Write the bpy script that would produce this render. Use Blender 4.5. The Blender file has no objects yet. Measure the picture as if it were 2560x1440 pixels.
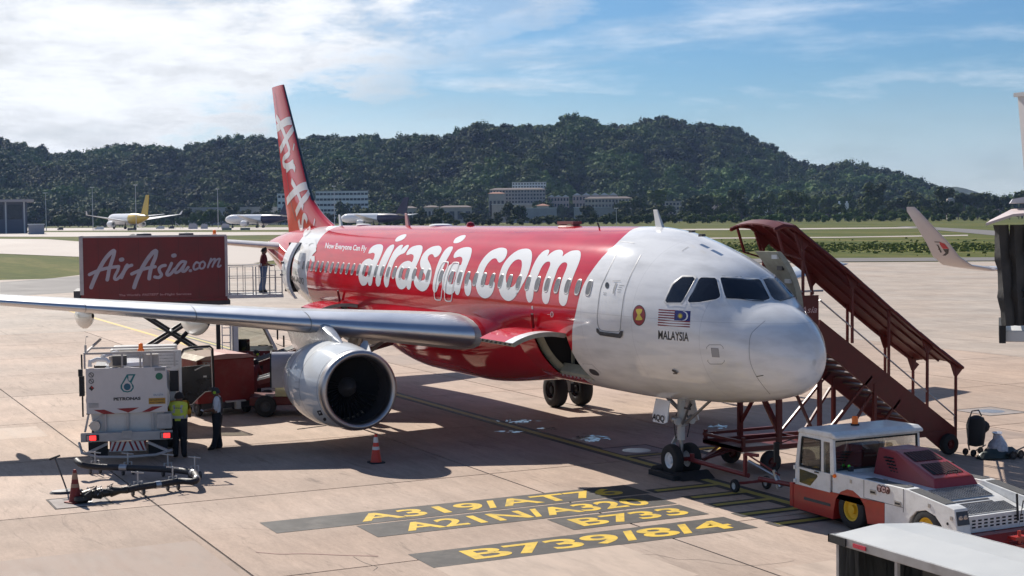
import bpy, bmesh, math, random
import numpy as np
from mathutils import Vector, Matrix, noise as mnoise
from mathutils.bvhtree import BVHTree
from mathutils.geometry import delaunay_2d_cdt, tessellate_polygon

S = bpy.context.scene
COL = S.collection
PI = math.pi
rad = math.radians

# ------------------------------------------------------------------ camera
CAM_LOC = Vector((24.6586, -19.1804, 6.2237))
YAW, PITCH, ROLL, FOC = 2.68177, -0.048788, -0.0100577, 3710.5
_d = Vector((math.cos(YAW)*math.cos(PITCH), math.sin(YAW)*math.cos(PITCH), math.sin(PITCH)))
_r0 = Vector((math.sin(YAW), -math.cos(YAW), 0)); _u0 = _r0.cross(_d)
_r = _r0*math.cos(ROLL) + _u0*math.sin(ROLL); _u = -_r0*math.sin(ROLL) + _u0*math.cos(ROLL)
cam_data = bpy.data.cameras.new('camera'); cam = bpy.data.objects.new('camera', cam_data); COL.objects.link(cam)
cam.matrix_world = Matrix(((_r.x, _u.x, -_d.x, CAM_LOC.x), (_r.y, _u.y, -_d.y, CAM_LOC.y), (_r.z, _u.z, -_d.z, CAM_LOC.z), (0, 0, 0, 1)))
cam_data.sensor_width = 36.0; cam_data.lens = 36.0*FOC/2560.0
cam_data.clip_start = 0.5; cam_data.clip_end = 20000
S.camera = cam

def ray(px, py): return _d + _r*((px-1280)/FOC) + _u*((720-py)/FOC)
def G(px, py, z=0.0):
    v = ray(px, py); t = (z-CAM_LOC.z)/v.z; return CAM_LOC + v*t
def YP(px, py, y):
    v = ray(px, py); return CAM_LOC + v*((y-CAM_LOC.y)/v.y)
def XP(px, py, x):
    v = ray(px, py); return CAM_LOC + v*((x-CAM_LOC.x)/v.x)
def DP(px, py, dist): return CAM_LOC + ray(px, py)*dist

# ------------------------------------------------------------------ light, sky, exposure
SUN_DIR = Vector((-1.38, -0.13, 1.0)).normalized()      # towards the sun
SUN_EL = math.asin(SUN_DIR.z); SUN_AZ = math.atan2(SUN_DIR.x, SUN_DIR.y)
sl = bpy.data.lights.new('sun', 'SUN'); sl.energy = 5.0; sl.angle = rad(0.5); sl.color = (1.0, 0.93, 0.84)
so = bpy.data.objects.new('sun', sl); COL.objects.link(so); so.rotation_euler = SUN_DIR.to_track_quat('Z', 'Y').to_euler(); so.location = (0, 0, 60)
S.view_settings.view_transform = 'Standard'; S.view_settings.look = 'None'
S.view_settings.gamma = 1.0; S.view_settings.use_curve_mapping = False
S.view_settings.exposure = 0.52
SKY_STRENGTH = 0.05

world = bpy.data.worlds.new('World'); S.world = world; world.use_nodes = True
wt = world.node_tree; wt.nodes.clear()
def wn(t, **kw):
    n = wt.nodes.new(t)
    for k, v in kw.items(): setattr(n, k, v)
    return n
def wmath(op, a, b=None, c=None, clamp=False):
    n = wn('ShaderNodeMath', operation=op, use_clamp=clamp)
    for i, x in enumerate((a, b, c)):
        if x is None: continue
        if isinstance(x, (int, float)): n.inputs[i].default_value = x
        else: wt.links.new(x, n.inputs[i])
    return n.outputs[0]
out = wn('ShaderNodeOutputWorld'); bg = wn('ShaderNodeBackground'); sky = wn('ShaderNodeTexSky', sky_type='NISHITA')
sky.sun_disc = False; sky.sun_elevation = SUN_EL; sky.sun_rotation = SUN_AZ
sky.air_density = 1.0; sky.dust_density = 0.6; sky.ozone_density = 2.2; sky.altitude = 0
bg.inputs['Strength'].default_value = SKY_STRENGTH
tc = wn('ShaderNodeTexCoord'); sep = wn('ShaderNodeSeparateXYZ'); wt.links.new(tc.outputs['Generated'], sep.inputs[0])
def wnoise(scale, loc, det, sc, rough=0.55, dist=0.0, rot=(0, 0, 0)):
    m = wn('ShaderNodeMapping'); m.inputs['Scale'].default_value = scale; m.inputs['Location'].default_value = loc; m.inputs['Rotation'].default_value = rot
    wt.links.new(tc.outputs['Generated'], m.inputs[0])
    n = wn('ShaderNodeTexNoise'); n.inputs['Scale'].default_value = sc; n.inputs['Detail'].default_value = det; n.inputs['Roughness'].default_value = rough
    n.inputs['Distortion'].default_value = dist
    wt.links.new(m.outputs[0], n.inputs['Vector']); return n.outputs['Fac']
def wdot(v):
    n = wn('ShaderNodeVectorMath', operation='DOT_PRODUCT'); n.inputs[1].default_value = v
    wt.links.new(tc.outputs['Generated'], n.inputs[0]); return n.outputs['Value']
def wsmooth(x, a, b):
    n = wn('ShaderNodeMapRange', interpolation_type='SMOOTHSTEP', clamp=True)
    n.inputs['From Min'].default_value = a; n.inputs['From Max'].default_value = b
    wt.links.new(x, n.inputs['Value']); return n.outputs['Result']
def wmul(*xs):
    r_ = xs[0]
    for x in xs[1:]: r_ = wmath('MULTIPLY', r_, x)
    return r_
right = wdot((_r0.x, _r0.y, 0.0))               # how far east of the view's bearing a direction lies
elev = sep.outputs['Z']
big = wnoise((1.0, 1.0, 3.2), (3.1, 0.4, 0.2), 7, 3.2, 0.62, 0.25)
fine = wnoise((1.0, 1.0, 3.8), (0.3, 7.0, 1.2), 8, 13.0, 0.66, 0.15)
streak = wnoise((1.0, 1.0, 8.0), (0.6, 2.0, 5.0), 6, 3.4, 0.58, 0.35, (0.22, 0.0, 0.0))
edge = wmath('ADD', right, wmath('MULTIPLY', wmath('SUBTRACT', elev, 0.085), -2.1))           # the bank's edge leans to the right as it climbs
warp = wmath('ADD', wmath('MULTIPLY', wmath('SUBTRACT', big, 0.5), 0.46), wmath('MULTIPLY', wmath('SUBTRACT', fine, 0.5), 0.34))
bank = wsmooth(wmath('ADD', edge, warp), -0.06, -0.17)                    # great white bank on the left
veil = wmath('MULTIPLY', wsmooth(wmath('ADD', streak, wmath('MULTIPLY', wmath('SUBTRACT', fine, 0.5), 0.28)), 0.42, 0.76), 0.60)
low = wmath('MULTIPLY', wsmooth(wmath('ADD', elev, wmath('MULTIPLY', wmath('SUBTRACT', fine, 0.5), 0.05)), 0.11, -0.005), wmath('MULTIPLY_ADD', wsmooth(right, 0.12, -0.18), 0.62, 0.42))
blue_top = wsmooth(wmath('ADD', elev, wmath('MULTIPLY', wmath('SUBTRACT', fine, 0.5), 0.07)), 0.02, 0.10)
hole = wmath('MULTIPLY', wsmooth(wmath('ADD', big, wmath('MULTIPLY', fine, 0.35)), 0.68, 0.50), 0.75)
bank = wmath('MULTIPLY', bank, wmath('SUBTRACT', 1.0, wmath('MULTIPLY', hole, blue_top)))
bank = wmath('MULTIPLY', bank, 0.93)
cover = wmath('MAXIMUM', wmath('MAXIMUM', bank, veil), low, clamp=True)
sunside = wdot((-0.98, 0.20, 0.0))
cover = wmath('MULTIPLY', cover, wmath('MULTIPLY', wmath('MULTIPLY_ADD', wsmooth(elev, 0.55, 0.2), 0.85, 0.15), wmath('MULTIPLY_ADD', wsmooth(sunside, 0.1, 0.75), 0.8, 0.2)))
shade = wmath('MULTIPLY_ADD', wsmooth(wmath('ADD', wmath('MULTIPLY', big, 0.4), wmath('MULTIPLY', fine, 0.6)), 0.38, 0.60), 0.30, 0.74)
cmix = wn('ShaderNodeMix', data_type='RGBA')
bluer = wn('ShaderNodeMix', data_type='RGBA', blend_type='MULTIPLY'); bluer.inputs['Factor'].default_value = 1.0
wt.links.new(sky.outputs[0], bluer.inputs['A']); bluer.inputs['B'].default_value = (0.58, 0.91, 1.24, 1)
cl = wn('ShaderNodeMix', data_type='RGBA', blend_type='MULTIPLY'); cl.inputs['Factor'].default_value = 1.0
cl.inputs['A'].default_value = (15.2, 15.4, 15.8, 1); wt.links.new(shade, cl.inputs['B'])
wt.links.new(cover, cmix.inputs['Factor']); wt.links.new(bluer.outputs['Result'], cmix.inputs['A']); wt.links.new(cl.outputs['Result'], cmix.inputs['B'])
wt.links.new(cmix.outputs['Result'], bg.inputs['Color']); wt.links.new(bg.outputs[0], out.inputs['Surface'])

# ------------------------------------------------------------------ materials
MATS = {}
def mat(name, color, rough=0.5, metal=0.0, var=0.12, scale=3.0, bump=0.0, bscale=40.0, coat=0.0, emit=None, rvar=0.08, stretch=(1, 1, 1), dirt=0.0, rnd=0.0, spec=None, trans=0.0, world_space=False, dirt_scale=1.3, dirt_col=(0.05, 0.045, 0.04)):
    if name in MATS: return MATS[name]
    m = bpy.data.materials.new(name); m.use_nodes = True; MATS[name] = m
    t = m.node_tree; b = t.nodes['Principled BSDF']
    b.inputs['Metallic'].default_value = metal; b.inputs['Roughness'].default_value = rough
    b.inputs['Coat Weight'].default_value = coat; b.inputs['Coat Roughness'].default_value = 0.08
    if spec is not None: b.inputs['Specular IOR Level'].default_value = spec
    if trans: b.inputs['Transmission Weight'].default_value = trans
    tc = t.nodes.new('ShaderNodeTexCoord'); mp = t.nodes.new('ShaderNodeMapping'); mp.inputs['Scale'].default_value = stretch
    if world_space:
        g = t.nodes.new('ShaderNodeNewGeometry'); t.links.new(g.outputs['Position'], mp.inputs[0])
    else: t.links.new(tc.outputs['Object'], mp.inputs[0])
    n = t.nodes.new('ShaderNodeTexNoise'); n.inputs['Scale'].default_value = scale; n.inputs['Detail'].default_value = 6; n.inputs['Roughness'].default_value = 0.6
    t.links.new(mp.outputs[0], n.inputs['Vector'])
    mr = t.nodes.new('ShaderNodeMapRange'); mr.inputs['From Min'].default_value = 0.25; mr.inputs['From Max'].default_value = 0.75
    mr.inputs['To Min'].default_value = 1-var; mr.inputs['To Max'].default_value = 1+var
    t.links.new(n.outputs['Fac'], mr.inputs['Value'])
    vm = t.nodes.new('ShaderNodeVectorMath'); vm.operation = 'SCALE'; vm.inputs[0].default_value = color[:3]
    fac = mr.outputs['Result']
    if rnd:
        oi = t.nodes.new('ShaderNodeObjectInfo'); r2 = t.nodes.new('ShaderNodeMapRange'); r2.inputs['To Min'].default_value = 1-rnd; r2.inputs['To Max'].default_value = 1+rnd
        t.links.new(oi.outputs['Random'], r2.inputs['Value'])
        mm = t.nodes.new('ShaderNodeMath'); mm.operation = 'MULTIPLY'; t.links.new(fac, mm.inputs[0]); t.links.new(r2.outputs['Result'], mm.inputs[1]); fac = mm.outputs[0]
    t.links.new(fac, vm.inputs['Scale'])
    colout = vm.outputs['Vector']
    if dirt:
        dn = t.nodes.new('ShaderNodeTexNoise'); dn.inputs['Scale'].default_value = dirt_scale; dn.inputs['Detail'].default_value = 8; dn.inputs['Roughness'].default_value = 0.7
        t.links.new(mp.outputs[0], dn.inputs['Vector'])
        dr = t.nodes.new('ShaderNodeMapRange'); dr.inputs['From Min'].default_value = 0.48; dr.inputs['From Max'].default_value = 0.72; dr.inputs['To Max'].default_value = dirt
        t.links.new(dn.outputs['Fac'], dr.inputs['Value'])
        mx = t.nodes.new('ShaderNodeMix'); mx.data_type = 'RGBA'; t.links.new(dr.outputs['Result'], mx.inputs['Factor'])
        t.links.new(colout, mx.inputs['A']); mx.inputs['B'].default_value = (*dirt_col, 1); colout = mx.outputs['Result']
    t.links.new(colout, b.inputs['Base Color'])
    if rvar:
        rr = t.nodes.new('ShaderNodeMapRange'); rr.inputs['From Min'].default_value = 0.3; rr.inputs['From Max'].default_value = 0.7
        rr.inputs['To Min'].default_value = max(0.02, rough-rvar); rr.inputs['To Max'].default_value = min(1, rough+rvar)
        t.links.new(n.outputs['Fac'], rr.inputs['Value']); t.links.new(rr.outputs['Result'], b.inputs['Roughness'])
    if bump:
        bn = t.nodes.new('ShaderNodeTexNoise'); bn.inputs['Scale'].default_value = bscale; bn.inputs['Detail'].default_value = 4; t.links.new(mp.outputs[0], bn.inputs['Vector'])
        bu = t.nodes.new('ShaderNodeBump'); bu.inputs['Strength'].default_value = bump; bu.inputs['Distance'].default_value = 0.02
        t.links.new(bn.outputs['Fac'], bu.inputs['Height']); t.links.new(bu.outputs[0], b.inputs['Normal'])
    if emit:
        b.inputs['Emission Color'].default_value = (*emit[:3], 1); b.inputs['Emission Strength'].default_value = emit[3]
    return m
def glassmat(name, color=(0.6, 0.65, 0.65), rough=0.02, alpha=0.35):
    if name in MATS: return MATS[name]
    m = bpy.data.materials.new(name); m.use_nodes = True; MATS[name] = m; t = m.node_tree; t.nodes.clear()
    o = t.nodes.new('ShaderNodeOutputMaterial'); tr = t.nodes.new('ShaderNodeBsdfTransparent'); tr.inputs[0].default_value = (*color, 1)
    gl = t.nodes.new('ShaderNodeBsdfGlossy'); gl.inputs['Roughness'].default_value = rough
    fr = t.nodes.new('ShaderNodeFresnel'); fr.inputs[0].default_value = 1.5; mx = t.nodes.new('ShaderNodeMixShader')
    ma = t.nodes.new('ShaderNodeMath'); ma.operation = 'ADD'; ma.inputs[1].default_value = alpha*0.1; t.links.new(fr.outputs[0], ma.inputs[0])
    t.links.new(ma.outputs[0], mx.inputs[0]); t.links.new(tr.outputs[0], mx.inputs[1]); t.links.new(gl.outputs[0], mx.inputs[2]); t.links.new(mx.outputs[0], o.inputs[0])
    return m
RED = (0.56, 0.014, 0.026); WHITE = (0.80, 0.80, 0.80)
M_red = mat('red_gloss_paint', RED, 0.35, 0, 0.05, 2.0, coat=1.0, rvar=0.04, spec=0.0)
M_white = mat('white_gloss_paint', WHITE, 0.35, 0, 0.03, 2.0, coat=0.9, rvar=0.04, spec=0.0)
M_whitedecal = mat('white_lettering', (0.76, 0.76, 0.75), 0.35, 0, 0.02, coat=0.9, spec=0.0)
M_metal = mat('polished_aluminium', (0.62, 0.63, 0.66), 0.36, 1.0, 0.05, 0.8, rvar=0.03)
M_grey = mat('grey_wing_paint', (0.42, 0.43, 0.43), 0.4, 0, 0.08, 1.0, coat=0.2)
M_lgrey = mat('light_grey_paint', (0.58, 0.58, 0.57), 0.4, 0, 0.06, 3.0)
M_black = mat('black_rubber', (0.018, 0.018, 0.019), 0.75, 0, 0.3, 8.0, bump=0.2, bscale=60)
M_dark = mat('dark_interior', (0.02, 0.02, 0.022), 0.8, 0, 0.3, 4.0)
M_dgrey = mat('dark_grey_metal', (0.07, 0.07, 0.075), 0.5, 0.3, 0.25, 6.0)
M_steel = mat('bare_steel', (0.42, 0.42, 0.43), 0.38, 0.9, 0.15, 8.0)
M_primer = mat('pale_green_primer', (0.33, 0.33, 0.27), 0.6, 0, 0.2, 6.0, dirt=0.4)
M_mar = mat('maroon_steel_paint', (0.118, 0.015, 0.014), 0.42, 0, 0.25, 2.5, bump=0.1, dirt=0.35, dirt_col=(0.05, 0.012, 0.01), spec=0.35)
M_tredv = mat('truck_red_paint', (0.17, 0.012, 0.012), 0.4, 0, 0.18, 1.5, dirt=0.3, dirt_col=(0.07, 0.02, 0.02))
M_vwhite = mat('vehicle_white_paint', (0.74, 0.74, 0.72), 0.38, 0, 0.07, 2.5, dirt=0.35, dirt_scale=3.5, dirt_col=(0.34, 0.31, 0.27), coat=0.2)
M_vred = mat('vehicle_red_paint', (0.40, 0.022, 0.015), 0.35, 0, 0.1, 2.5, dirt=0.3, dirt_scale=3.0, dirt_col=(0.16, 0.03, 0.02), coat=0.2)
M_glassd = mat('dark_cockpit_glass', (0.012, 0.014, 0.02), 0.05, 0, 0.1, rvar=0.02, spec=0.6)
M_glass = glassmat('vehicle_glass', (0.55, 0.6, 0.55))
M_yel = mat('yellow_paint', (0.70, 0.42, 0.015), 0.55, 0, 0.15, 3.0)
M_amber = mat('amber_plastic', (0.80, 0.16, 0.01), 0.25, 0, 0.05, emit=(1, 0.18, 0.0, 0.06))
M_redlamp = mat('lit_red_lamp', (0.8, 0.02, 0.02), 0.3, 0, 0.05, emit=(1, 0.03, 0.03, 1.6))
M_orange = mat('orange_cone_plastic', (0.62, 0.045, 0.02), 0.45, 0, 0.15, 6.0, dirt=0.3)
M_refl = mat('reflective_white', (0.62, 0.60, 0.58), 0.4, 0, 0.1)
M_skin = mat('brown_skin', (0.16, 0.075, 0.045), 0.5, 0, 0.1)
M_trou = mat('dark_trousers', (0.014, 0.014, 0.018), 0.85, 0, 0.2)
M_cloth_yel = mat('yellow_green_vest', (0.55, 0.62, 0.07), 0.75, 0, 0.12, 12, bump=0.3)
M_jeans = mat('blue_jeans', (0.09, 0.13, 0.22), 0.85, 0, 0.25, 14)

# ------------------------------------------------------------------ mesh helpers
class MB:
    def __init__(s): s.v = []; s.f = []; s.m = []; s.mi = 0; s.M = Matrix()
    def add(s, vs, fs):
        o = len(s.v); s.v += [tuple(s.M @ Vector(p)) for p in vs]; s.f += [tuple(i+o for i in f) for f in fs]; s.m += [s.mi]*len(fs); return s
    def box(s, c, d, rot=None):
        hx, hy, hz = d[0]/2, d[1]/2, d[2]/2; R = rot if rot is not None else Matrix.Identity(3)
        vs = [Vector(c) + R @ Vector((x*hx, y*hy, z*hz)) for x in (-1, 1) for y in (-1, 1) for z in (-1, 1)]
        return s.add(vs, [(0, 1, 3, 2), (4, 6, 7, 5), (0, 4, 5, 1), (2, 3, 7, 6), (0, 2, 6, 4), (1, 5, 7, 3)])
    def bb(s, x0, x1, y0, y1, z0, z1): return s.box(((x0+x1)/2, (y0+y1)/2, (z0+z1)/2), (abs(x1-x0), abs(y1-y0), abs(z1-z0)))
    def bar(s, a, b, w, h=None, up=(0, 0, 1)):
        a = Vector(a); b = Vector(b); h = w if h is None else h; t = (b-a); L = t.length; t.normalize(); u = Vector(up)
        if abs(t.dot(u)) > 0.98: u = Vector((1, 0, 0))
        x = t.cross(u).normalized(); z = x.cross(t); R = Matrix((x, t, z)).transposed()
        return s.box((a+b)/2, (w, L, h), R)
    def tube(s, pts, r, n=8, cap=True, radii=None):
        pts = [Vector(p) for p in pts]; rings = []; prev = None
        for i, p in enumerate(pts):
            t = (pts[min(i+1, len(pts)-1)] - pts[max(i-1, 0)]).normalized()
            if prev is None:
                a = Vector((0, 0, 1)) if abs(t.z) < 0.9 else Vector((1, 0, 0)); x = t.cross(a).normalized()
            else: x = (prev - t*prev.dot(t)).normalized()
            prev = x; y = t.cross(x); rr = radii[i] if radii else r
            rings.append([p + (x*math.cos(2*PI*k/n) + y*math.sin(2*PI*k/n))*rr for k in range(n)])
        vs = [q for R_ in rings for q in R_]; fs = []
        for i in range(len(pts)-1):
            for k in range(n): fs.append((i*n+k, i*n+(k+1) % n, (i+1)*n+(k+1) % n, (i+1)*n+k))
        if cap: fs.append(tuple(range(n))[::-1]); fs.append(tuple((len(pts)-1)*n+k for k in range(n)))
        return s.add(vs, fs)
    def lathe(s, prof, c=(0, 0, 0), axis='z', n=24, a0=0, a1=2*PI, sx=1.0, sy=1.0):
        full = abs(a1-a0-2*PI) < 1e-6; m = n if full else n+1; vs = []
        for (r, h) in prof:
            for k in range(m):
                a = a0 + (a1-a0)*k/n; p = (r*math.cos(a)*sx, r*math.sin(a)*sy, h)
                if axis == 'y': p = (p[0], h, p[1])
                elif axis == 'x': p = (h, p[0], p[1])
                vs.append((p[0]+c[0], p[1]+c[1], p[2]+c[2]))
        fs = []
        for i in range(len(prof)-1):
            for k in range(n if full else n): fs.append((i*m+k, i*m+(k+1) % m, (i+1)*m+(k+1) % m, (i+1)*m+k))
        return s.add(vs, fs)
    def prism(s, poly, a, b, axis='y', sx=None):
        """2D polygon extruded from a to b. axis y: poly is (x, z); axis x: (y, z); axis z: (x, y)"""
        def P(p, h): return {'y': (p[0], h, p[1]), 'x': (h, p[0], p[1]), 'z': (p[0], p[1], h)}[axis]
        n = len(poly); vs = [P(p, a) for p in poly] + [P(p, b) for p in poly]
        tri = tessellate_polygon([[Vector((p[0], p[1], 0)) for p in poly]])
        fs = [t for t in tri] + [tuple(i+n for i in t[::-1]) for t in tri] + [(i, (i+1) % n, (i+1) % n+n, i+n) for i in range(n)]
        return s.add(vs, fs)
    def sheet(s, poly, z=0):
        tri = tessellate_polygon([[Vector((p[0], p[1], 0)) for p in poly]]); return s.add([(p[0], p[1], z) for p in poly], [tuple(t) for t in tri])
    def grid(s, pts):
        nr, nc = len(pts), len(pts[0]); return s.add([p for R_ in pts for p in R_], [(i*nc+j, i*nc+j+1, (i+1)*nc+j+1, (i+1)*nc+j) for i in range(nr-1) for j in range(nc-1)])
    def sphere(s, c, r, n=12, sc=(1, 1, 1)):
        vs = []; m = n//2+1
        for i in range(m):
            ph = PI*i/(m-1)
            for k in range(n): vs.append((c[0]+r*sc[0]*math.sin(ph)*math.cos(2*PI*k/n), c[1]+r*sc[1]*math.sin(ph)*math.sin(2*PI*k/n), c[2]+r*sc[2]*math.cos(ph)))
        return s.add(vs, [(i*n+k, i*n+(k+1) % n, (i+1)*n+(k+1) % n, (i+1)*n+k) for i in range(m-1) for k in range(n)])
    def mesh(s, name, mats, smooth=False, merge=1e-5, angle=35):
        me = bpy.data.meshes.new(name); bm = bmesh.new()
        me.from_pydata(s.v, [], s.f)
        for i, p in enumerate(me.polygons): p.material_index = s.m[i]
        bm.from_mesh(me)
        if merge: bmesh.ops.remove_doubles(bm, verts=bm.verts, dist=merge)
        bmesh.ops.dissolve_degenerate(bm, edges=bm.edges, dist=1e-6)
        bmesh.ops.recalc_face_normals(bm, faces=bm.faces)
        if smooth:
            for f in bm.faces: f.smooth = True
            ca = math.cos(rad(angle))
            for e in bm.edges:
                if len(e.link_faces) == 2 and e.link_faces[0].normal.dot(e.link_faces[1].normal) < ca: e.smooth = False
        bm.to_mesh(me); bm.free()
        for m_ in (mats if isinstance(mats, (list, tuple)) else [mats]): me.materials.append(m_)
        return me
    def build(s, name, mats, parent=None, smooth=False, bevel=0, merge=1e-5, seg=2, angle=35):
        o = bpy.data.objects.new(name, s.mesh(name, mats, smooth, merge, angle)); COL.objects.link(o)
        if parent is not None: o.parent = parent
        if bevel:
            b = o.modifiers.new('bevel', 'BEVEL'); b.width = bevel; b.segments = seg; b.limit_method = 'ANGLE'; b.angle_limit = rad(40)
        return o
def tag(o, label=None, cat=None, group=None, kind=None):
    if label: o['label'] = label
    if cat: o['category'] = cat
    if group: o['group'] = group
    if kind: o['kind'] = kind
    return o
def thing(name, label, cat, loc=(0, 0, 0), rz=0.0, group=None):
    o = bpy.data.objects.new(name, None); COL.objects.link(o); o.location = loc; o.rotation_euler = (0, 0, rz); o.empty_display_size = 0.3
    return tag(o, label, cat, group)
def copy_tree(o, parent=None):
    c = o.copy(); COL.objects.link(c)
    if parent is not None: c.parent = parent
    for ch in list(o.children): copy_tree(ch, c)
    return c
def simple(name, mb, m, label, cat, group=None, **kw):
    return tag(mb.build(name, m, None, **kw), label, cat, group)
def struct(name, mb, m, **kw): return tag(mb.build(name, m, None, **kw), kind='structure')

def smooth_closed(P, k=4):
    n = len(P); out = []
    for i in range(n):
        p0, p1, p2, p3 = P[(i-1) % n], P[i], P[(i+1) % n], P[(i+2) % n]
        for j in range(k):
            t = j/k; out.append(tuple(0.5*((2*p1[a]) + (-p0[a]+p2[a])*t + (2*p0[a]-5*p1[a]+4*p2[a]-p3[a])*t*t + (-p0[a]+3*p1[a]-3*p2[a]+p3[a])*t**3) for a in (0, 1)))
    return out
def smooth_open(P, k=5):
    out = []; n = len(P)
    for i in range(n-1):
        p0, p1, p2, p3 = P[max(i-1, 0)], P[i], P[i+1], P[min(i+2, n-1)]
        for j in range(k):
            t = j/k; out.append(tuple(0.5*((2*p1[a]) + (-p0[a]+p2[a])*t + (2*p0[a]-5*p1[a]+4*p2[a]-p3[a])*t*t + (-p0[a]+3*p1[a]-3*p2[a]+p3[a])*t**3) for a in range(len(p1))))
    out.append(tuple(P[-1])); return out
def inside(p, loops):
    c = False
    for L in loops:
        j = len(L)-1
        for i in range(len(L)):
            if (L[i][1] > p[1]) != (L[j][1] > p[1]) and p[0] < (L[j][0]-L[i][0])*(p[1]-L[i][1])/(L[j][1]-L[i][1])+L[i][0]: c = not c
            j = i
    return c
def fill(loops, step=None):
    """triangulate loops (even-odd), with interior grid points every step"""
    vs = []; es = []
    for L in loops:
        o = len(vs); vs += [Vector(p) for p in L]; es += [(o+i, o+(i+1) % len(L)) for i in range(len(L))]
    if step:
        xs = [v.x for v in vs]; ys = [v.y for v in vs]
        x = min(xs)+step/2
        while x < max(xs):
            y = min(ys)+step/2
            while y < max(ys):
                if inside((x, y), loops): vs.append(Vector((x, y)))
                y += step
            x += step
    r_ = delaunay_2d_cdt(vs, es, [], 0, 1e-4)
    V = r_[0]; F = []
    for f in r_[2]:
        c = sum((V[i] for i in f), Vector((0, 0)))/len(f)
        if inside(c, loops): F.append(tuple(f))
    return [(v.x, v.y) for v in V], F
def ribbon_loops(P, w, k=5, taper=False):
    """closed outline (2D) round a smoothed stroke with round ends"""
    C_ = smooth_open([tuple(p) for p in P], k); L, R_ = [], []
    n = len(C_)
    for i, p in enumerate(C_):
        a = C_[max(i-1, 0)]; b = C_[min(i+1, n-1)]; dx, dy = b[0]-a[0], b[1]-a[1]; l = math.hypot(dx, dy) or 1
        nx, ny = -dy/l, dx/l; h = w/2; L.append((p[0]+nx*h, p[1]+ny*h)); R_.append((p[0]-nx*h, p[1]-ny*h))
    return C_, L, R_
def stroke_mb(mb, P, w, fn, layer=0.0, k=5, sub=1):
    """stroke as ribbon plus end discs; fn maps (u, v, h) to 3D"""
    C_, L, R_ = ribbon_loops(P, w, k)
    rows = []
    for a, b in zip(L, R_): rows.append([fn(a[0]+(b[0]-a[0])*j/(sub*2), a[1]+(b[1]-a[1])*j/(sub*2), layer) for j in range(sub*2+1)])
    mb.grid(rows)
    for e in (C_[0], C_[-1]):
        vs = [fn(e[0], e[1], layer+0.00021)] + [fn(e[0]+w/2*math.cos(2*PI*q/14), e[1]+w/2*math.sin(2*PI*q/14), layer+0.0002) for q in range(14)]
        mb.add(vs, [(0, q+1, (q+1) % 14+1) for q in range(14)])
def text2d(s, size=1.0, bold=0.0, shear=0.0, align='LEFT', sx=1.0, spacing=1.0):
    c = bpy.data.curves.new('txt', 'FONT'); c.body = s; c.size = size; c.offset = bold; c.shear = shear; c.align_x = align; c.space_character = spacing; c.resolution_u = 6; c.fill_mode = 'FRONT'
    o = bpy.data.objects.new('txt', c); COL.objects.link(o); dg = bpy.context.evaluated_depsgraph_get(); dg.update()
    me = bpy.data.meshes.new_from_object(o.evaluated_get(dg)); vs = [(v.co.x*sx, v.co.y) for v in me.vertices]; fs = [tuple(p.vertices) for p in me.polygons]
    bpy.data.objects.remove(o); bpy.data.curves.remove(c); bpy.data.meshes.remove(me)
    return vs, fs
def add_text(mb, s, fn, width=None, **kw):
    vs, fs = text2d(s, **kw)
    if not vs: return
    if width:
        x0 = min(v[0] for v in vs); x1 = max(v[0] for v in vs); k = width/(x1-x0); vs = [((v[0]-x0)*k, v[1]) for v in vs]
    mb.add([fn(*v) for v in vs], fs)
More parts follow.
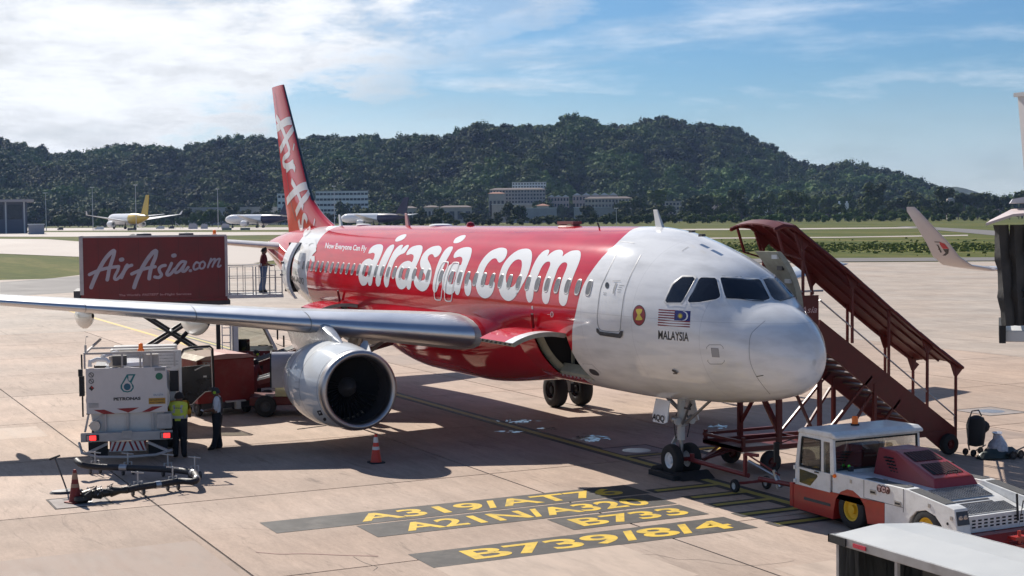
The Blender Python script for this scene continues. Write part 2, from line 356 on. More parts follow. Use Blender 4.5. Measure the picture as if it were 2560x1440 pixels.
# ================================================================== ground, apron, taxiways, markings
rng = random.Random(5)
def conc_mat(name, base, joints=False, rnd=0.12):
    m = bpy.data.materials.new(name); m.use_nodes = True; t = m.node_tree; b = t.nodes['Principled BSDF']; N = t.nodes.new; Lk = t.links.new
    g = N('ShaderNodeNewGeometry')
    def noise(sc, stretch=(1, 1, 1), det=6, ro=0.6, dist=0.0):
        mp = N('ShaderNodeMapping'); mp.inputs['Scale'].default_value = stretch; Lk(g.outputs['Position'], mp.inputs[0])
        n = N('ShaderNodeTexNoise'); n.inputs['Scale'].default_value = sc; n.inputs['Detail'].default_value = det; n.inputs['Roughness'].default_value = ro; n.inputs['Distortion'].default_value = dist
        Lk(mp.outputs[0], n.inputs['Vector']); return n.outputs['Fac']
    def mr(x, a, b_, c, d, sm=False):
        n = N('ShaderNodeMapRange'); n.inputs['From Min'].default_value = a; n.inputs['From Max'].default_value = b_; n.inputs['To Min'].default_value = c; n.inputs['To Max'].default_value = d
        if sm: n.interpolation_type = 'SMOOTHSTEP'
        Lk(x, n.inputs['Value']); return n.outputs['Result']
    def mul(a, b_):
        n = N('ShaderNodeMath'); n.operation = 'MULTIPLY'; Lk(a, n.inputs[0])
        if isinstance(b_, float): n.inputs[1].default_value = b_
        else: Lk(b_, n.inputs[1])
        return n.outputs[0]
    v = mul(mr(noise(0.22, (1, 1, 1), 5), 0.3, 0.7, 0.82, 1.17), mr(noise(1.6, (0.35, 1.6, 1), 8, 0.7, 0.6), 0.3, 0.72, 0.86, 1.14))
    v = mul(v, mr(noise(9.0, (0.6, 1.5, 1), 6, 0.75), 0.3, 0.7, 0.88, 1.11))
    v = mul(v, mr(noise(1.1, (0.3, 2.2, 1), 9, 0.78, 1.5), 0.32, 0.46, 0.66, 1.0, True))      # dark rubbed streaks along the stand
    v = mul(v, mr(noise(60.0, (1, 1, 1), 3, 0.7), 0.3, 0.7, 0.93, 1.07))
    if rnd:
        oi = N('ShaderNodeObjectInfo'); v = mul(v, mr(oi.outputs['Random'], 0, 1, 1-rnd, 1+rnd))
    # oil and fluid stains: sparse soft spots
    vo = N('ShaderNodeTexVoronoi'); vo.inputs['Scale'].default_value = 0.42; vo.inputs['Randomness'].default_value = 1.0; Lk(g.outputs['Position'], vo.inputs['Vector'])
    st = mr(vo.outputs['Distance'], 0.05, 0.34, 0.86, 1.0, True); v = mul(v, st)
    if joints:
        sx = N('ShaderNodeSeparateXYZ'); Lk(g.outputs['Position'], sx.inputs[0])
        for ax, sp in (('X', 7.5), ('Y', 8.0)):
            a = N('ShaderNodeMath'); a.operation = 'PINGPONG'; Lk(sx.outputs[ax], a.inputs[0]); a.inputs[1].default_value = sp/2
            if ax == 'X': a.inputs[1].default_value = 3.75
            v = mul(v, mr(a.outputs[0], 0.0, 0.06, 0.62, 1.0))
    sc = N('ShaderNodeVectorMath'); sc.operation = 'SCALE'
    tint = N('ShaderNodeMix'); tint.data_type = 'RGBA'; Lk(mr(noise(0.12, (1, 1, 1), 3), 0.35, 0.65, 0, 1), tint.inputs['Factor'])
    tint.inputs['A'].default_value = (*base, 1); tint.inputs['B'].default_value = (base[0]*0.97, base[1]*1.03, base[2]*1.08, 1)
    Lk(tint.outputs['Result'], sc.inputs[0]); Lk(v, sc.inputs['Scale']); Lk(sc.outputs[0], b.inputs['Base Color'])
    b.inputs['Roughness'].default_value = 0.85; b.inputs['Specular IOR Level'].default_value = 0.3
    bu = N('ShaderNodeBump'); bu.inputs['Strength'].default_value = 0.25; bu.inputs['Distance'].default_value = 0.01; Lk(noise(25.0, (0.5, 1.5, 1), 5), bu.inputs['Height']); Lk(bu.outputs[0], b.inputs['Normal'])
    return m
M_conc = conc_mat('apron_concrete', (0.405, 0.300, 0.232))
M_concfar = conc_mat('apron_concrete_far', (0.375, 0.305, 0.25), True, 0)
M_joint = mat('joint_sealant', (0.06, 0.05, 0.045), 0.9)
M_asph = mat('asphalt', (0.13, 0.12, 0.115), 0.85, 0, 0.15, 0.2, world_space=True)
M_taxi = mat('pale_taxiway', (0.40, 0.35, 0.31), 0.85, 0, 0.12, 0.06, world_space=True, stretch=(0.4, 1, 1))
def grass_mat():
    m = bpy.data.materials.new('mown_grass'); m.use_nodes = True; t = m.node_tree; b = t.nodes['Principled BSDF']; N = t.nodes.new; Lk = t.links.new
    g = N('ShaderNodeNewGeometry'); mp = N('ShaderNodeMapping'); mp.inputs['Rotation'].default_value = (0, 0, rad(-60)); mp.inputs['Scale'].default_value = (0.12, 1, 1); Lk(g.outputs['Position'], mp.inputs[0])
    a = N('ShaderNodeTexNoise'); a.inputs['Scale'].default_value = 0.06; a.inputs['Detail'].default_value = 8; a.inputs['Roughness'].default_value = 0.75; Lk(mp.outputs[0], a.inputs['Vector'])
    c = N('ShaderNodeTexNoise'); c.inputs['Scale'].default_value = 0.5; c.inputs['Detail'].default_value = 8; c.inputs['Roughness'].default_value = 0.8; Lk(g.outputs['Position'], c.inputs['Vector'])
    r1 = N('ShaderNodeValToRGB'); e = r1.color_ramp.elements; e[0].position = 0.34; e[0].color = (0.050, 0.082, 0.010, 1); e[1].position = 0.66; e[1].color = (0.215, 0.185, 0.060, 1)
    q = e.new(0.5); q.color = (0.105, 0.122, 0.020, 1); Lk(a.outputs['Fac'], r1.inputs[0])
    r2 = N('ShaderNodeMapRange'); r2.inputs['From Min'].default_value = 0.3; r2.inputs['From Max'].default_value = 0.7; r2.inputs['To Min'].default_value = 0.42; r2.inputs['To Max'].default_value = 1.05; Lk(c.outputs['Fac'], r2.inputs['Value'])
    s = N('ShaderNodeVectorMath'); s.operation = 'SCALE'; Lk(r1.outputs[0], s.inputs[0]); Lk(r2.outputs[0], s.inputs['Scale']); Lk(s.outputs[0], b.inputs['Base Color'])
    b.inputs['Roughness'].default_value = 0.95; b.inputs['Specular IOR Level'].default_value = 0.1
    return m
M_grass = grass_mat()
g = MB(); g.sheet([(-9000, -9000), (9000, -9000), (9000, 9000), (-9000, 9000)], -0.06); struct('ground', g, M_grass)

def pxpoly(P): return [tuple(G(*p)[:2]) for p in P]
# apron: slabs one by one near the stand, one sheet with the same joints beyond
X0, X1, Y0, Y1 = -60.0, 15.0, -20.0, 28.0
ap = MB(); ap.bb(X0-0.5, X1+30, Y0-60, Y1+40, -0.055, -0.03); apron = struct('apron', ap, M_joint)
n = 0; slab_me = None
for ix in range(int((X1-X0)/7.5)):
    for iy in range(int((Y1-Y0)/8)):
        if slab_me is None:
            s = MB(); s.box((3.75, 4, -0.015), (7.5-0.05, 8-0.05, 0.03)); slab_me = s.mesh('slab', M_conc)
        o = bpy.data.objects.new('slab', slab_me); COL.objects.link(o); o.parent = apron
        o.location = (X0+7.5*ix, Y0+8*iy+0.08, rng.uniform(-0.002, 0.0))
fp = MB()
edge = [(-900, 712), (0, 700), (120, 697), (210, 686), (330, 668), (450, 652), (600, 655), (700, 664), (1500, 662), (2100, 656), (2560, 653), (3400, 650)]
E_ = [tuple(G(*p)[:2]) for p in edge]
hole = [(X0, Y0+0.08), (X1, Y0+0.08), (X1, Y1+0.08), (X0, Y1+0.08)]
near = [(70, 130), (70, -120), (-30, -120)]
loop = E_ + near[:2] + [(-20, -120)]
vs, fs = fill([loop, hole]); fp.add([(v[0], v[1], 0.0) for v in vs], fs); struct('apron_far', fp, M_concfar)
# taxiways and runway strips between the grass
def strip(name, P, m, z=0.0):
    q = MB(); vs, fs = fill([pxpoly(P)]); q.add([(v[0], v[1], z) for v in vs], fs); return struct(name, q, m)
strip('taxiway', [(-900, 630), (0, 634), (200, 642), (330, 655), (620, 660), (760, 640), (1500, 632), (1500, 622), (700, 616), (560, 612), (300, 611), (120, 598), (-900, 590)], M_taxi, 0.004)
strip('taxiway_edge', [(1500, 662), (2100, 654), (2560, 651), (3400, 648), (3400, 640), (2560, 643), (2100, 645), (1500, 650)], M_asph, 0.008)
strip('runway', [(-900, 590), (300, 592), (800, 586), (800, 580), (-900, 581)], M_taxi, 0.008)
strip('taxiway_road', [(1500, 598), (1800, 596.5), (2100, 594.2), (2420, 589.5), (2420, 586.8), (2100, 592.0), (1500, 596)], M_taxi, 0.004)
strip('runway_strip', [(1500, 577), (2000, 573.5), (2300, 570.5), (2280, 568.0), (2000, 570.5), (1500, 573.5)], M_taxi, 0.004)
strip('taxiway_branch', [(2240, 566.0), (2300, 571), (2480, 588), (2620, 600), (2900, 600), (2600, 584), (2430, 573), (2300, 566)], M_asph, 0.006)
strip('far_apron', [(-900, 578), (120, 577), (800, 574), (1150, 571), (1150, 567.0), (600, 568.0), (0, 571), (-900, 573)], M_taxi, 0.012)
# darker worn margin of the far taxiway
strip('asphalt_shoulder', [(0, 706), (200, 690), (205, 730), (0, 742)], M_asph, 0.0035)
# yellow lines
yl = MB(); a = G(205, 787); b = G(600, 900); yl.sheet([(a.x-20, a.y-0.2), (a.x-20, a.y+0.1), (b.x+14, b.y+0.18), (b.x+14, b.y-0.1)], 0.006)
struct('yellow_taxi_line', yl, mat('worn_yellow', (0.55, 0.36, 0.05), 0.7, dirt=0.3, world_space=True))
# a raised clump line in the grass by the taxiway: rough tall grass
tg = MB(); r2 = random.Random(8)
for i in range(7000):
    px = r2.uniform(1500, 3300)
    py = r2.gauss(618, 6.0) - (px-2100)*0.002
    p = G(px, py); h = r2.uniform(0.05, 0.32); w = r2.uniform(0.15, 0.5); an = r2.uniform(0, PI)
    dx, dy = math.cos(an)*w, math.sin(an)*w
    tg.add([(p.x-dx, p.y-dy, -0.05), (p.x+dx, p.y+dy, -0.05), (p.x+dx*0.6+r2.uniform(-.2, .2), p.y+dy*0.6, h), (p.x-dx*0.5, p.y-dy*0.5+r2.uniform(-.2, .2), h*r2.uniform(.7, 1))], [(0, 1, 2, 3)])
tag(tg.build('rough_grass', mat('tall_grass', (0.17, 0.19, 0.05), 0.9, 0, 0.6, 0.2, world_space=True, spec=0.1), merge=0), kind='stuff')

# painted stand markings. text runs towards +y, letters stand up towards -x
M_mblack = mat('black_marking_paint', (0.035, 0.032, 0.03), 0.75, 0, 0.3, 2.0, dirt=0.5, dirt_col=(0.16, 0.14, 0.12), world_space=True)
M_myel = mat('yellow_marking_paint', (0.66, 0.43, 0.02), 0.7, 0, 0.14, 3.0, dirt=0.7, dirt_scale=2.6, dirt_col=(0.20, 0.15, 0.05), world_space=True)
M_molive = mat('lead_in_yellow', (0.40, 0.32, 0.05), 0.7, 0, 0.15, 3.0, dirt=0.4, dirt_col=(0.12, 0.10, 0.05), world_space=True)
def marking(strings, x0, x1, y0, y1, txt, ty0, ty1):
    k = MB(); k.sheet([(x0, y0), (x1, y0), (x1, y1), (x0, y1)], 0.004); o = struct('stand_marking', k, M_mblack)
    t = MB(); H = (x1-x0)*0.64; xb = x1-(x1-x0)*0.19
    vs, fs = text2d(txt, 1.0, 0.022, 0.0); h0 = min(v[1] for v in vs if True); hh = 0.73
    xa = min(v[0] for v in vs); xe = max(v[0] for v in vs); kx = (ty1-ty0)/(xe-xa)
    t.add([(xb-v[1]/hh*H, ty0+(v[0]-xa)*kx, 0.008) for v in vs], fs); t.build('marking_letters', M_myel, o)
marking(None, -4.62, -3.45, -10.5, -1.85, 'A319/AT76', -8.62, -2.35)
marking(None, -3.35, -2.15, -8.87, -2.0, 'A21N/A320', -8.15, -2.45)
marking(None, -2.03, -0.88, -5.22, -2.02, 'B733', -4.88, -2.3)
marking(None, -0.50, 0.70, -8.92, -1.93, 'B739/8/4', -8.0, -2.25)
k = MB(); k.sheet([(-8.5, 2.2), (-6.95, 2.2), (-6.95, 4.6), (-8.5, 4.6)], 0.004); o = struct('stand_number_marking', k, M_mblack)
t = MB(); vs, fs = text2d('32', 1.0, 0.022); xa = min(v[0] for v in vs); xe = max(v[0] for v in vs)
t.add([(-7.12-v[1]/0.73*1.15, 2.45+(v[0]-xa)*1.85/(xe-xa), 0.008) for v in vs], fs); t.build('marking_letters', M_myel, o)
ll = MB(); ll.bb(-60, 12, -0.16, 0.42, 0.001, 0.003); o = struct('lead_in_line', ll, M_mblack)
l2 = MB(); l2.bb(-60, 12, 0.03, 0.23, 0.004, 0.006)
st = MB()
for i, (xx, y1) in enumerate(((-8.0, 1.3), (-3.62, -1.62), (-2.55, -1.35), (-1.6, -1.4), (-0.5, -1.45), (0.6, -1.4))):
    ll2 = MB(); ll2.bb(xx-0.22, xx+0.22, min(y1-0.15, 0.03) if y1 < 0 else 0.23, -0.16 if y1 < 0 else y1, 0.0042, 0.0058); ll2.build('stop_bar_edging', M_mblack, o)
    l2.bb(xx-0.09, xx+0.09, y1 if y1 < 0 else 0.23, 0.03 if y1 < 0 else y1, 0.0064, 0.0082)
l2.build('yellow_line', M_molive, o)
# far red mark, manhole covers, patched squares
mh = MB()
def square_frame(k, c, w, z=0.004, t=0.05):
    for sx, sy in ((1, 0), (-1, 0), (0, 1), (0, -1)):
        k.bb(c[0]+sx*w/2-(t if sx else w/2+t), c[0]+sx*w/2+(t if sx else w/2+t), c[1]+sy*w/2-(t if sy else w/2), c[1]+sy*w/2+(t if sy else w/2), z-0.002, z+(0.004 if sx else 0.003))
M_patch = mat('patch_concrete', (0.30, 0.26, 0.24), 0.85, 0, 0.12, 3.0, dirt=0.5, dirt_col=(0.12, 0.11, 0.10), world_space=True)
for (c, w, col, rr) in (((-9.85, 14.45), 1.55, 1, 0.42), ((-8.75, 0.98), 1.45, 1, 0.38), ((-8.75, -13.35), 1.2, 0, 0.28)):
    k = MB(); k.bb(c[0]-w/2, c[0]+w/2, c[1]-w/2, c[1]+w/2, 0.0005, 0.005); o = struct('service_pit', k, M_patch)
    f = MB(); square_frame(f, c, w, 0.0055, 0.025); f.build('pit_frame', M_joint, o)
    d = MB(); d.lathe([(0.001, 0.010), (rr*0.8, 0.010), (rr*0.82, 0.007), (rr, 0.007), (rr, 0.004)], (c[0], c[1], 0), n=28); d.build('pit_cover', M_steel, o)
# water lying under the nose
M_water = mat('water_film', (0.045, 0.045, 0.05), 0.06, 0, 0.2, 3.0, rvar=0.04, spec=0.8, world_space=True)
pr_ = random.Random(3)
for (cx, cy, rx, ry, n_) in ((1480, 1097, 52, 9, 46), (1290, 1054, 60, 4, 26), (1278, 1079, 45, 2.5, 14), (1372, 1071, 30, 2.5, 10), (1402, 1097, 10, 3, 6), (1795, 1066, 24, 6, 12)):
    w = MB()
    for i in range(n_):
        a = pr_.uniform(0, 6.28); q = math.sqrt(pr_.random()); x = cx+rx*q*math.cos(a); y = cy+ry*q*math.sin(a); sx, sy = pr_.uniform(4, 15)*(1.1-q*.6), pr_.uniform(.5, 1.6)*(1.1-q*.5)
        L_w = smooth_closed([(x+sx*math.cos(2*PI*j/7)*pr_.uniform(.6, 1.2), y+sy*math.sin(2*PI*j/7)*pr_.uniform(.5, 1.3)) for j in range(7)], 2)
        w.sheet([tuple(G(*p)[:2]) for p in L_w], 0.002+0.00008*i)
    tag(w.build('puddle', M_water, merge=0), kind='structure')
# red scrape on the concrete in front
k = MB(); stroke_mb(k, [(640, 1380), (700, 1385), (760, 1384), (860, 1388), (945, 1390)], 1.3, lambda u, v, h: G(u, v, 0.003))
struct('red_scrape_mark', k, mat('red_scrape', (0.24, 0.12, 0.10), 0.8))

# hairline cracks and rubbed marks in the slabs
ck = MB(); rc = random.Random(21)
for i in range(5):
    px, py = rc.uniform(-50, 2500), rc.uniform(720, 1430); p = G(px, py); a = rc.uniform(0, 6.28); P = [(p.x, p.y)]
    for j in range(rc.randrange(4, 10)): a += rc.uniform(-.5, .5); P.append((P[-1][0]+math.cos(a)*rc.uniform(.15, .5), P[-1][1]+math.sin(a)*rc.uniform(.15, .5)))
    stroke_mb(ck, P, rc.uniform(.006, .014), lambda u, v, h: (u, v, 0.0022), k=3)
struct('slab_cracks', ck, M_joint)

# repaired and rubbed areas: thin skims of newer or darker concrete
M_skim = [mat('skim_%s' % n_, c, 0.85, 0, 0.16, 1.6, dirt=0.45, dirt_scale=1.1, dirt_col=(0.20, 0.155, 0.125), world_space=True, stretch=(0.5, 1.6, 1)) for n_, c in (('dark', (0.31, 0.235, 0.19)), ('pale', (0.44, 0.345, 0.275)))]
for (x0, x1, y0, y1, i) in ((-3.6, -0.1, -16.5, -12.1, 0), (-12.4, -7.7, -19.8, -17.2, 0), (-29.9, -26.2, -19.8, -15.0, 0), (0.1, 3.4, -8.9, -5.1, 1), (-7.2, -5.4, 8.0, 11.9, 0), (-22.3, -17.2, 12.2, 15.9, 1), (-37.3, -33.0, 4.2, 9.5, 0), (3.6, 7.3, -3.7, -0.6, 1), (-21.8, -19.4, -15.6, -12.3, 1)):
    k = MB(); k.bb(x0, x1, y0, y1, 0.0004, 0.0017); struct('repair_patch', k, M_skim[i])
# ================================================================== the red and white airliner (nose at the origin, nose towards +x)
air = thing('airliner', 'big red and white single-aisle jet with large white lettering along its side, parked nose right', 'airliner', (0, 0, 0))
def pchip(xs, ys):
    xs = np.array(xs, float); ys = np.array(ys, float); h = np.diff(xs); d = np.diff(ys)/h; m = np.zeros(len(xs)); m[0] = d[0]; m[-1] = d[-1]
    for i in range(1, len(xs)-1):
        if d[i-1]*d[i] > 0: w1 = 2*h[i]+h[i-1]; w2 = h[i]+2*h[i-1]; m[i] = (w1+w2)/(w1/d[i-1]+w2/d[i])
    def f(x):
        i = int(min(max(np.searchsorted(xs, x)-1, 0), len(xs)-2)); t = (x-xs[i])/h[i]
        return float((2*t**3-3*t*t+1)*ys[i]+(t**3-2*t*t+t)*h[i]*m[i]+(-2*t**3+3*t*t)*ys[i+1]+(t**3-t*t)*h[i]*m[i+1])
    return f
_q = lambda L: [math.sqrt(x) for x in L]
sT = [0, .05, .2, .5, 1.0, 1.4, 1.9, 2.4, 3.0, 3.6, 4.4, 5.2, 6.2, 24, 28, 31, 33.5, 35.5, 37.0, 37.57]
zT = [3.13, 3.347, 3.614, 3.885, 4.161, 4.315, 4.682, 5.022, 5.281, 5.46, 5.67, 5.84, 5.925, 5.925, 5.92, 5.86, 5.72, 5.52, 5.30, 5.18]
sB = [0, .05, .2, .5, 1, 1.9, 3, 4.2, 5.5, 7, 23.5, 25, 27, 29, 31, 33, 35, 36.5, 37.57]
zB = [3.13, 2.869, 2.631, 2.424, 2.269, 2.1, 1.966, 1.887, 1.80, 1.78, 1.78, 1.86, 2.2, 2.66, 3.2, 3.75, 4.27, 4.56, 4.74]
sW = [0, .05, .2, .5, 1, 1.5, 2, 2.6, 3.3, 4.2, 5.2, 6.5, 24, 27, 29, 31, 33, 35, 36.5, 37.57]
wW = [0, .18, .45, .70, 1.03, 1.235, 1.39, 1.545, 1.69, 1.83, 1.925, 1.975, 1.975, 1.93, 1.8, 1.55, 1.22, .82, .5, .27]
fT, fB, fW = pchip(_q(sT), zT), pchip(_q(sB), zB), pchip(_q(sW), wW)
fC = pchip(_q([0, .5, 1.5, 3, 6, 24, 29, 33, 37.57]), [3.13, 3.22, 3.42, 3.66, 3.855, 3.855, 4.1, 4.6, 4.97])
def FP(s, th, off=0.0):
    q = math.sqrt(max(s, 0)); t, b, w, c = fT(q), fB(q), fW(q), fC(q); co = math.cos(th)
    z = c + ((t-c)+off)*co if co >= 0 else c + ((c-b)+off)*co
    return Vector((-s, -(w+off)*math.sin(th), z))
def th_of_z(s, z):
    q = math.sqrt(s); t, b, c = fT(q), fB(q), fC(q); return math.acos((z-c)/(t-c)) if z >= c else math.acos(max(-1, (z-c)/(c-b)))
# livery: painted areas as a function of place on the skin
def livery():
    m = bpy.data.materials.new('airliner_livery'); m.use_nodes = True; t = m.node_tree; b = t.nodes['Principled BSDF']; N = t.nodes.new; Lk = t.links.new
    tcn = N('ShaderNodeTexCoord'); sx = N('ShaderNodeSeparateXYZ'); Lk(tcn.outputs['Object'], sx.inputs[0])
    def M(op, a, b_=None, c=None):
        n = N('ShaderNodeMath'); n.operation = op
        for i, x in enumerate((a, b_, c)):
            if x is None: continue
            if isinstance(x, (int, float)): n.inputs[i].default_value = x
            else: Lk(x, n.inputs[i])
        return n.outputs[0]
    X, Z = sx.outputs['X'], sx.outputs['Z']
    fc = N('ShaderNodeFloatCurve'); cv = fc.mapping.curves[0]      # z/8 -> (-x)/10 of the red/white edge
    pts = [(1.6, 8.25), (2.2, 7.85), (2.64, 7.49), (3.07, 7.10), (3.5, 6.85), (3.89, 6.63), (4.57, 6.44), (5.14, 6.20), (5.61, 6.11), (5.91, 6.53), (6.1, 7.0)]
    while len(cv.points) < len(pts): cv.points.new(0.5, 0.5)
    for i, (z, x) in enumerate(pts): cv.points[i].location = (z/8, x/10)
    fc.mapping.update(); Lk(M('DIVIDE', Z, 8), fc.inputs['Value'])
    edge = M('MULTIPLY', fc.outputs[0], -10.0)
    nose = M('GREATER_THAN', X, edge)
    # white band ahead of the rear door, slanting forward towards the top
    fwd = M('ADD', -27.0, M('MULTIPLY', M('MAXIMUM', M('SUBTRACT', Z, 5.1), 0.0), -1.1)); aft = M('ADD', -29.15, M('MULTIPLY', M('MAXIMUM', M('SUBTRACT', Z, 4.7), 0.0), -0.9))
    band = M('MULTIPLY', M('LESS_THAN', X, fwd), M('GREATER_THAN', X, aft))
    wh = M('MAXIMUM', nose, band)
    # white underside at the tail
    n1 = N('ShaderNodeTexNoise'); n1.inputs['Scale'].default_value = 1.2; n1.inputs['Detail'].default_value = 6; Lk(tcn.outputs['Object'], n1.inputs['Vector'])
    mx = N('ShaderNodeMix'); mx.data_type = 'RGBA'; Lk(wh, mx.inputs['Factor']); mx.inputs['A'].default_value = (*RED, 1); mx.inputs['B'].default_value = (*WHITE, 1)
    vr = N('ShaderNodeMapRange'); vr.inputs['From Min'].default_value = 0.3; vr.inputs['From Max'].default_value = 0.7; vr.inputs['To Min'].default_value = 0.95; vr.inputs['To Max'].default_value = 1.04; Lk(n1.outputs['Fac'], vr.inputs['Value'])
    s = N('ShaderNodeVectorMath'); s.operation = 'SCALE'; Lk(mx.outputs['Result'], s.inputs[0]); 
    # panel joints every 0.53*4 m and two long seams
    pp = M('PINGPONG', X, 1.066); jl = N('ShaderNodeMapRange'); jl.inputs['From Max'].default_value = 0.008; jl.inputs['To Min'].default_value = 0.74; Lk(pp, jl.inputs['Value'])
    z1 = M('ABSOLUTE', M('SUBTRACT', Z, 3.90)); j2 = N('ShaderNodeMapRange'); j2.inputs['From Max'].default_value = 0.007; j2.inputs['To Min'].default_value = 0.70; Lk(z1, j2.inputs['Value'])
    f = M('MULTIPLY', M('MULTIPLY', vr.outputs['Result'], jl.outputs['Result']), j2.outputs['Result'])
    # grime running under the belly
    n2 = N('ShaderNodeTexNoise'); n2.inputs['Scale'].default_value = 2.2; n2.inputs['Detail'].default_value = 7
    mp = N('ShaderNodeMapping'); mp.inputs['Scale'].default_value = (0.35, 1, 2.0); Lk(tcn.outputs['Object'], mp.inputs[0]); Lk(mp.outputs[0], n2.inputs['Vector'])
    gr = N('ShaderNodeMapRange'); gr.inputs['From Min'].default_value = 0.45; gr.inputs['From Max'].default_value = 0.75; gr.inputs['To Min'].default_value = 1; gr.inputs['To Max'].default_value = 0.80; Lk(n2.outputs['Fac'], gr.inputs['Value'])
    f = M('MULTIPLY', f, gr.outputs['Result'])
    Lk(f, s.inputs['Scale']); Lk(s.outputs[0], b.inputs['Base Color'])
    b.inputs['Roughness'].default_value = 0.35; b.inputs['Specular IOR Level'].default_value = 0.0; b.inputs['Coat Weight'].default_value = 1.0; b.inputs['Coat Roughness'].default_value = 0.08
    bn = N('ShaderNodeTexNoise'); bn.inputs['Scale'].default_value = 1.6; bn.inputs['Detail'].default_value = 2; Lk(tcn.outputs['Object'], bn.inputs['Vector'])
    bu = N('ShaderNodeBump'); bu.inputs['Strength'].default_value = 0.12; bu.inputs['Distance'].default_value = 0.02; Lk(bn.outputs['Fac'], bu.inputs['Height']); Lk(bu.outputs[0], b.inputs['Normal']); Lk(bu.outputs[0], b.inputs['Coat Normal'])
    return m
M_liv = livery()
# openings: (s0, s1, z_top, z_bottom) on the starboard side
OPEN = {'fwd': (7.27, 9.12, 3.32, 2.12), 'aft': (21.75, 23.6, 3.32, 2.18), 'door': (29.2, 30.02, 5.28, 3.42)}
ss = sorted(set([round(x, 4) for x in [0, .004, .015, .035, .06, .1, .15, .2, .28, .38, .5, .65, .8] + [1+0.2*i for i in range(26)] + [6.2+0.6*i for i in range(38)] + [29+0.4*i for i in range(22)] + [37.57]] + [v for o in OPEN.values() for v in o[:2]]))
ss = [s for i, s in enumerate(ss) if i == 0 or s-ss[i-1] > 0.001]
base = [2*PI*i/120 for i in range(120)]
thF = [th_of_z(8, OPEN['fwd'][2]), th_of_z(8, OPEN['fwd'][3])]; thD = [th_of_z(29.6, OPEN['door'][2]), th_of_z(29.6, OPEN['door'][3])]
thA = [th_of_z(22.6, OPEN['aft'][2]), th_of_z(22.6, OPEN['aft'][3])]
for t_ in thF + thD + thA:
    i = min(range(120), key=lambda k: abs(base[k]-t_))
    base = [b for b in base if abs(b-t_) > 0.02] + [t_]
    base += [2*PI*k/120 for k in range(120) if False]
ths = sorted(base)
def blocked(s, th):
    for (s0, s1, _, _), (a, b) in ((OPEN['fwd'], thF), (OPEN['aft'], thA), (OPEN['door'], thD)):
        if s0 < s < s1 and a < th < b: return True
    return False
fu = MB(); nt = len(ths)
V_ = [tuple(FP(s, th)) for s in ss for th in ths]; F_ = []; Fall = []
for i in range(len(ss)-1):
    for j in range(nt):
        j2 = (j+1) % nt; tm = (ths[j]+(ths[j2] if j2 else 2*PI))/2; q = (i*nt+j, i*nt+j2, (i+1)*nt+j2, (i+1)*nt+j)
        Fall.append(q)
        if not blocked((ss[i]+ss[i+1])/2, tm): F_.append(q)
fu.add(V_, F_); fuse = fu.build('fuselage', M_liv, air, smooth=True, angle=60)
BV = BVHTree.FromPolygons([Vector(v) for v in V_], Fall)
def on_skin(px, py, off=0.004, bvh=None):
    d = ray(px, py).normalized(); loc, nrm, _, _ = (bvh or BV).ray_cast(CAM_LOC, d)
    if loc is None: return None
    if nrm.dot(d) > 0: nrm = -nrm
    return loc + nrm*off
def decal(name, loops, m, parent, off=0.004, step=6.0, bvh=None):
    """flat print: loops in picture pixels are laid on the skin where the line of sight meets it"""
    vs, fs = fill([list(L) for L in loops], step); P = [on_skin(v[0], v[1], off, bvh) for v in vs]
    k = MB(); ok = [i for i, p in enumerate(P) if p is not None]; ix = {i: a for a, i in enumerate(ok)}
    k.add([P[i] for i in ok], [tuple(ix[i] for i in f) for f in fs if all(i in ix for i in f)]); return k.build(name, m, parent, smooth=True, angle=80)
def decal_strokes(name, strokes, m, parent, off=0.004, bvh=None, w=2.0, k=5):
    mb = MB(); i = 0
    for st_ in strokes:
        P, ww = st_ if isinstance(st_[1], (int, float)) else (st_, w)
        def fn(u, v, h): 
            p = on_skin(u, v, off+h, bvh); return p if p is not None else on_skin(1500, 700, off, BV)
        stroke_mb(mb, P, ww, fn, layer=i*0.0006, k=k); i += 1
    return mb.build(name, m, parent, smooth=True, angle=80)
A_ = lambda P, z=6.26, o=(880, 560): [(o[0]+p[0]/z, o[1]+p[1]/z) for p in P]
B_ = lambda P: A_(P, 6.856, (1160, 580))
LET = []
LET.append([A_([(262,462),(262,440),(285,390),(330,345),(390,322),(440,318),(475,330),(488,365),(478,420),(450,500),(410,590),(370,680),(345,760),(325,850),(315,920),(300,960),(280,968),(262,955),(248,905),(238,925),(215,955),(180,965),(150,955),(120,900),(104,830),(105,760),(125,680),(155,620),(200,570),(250,545),(290,545),(320,565),(340,545),(355,500),(355,465),(330,450),(295,458)]), A_([(180,740),(195,690),(225,655),(255,650),(268,680),(260,740),(240,800),(215,825),(190,810),(178,775)])])
LET.append([A_([(640,322),(662,335),(655,375),(620,450),(570,560),(520,670),(480,780),(455,880),(440,950),(415,978),(390,970),(373,920),(372,860),(385,780),(410,690),(445,590),(490,490),(540,400),(590,345)])])
LET.append([A_([(850,165),(845,195),(810,235),(760,262),(710,275),(680,270),(682,245),(715,205),(770,175),(820,162)])])
LET.append([A_([(520,975),(500,900),(505,820),(530,740),(560,640),(600,540),(650,440),(700,375),(750,335),(790,328),(798,345),(770,405),(800,375),(850,335),(885,328),(888,355),(860,405),(820,455),(760,480),(710,520),(665,590),(630,680),(600,780),(585,880),(570,960),(545,992)])])
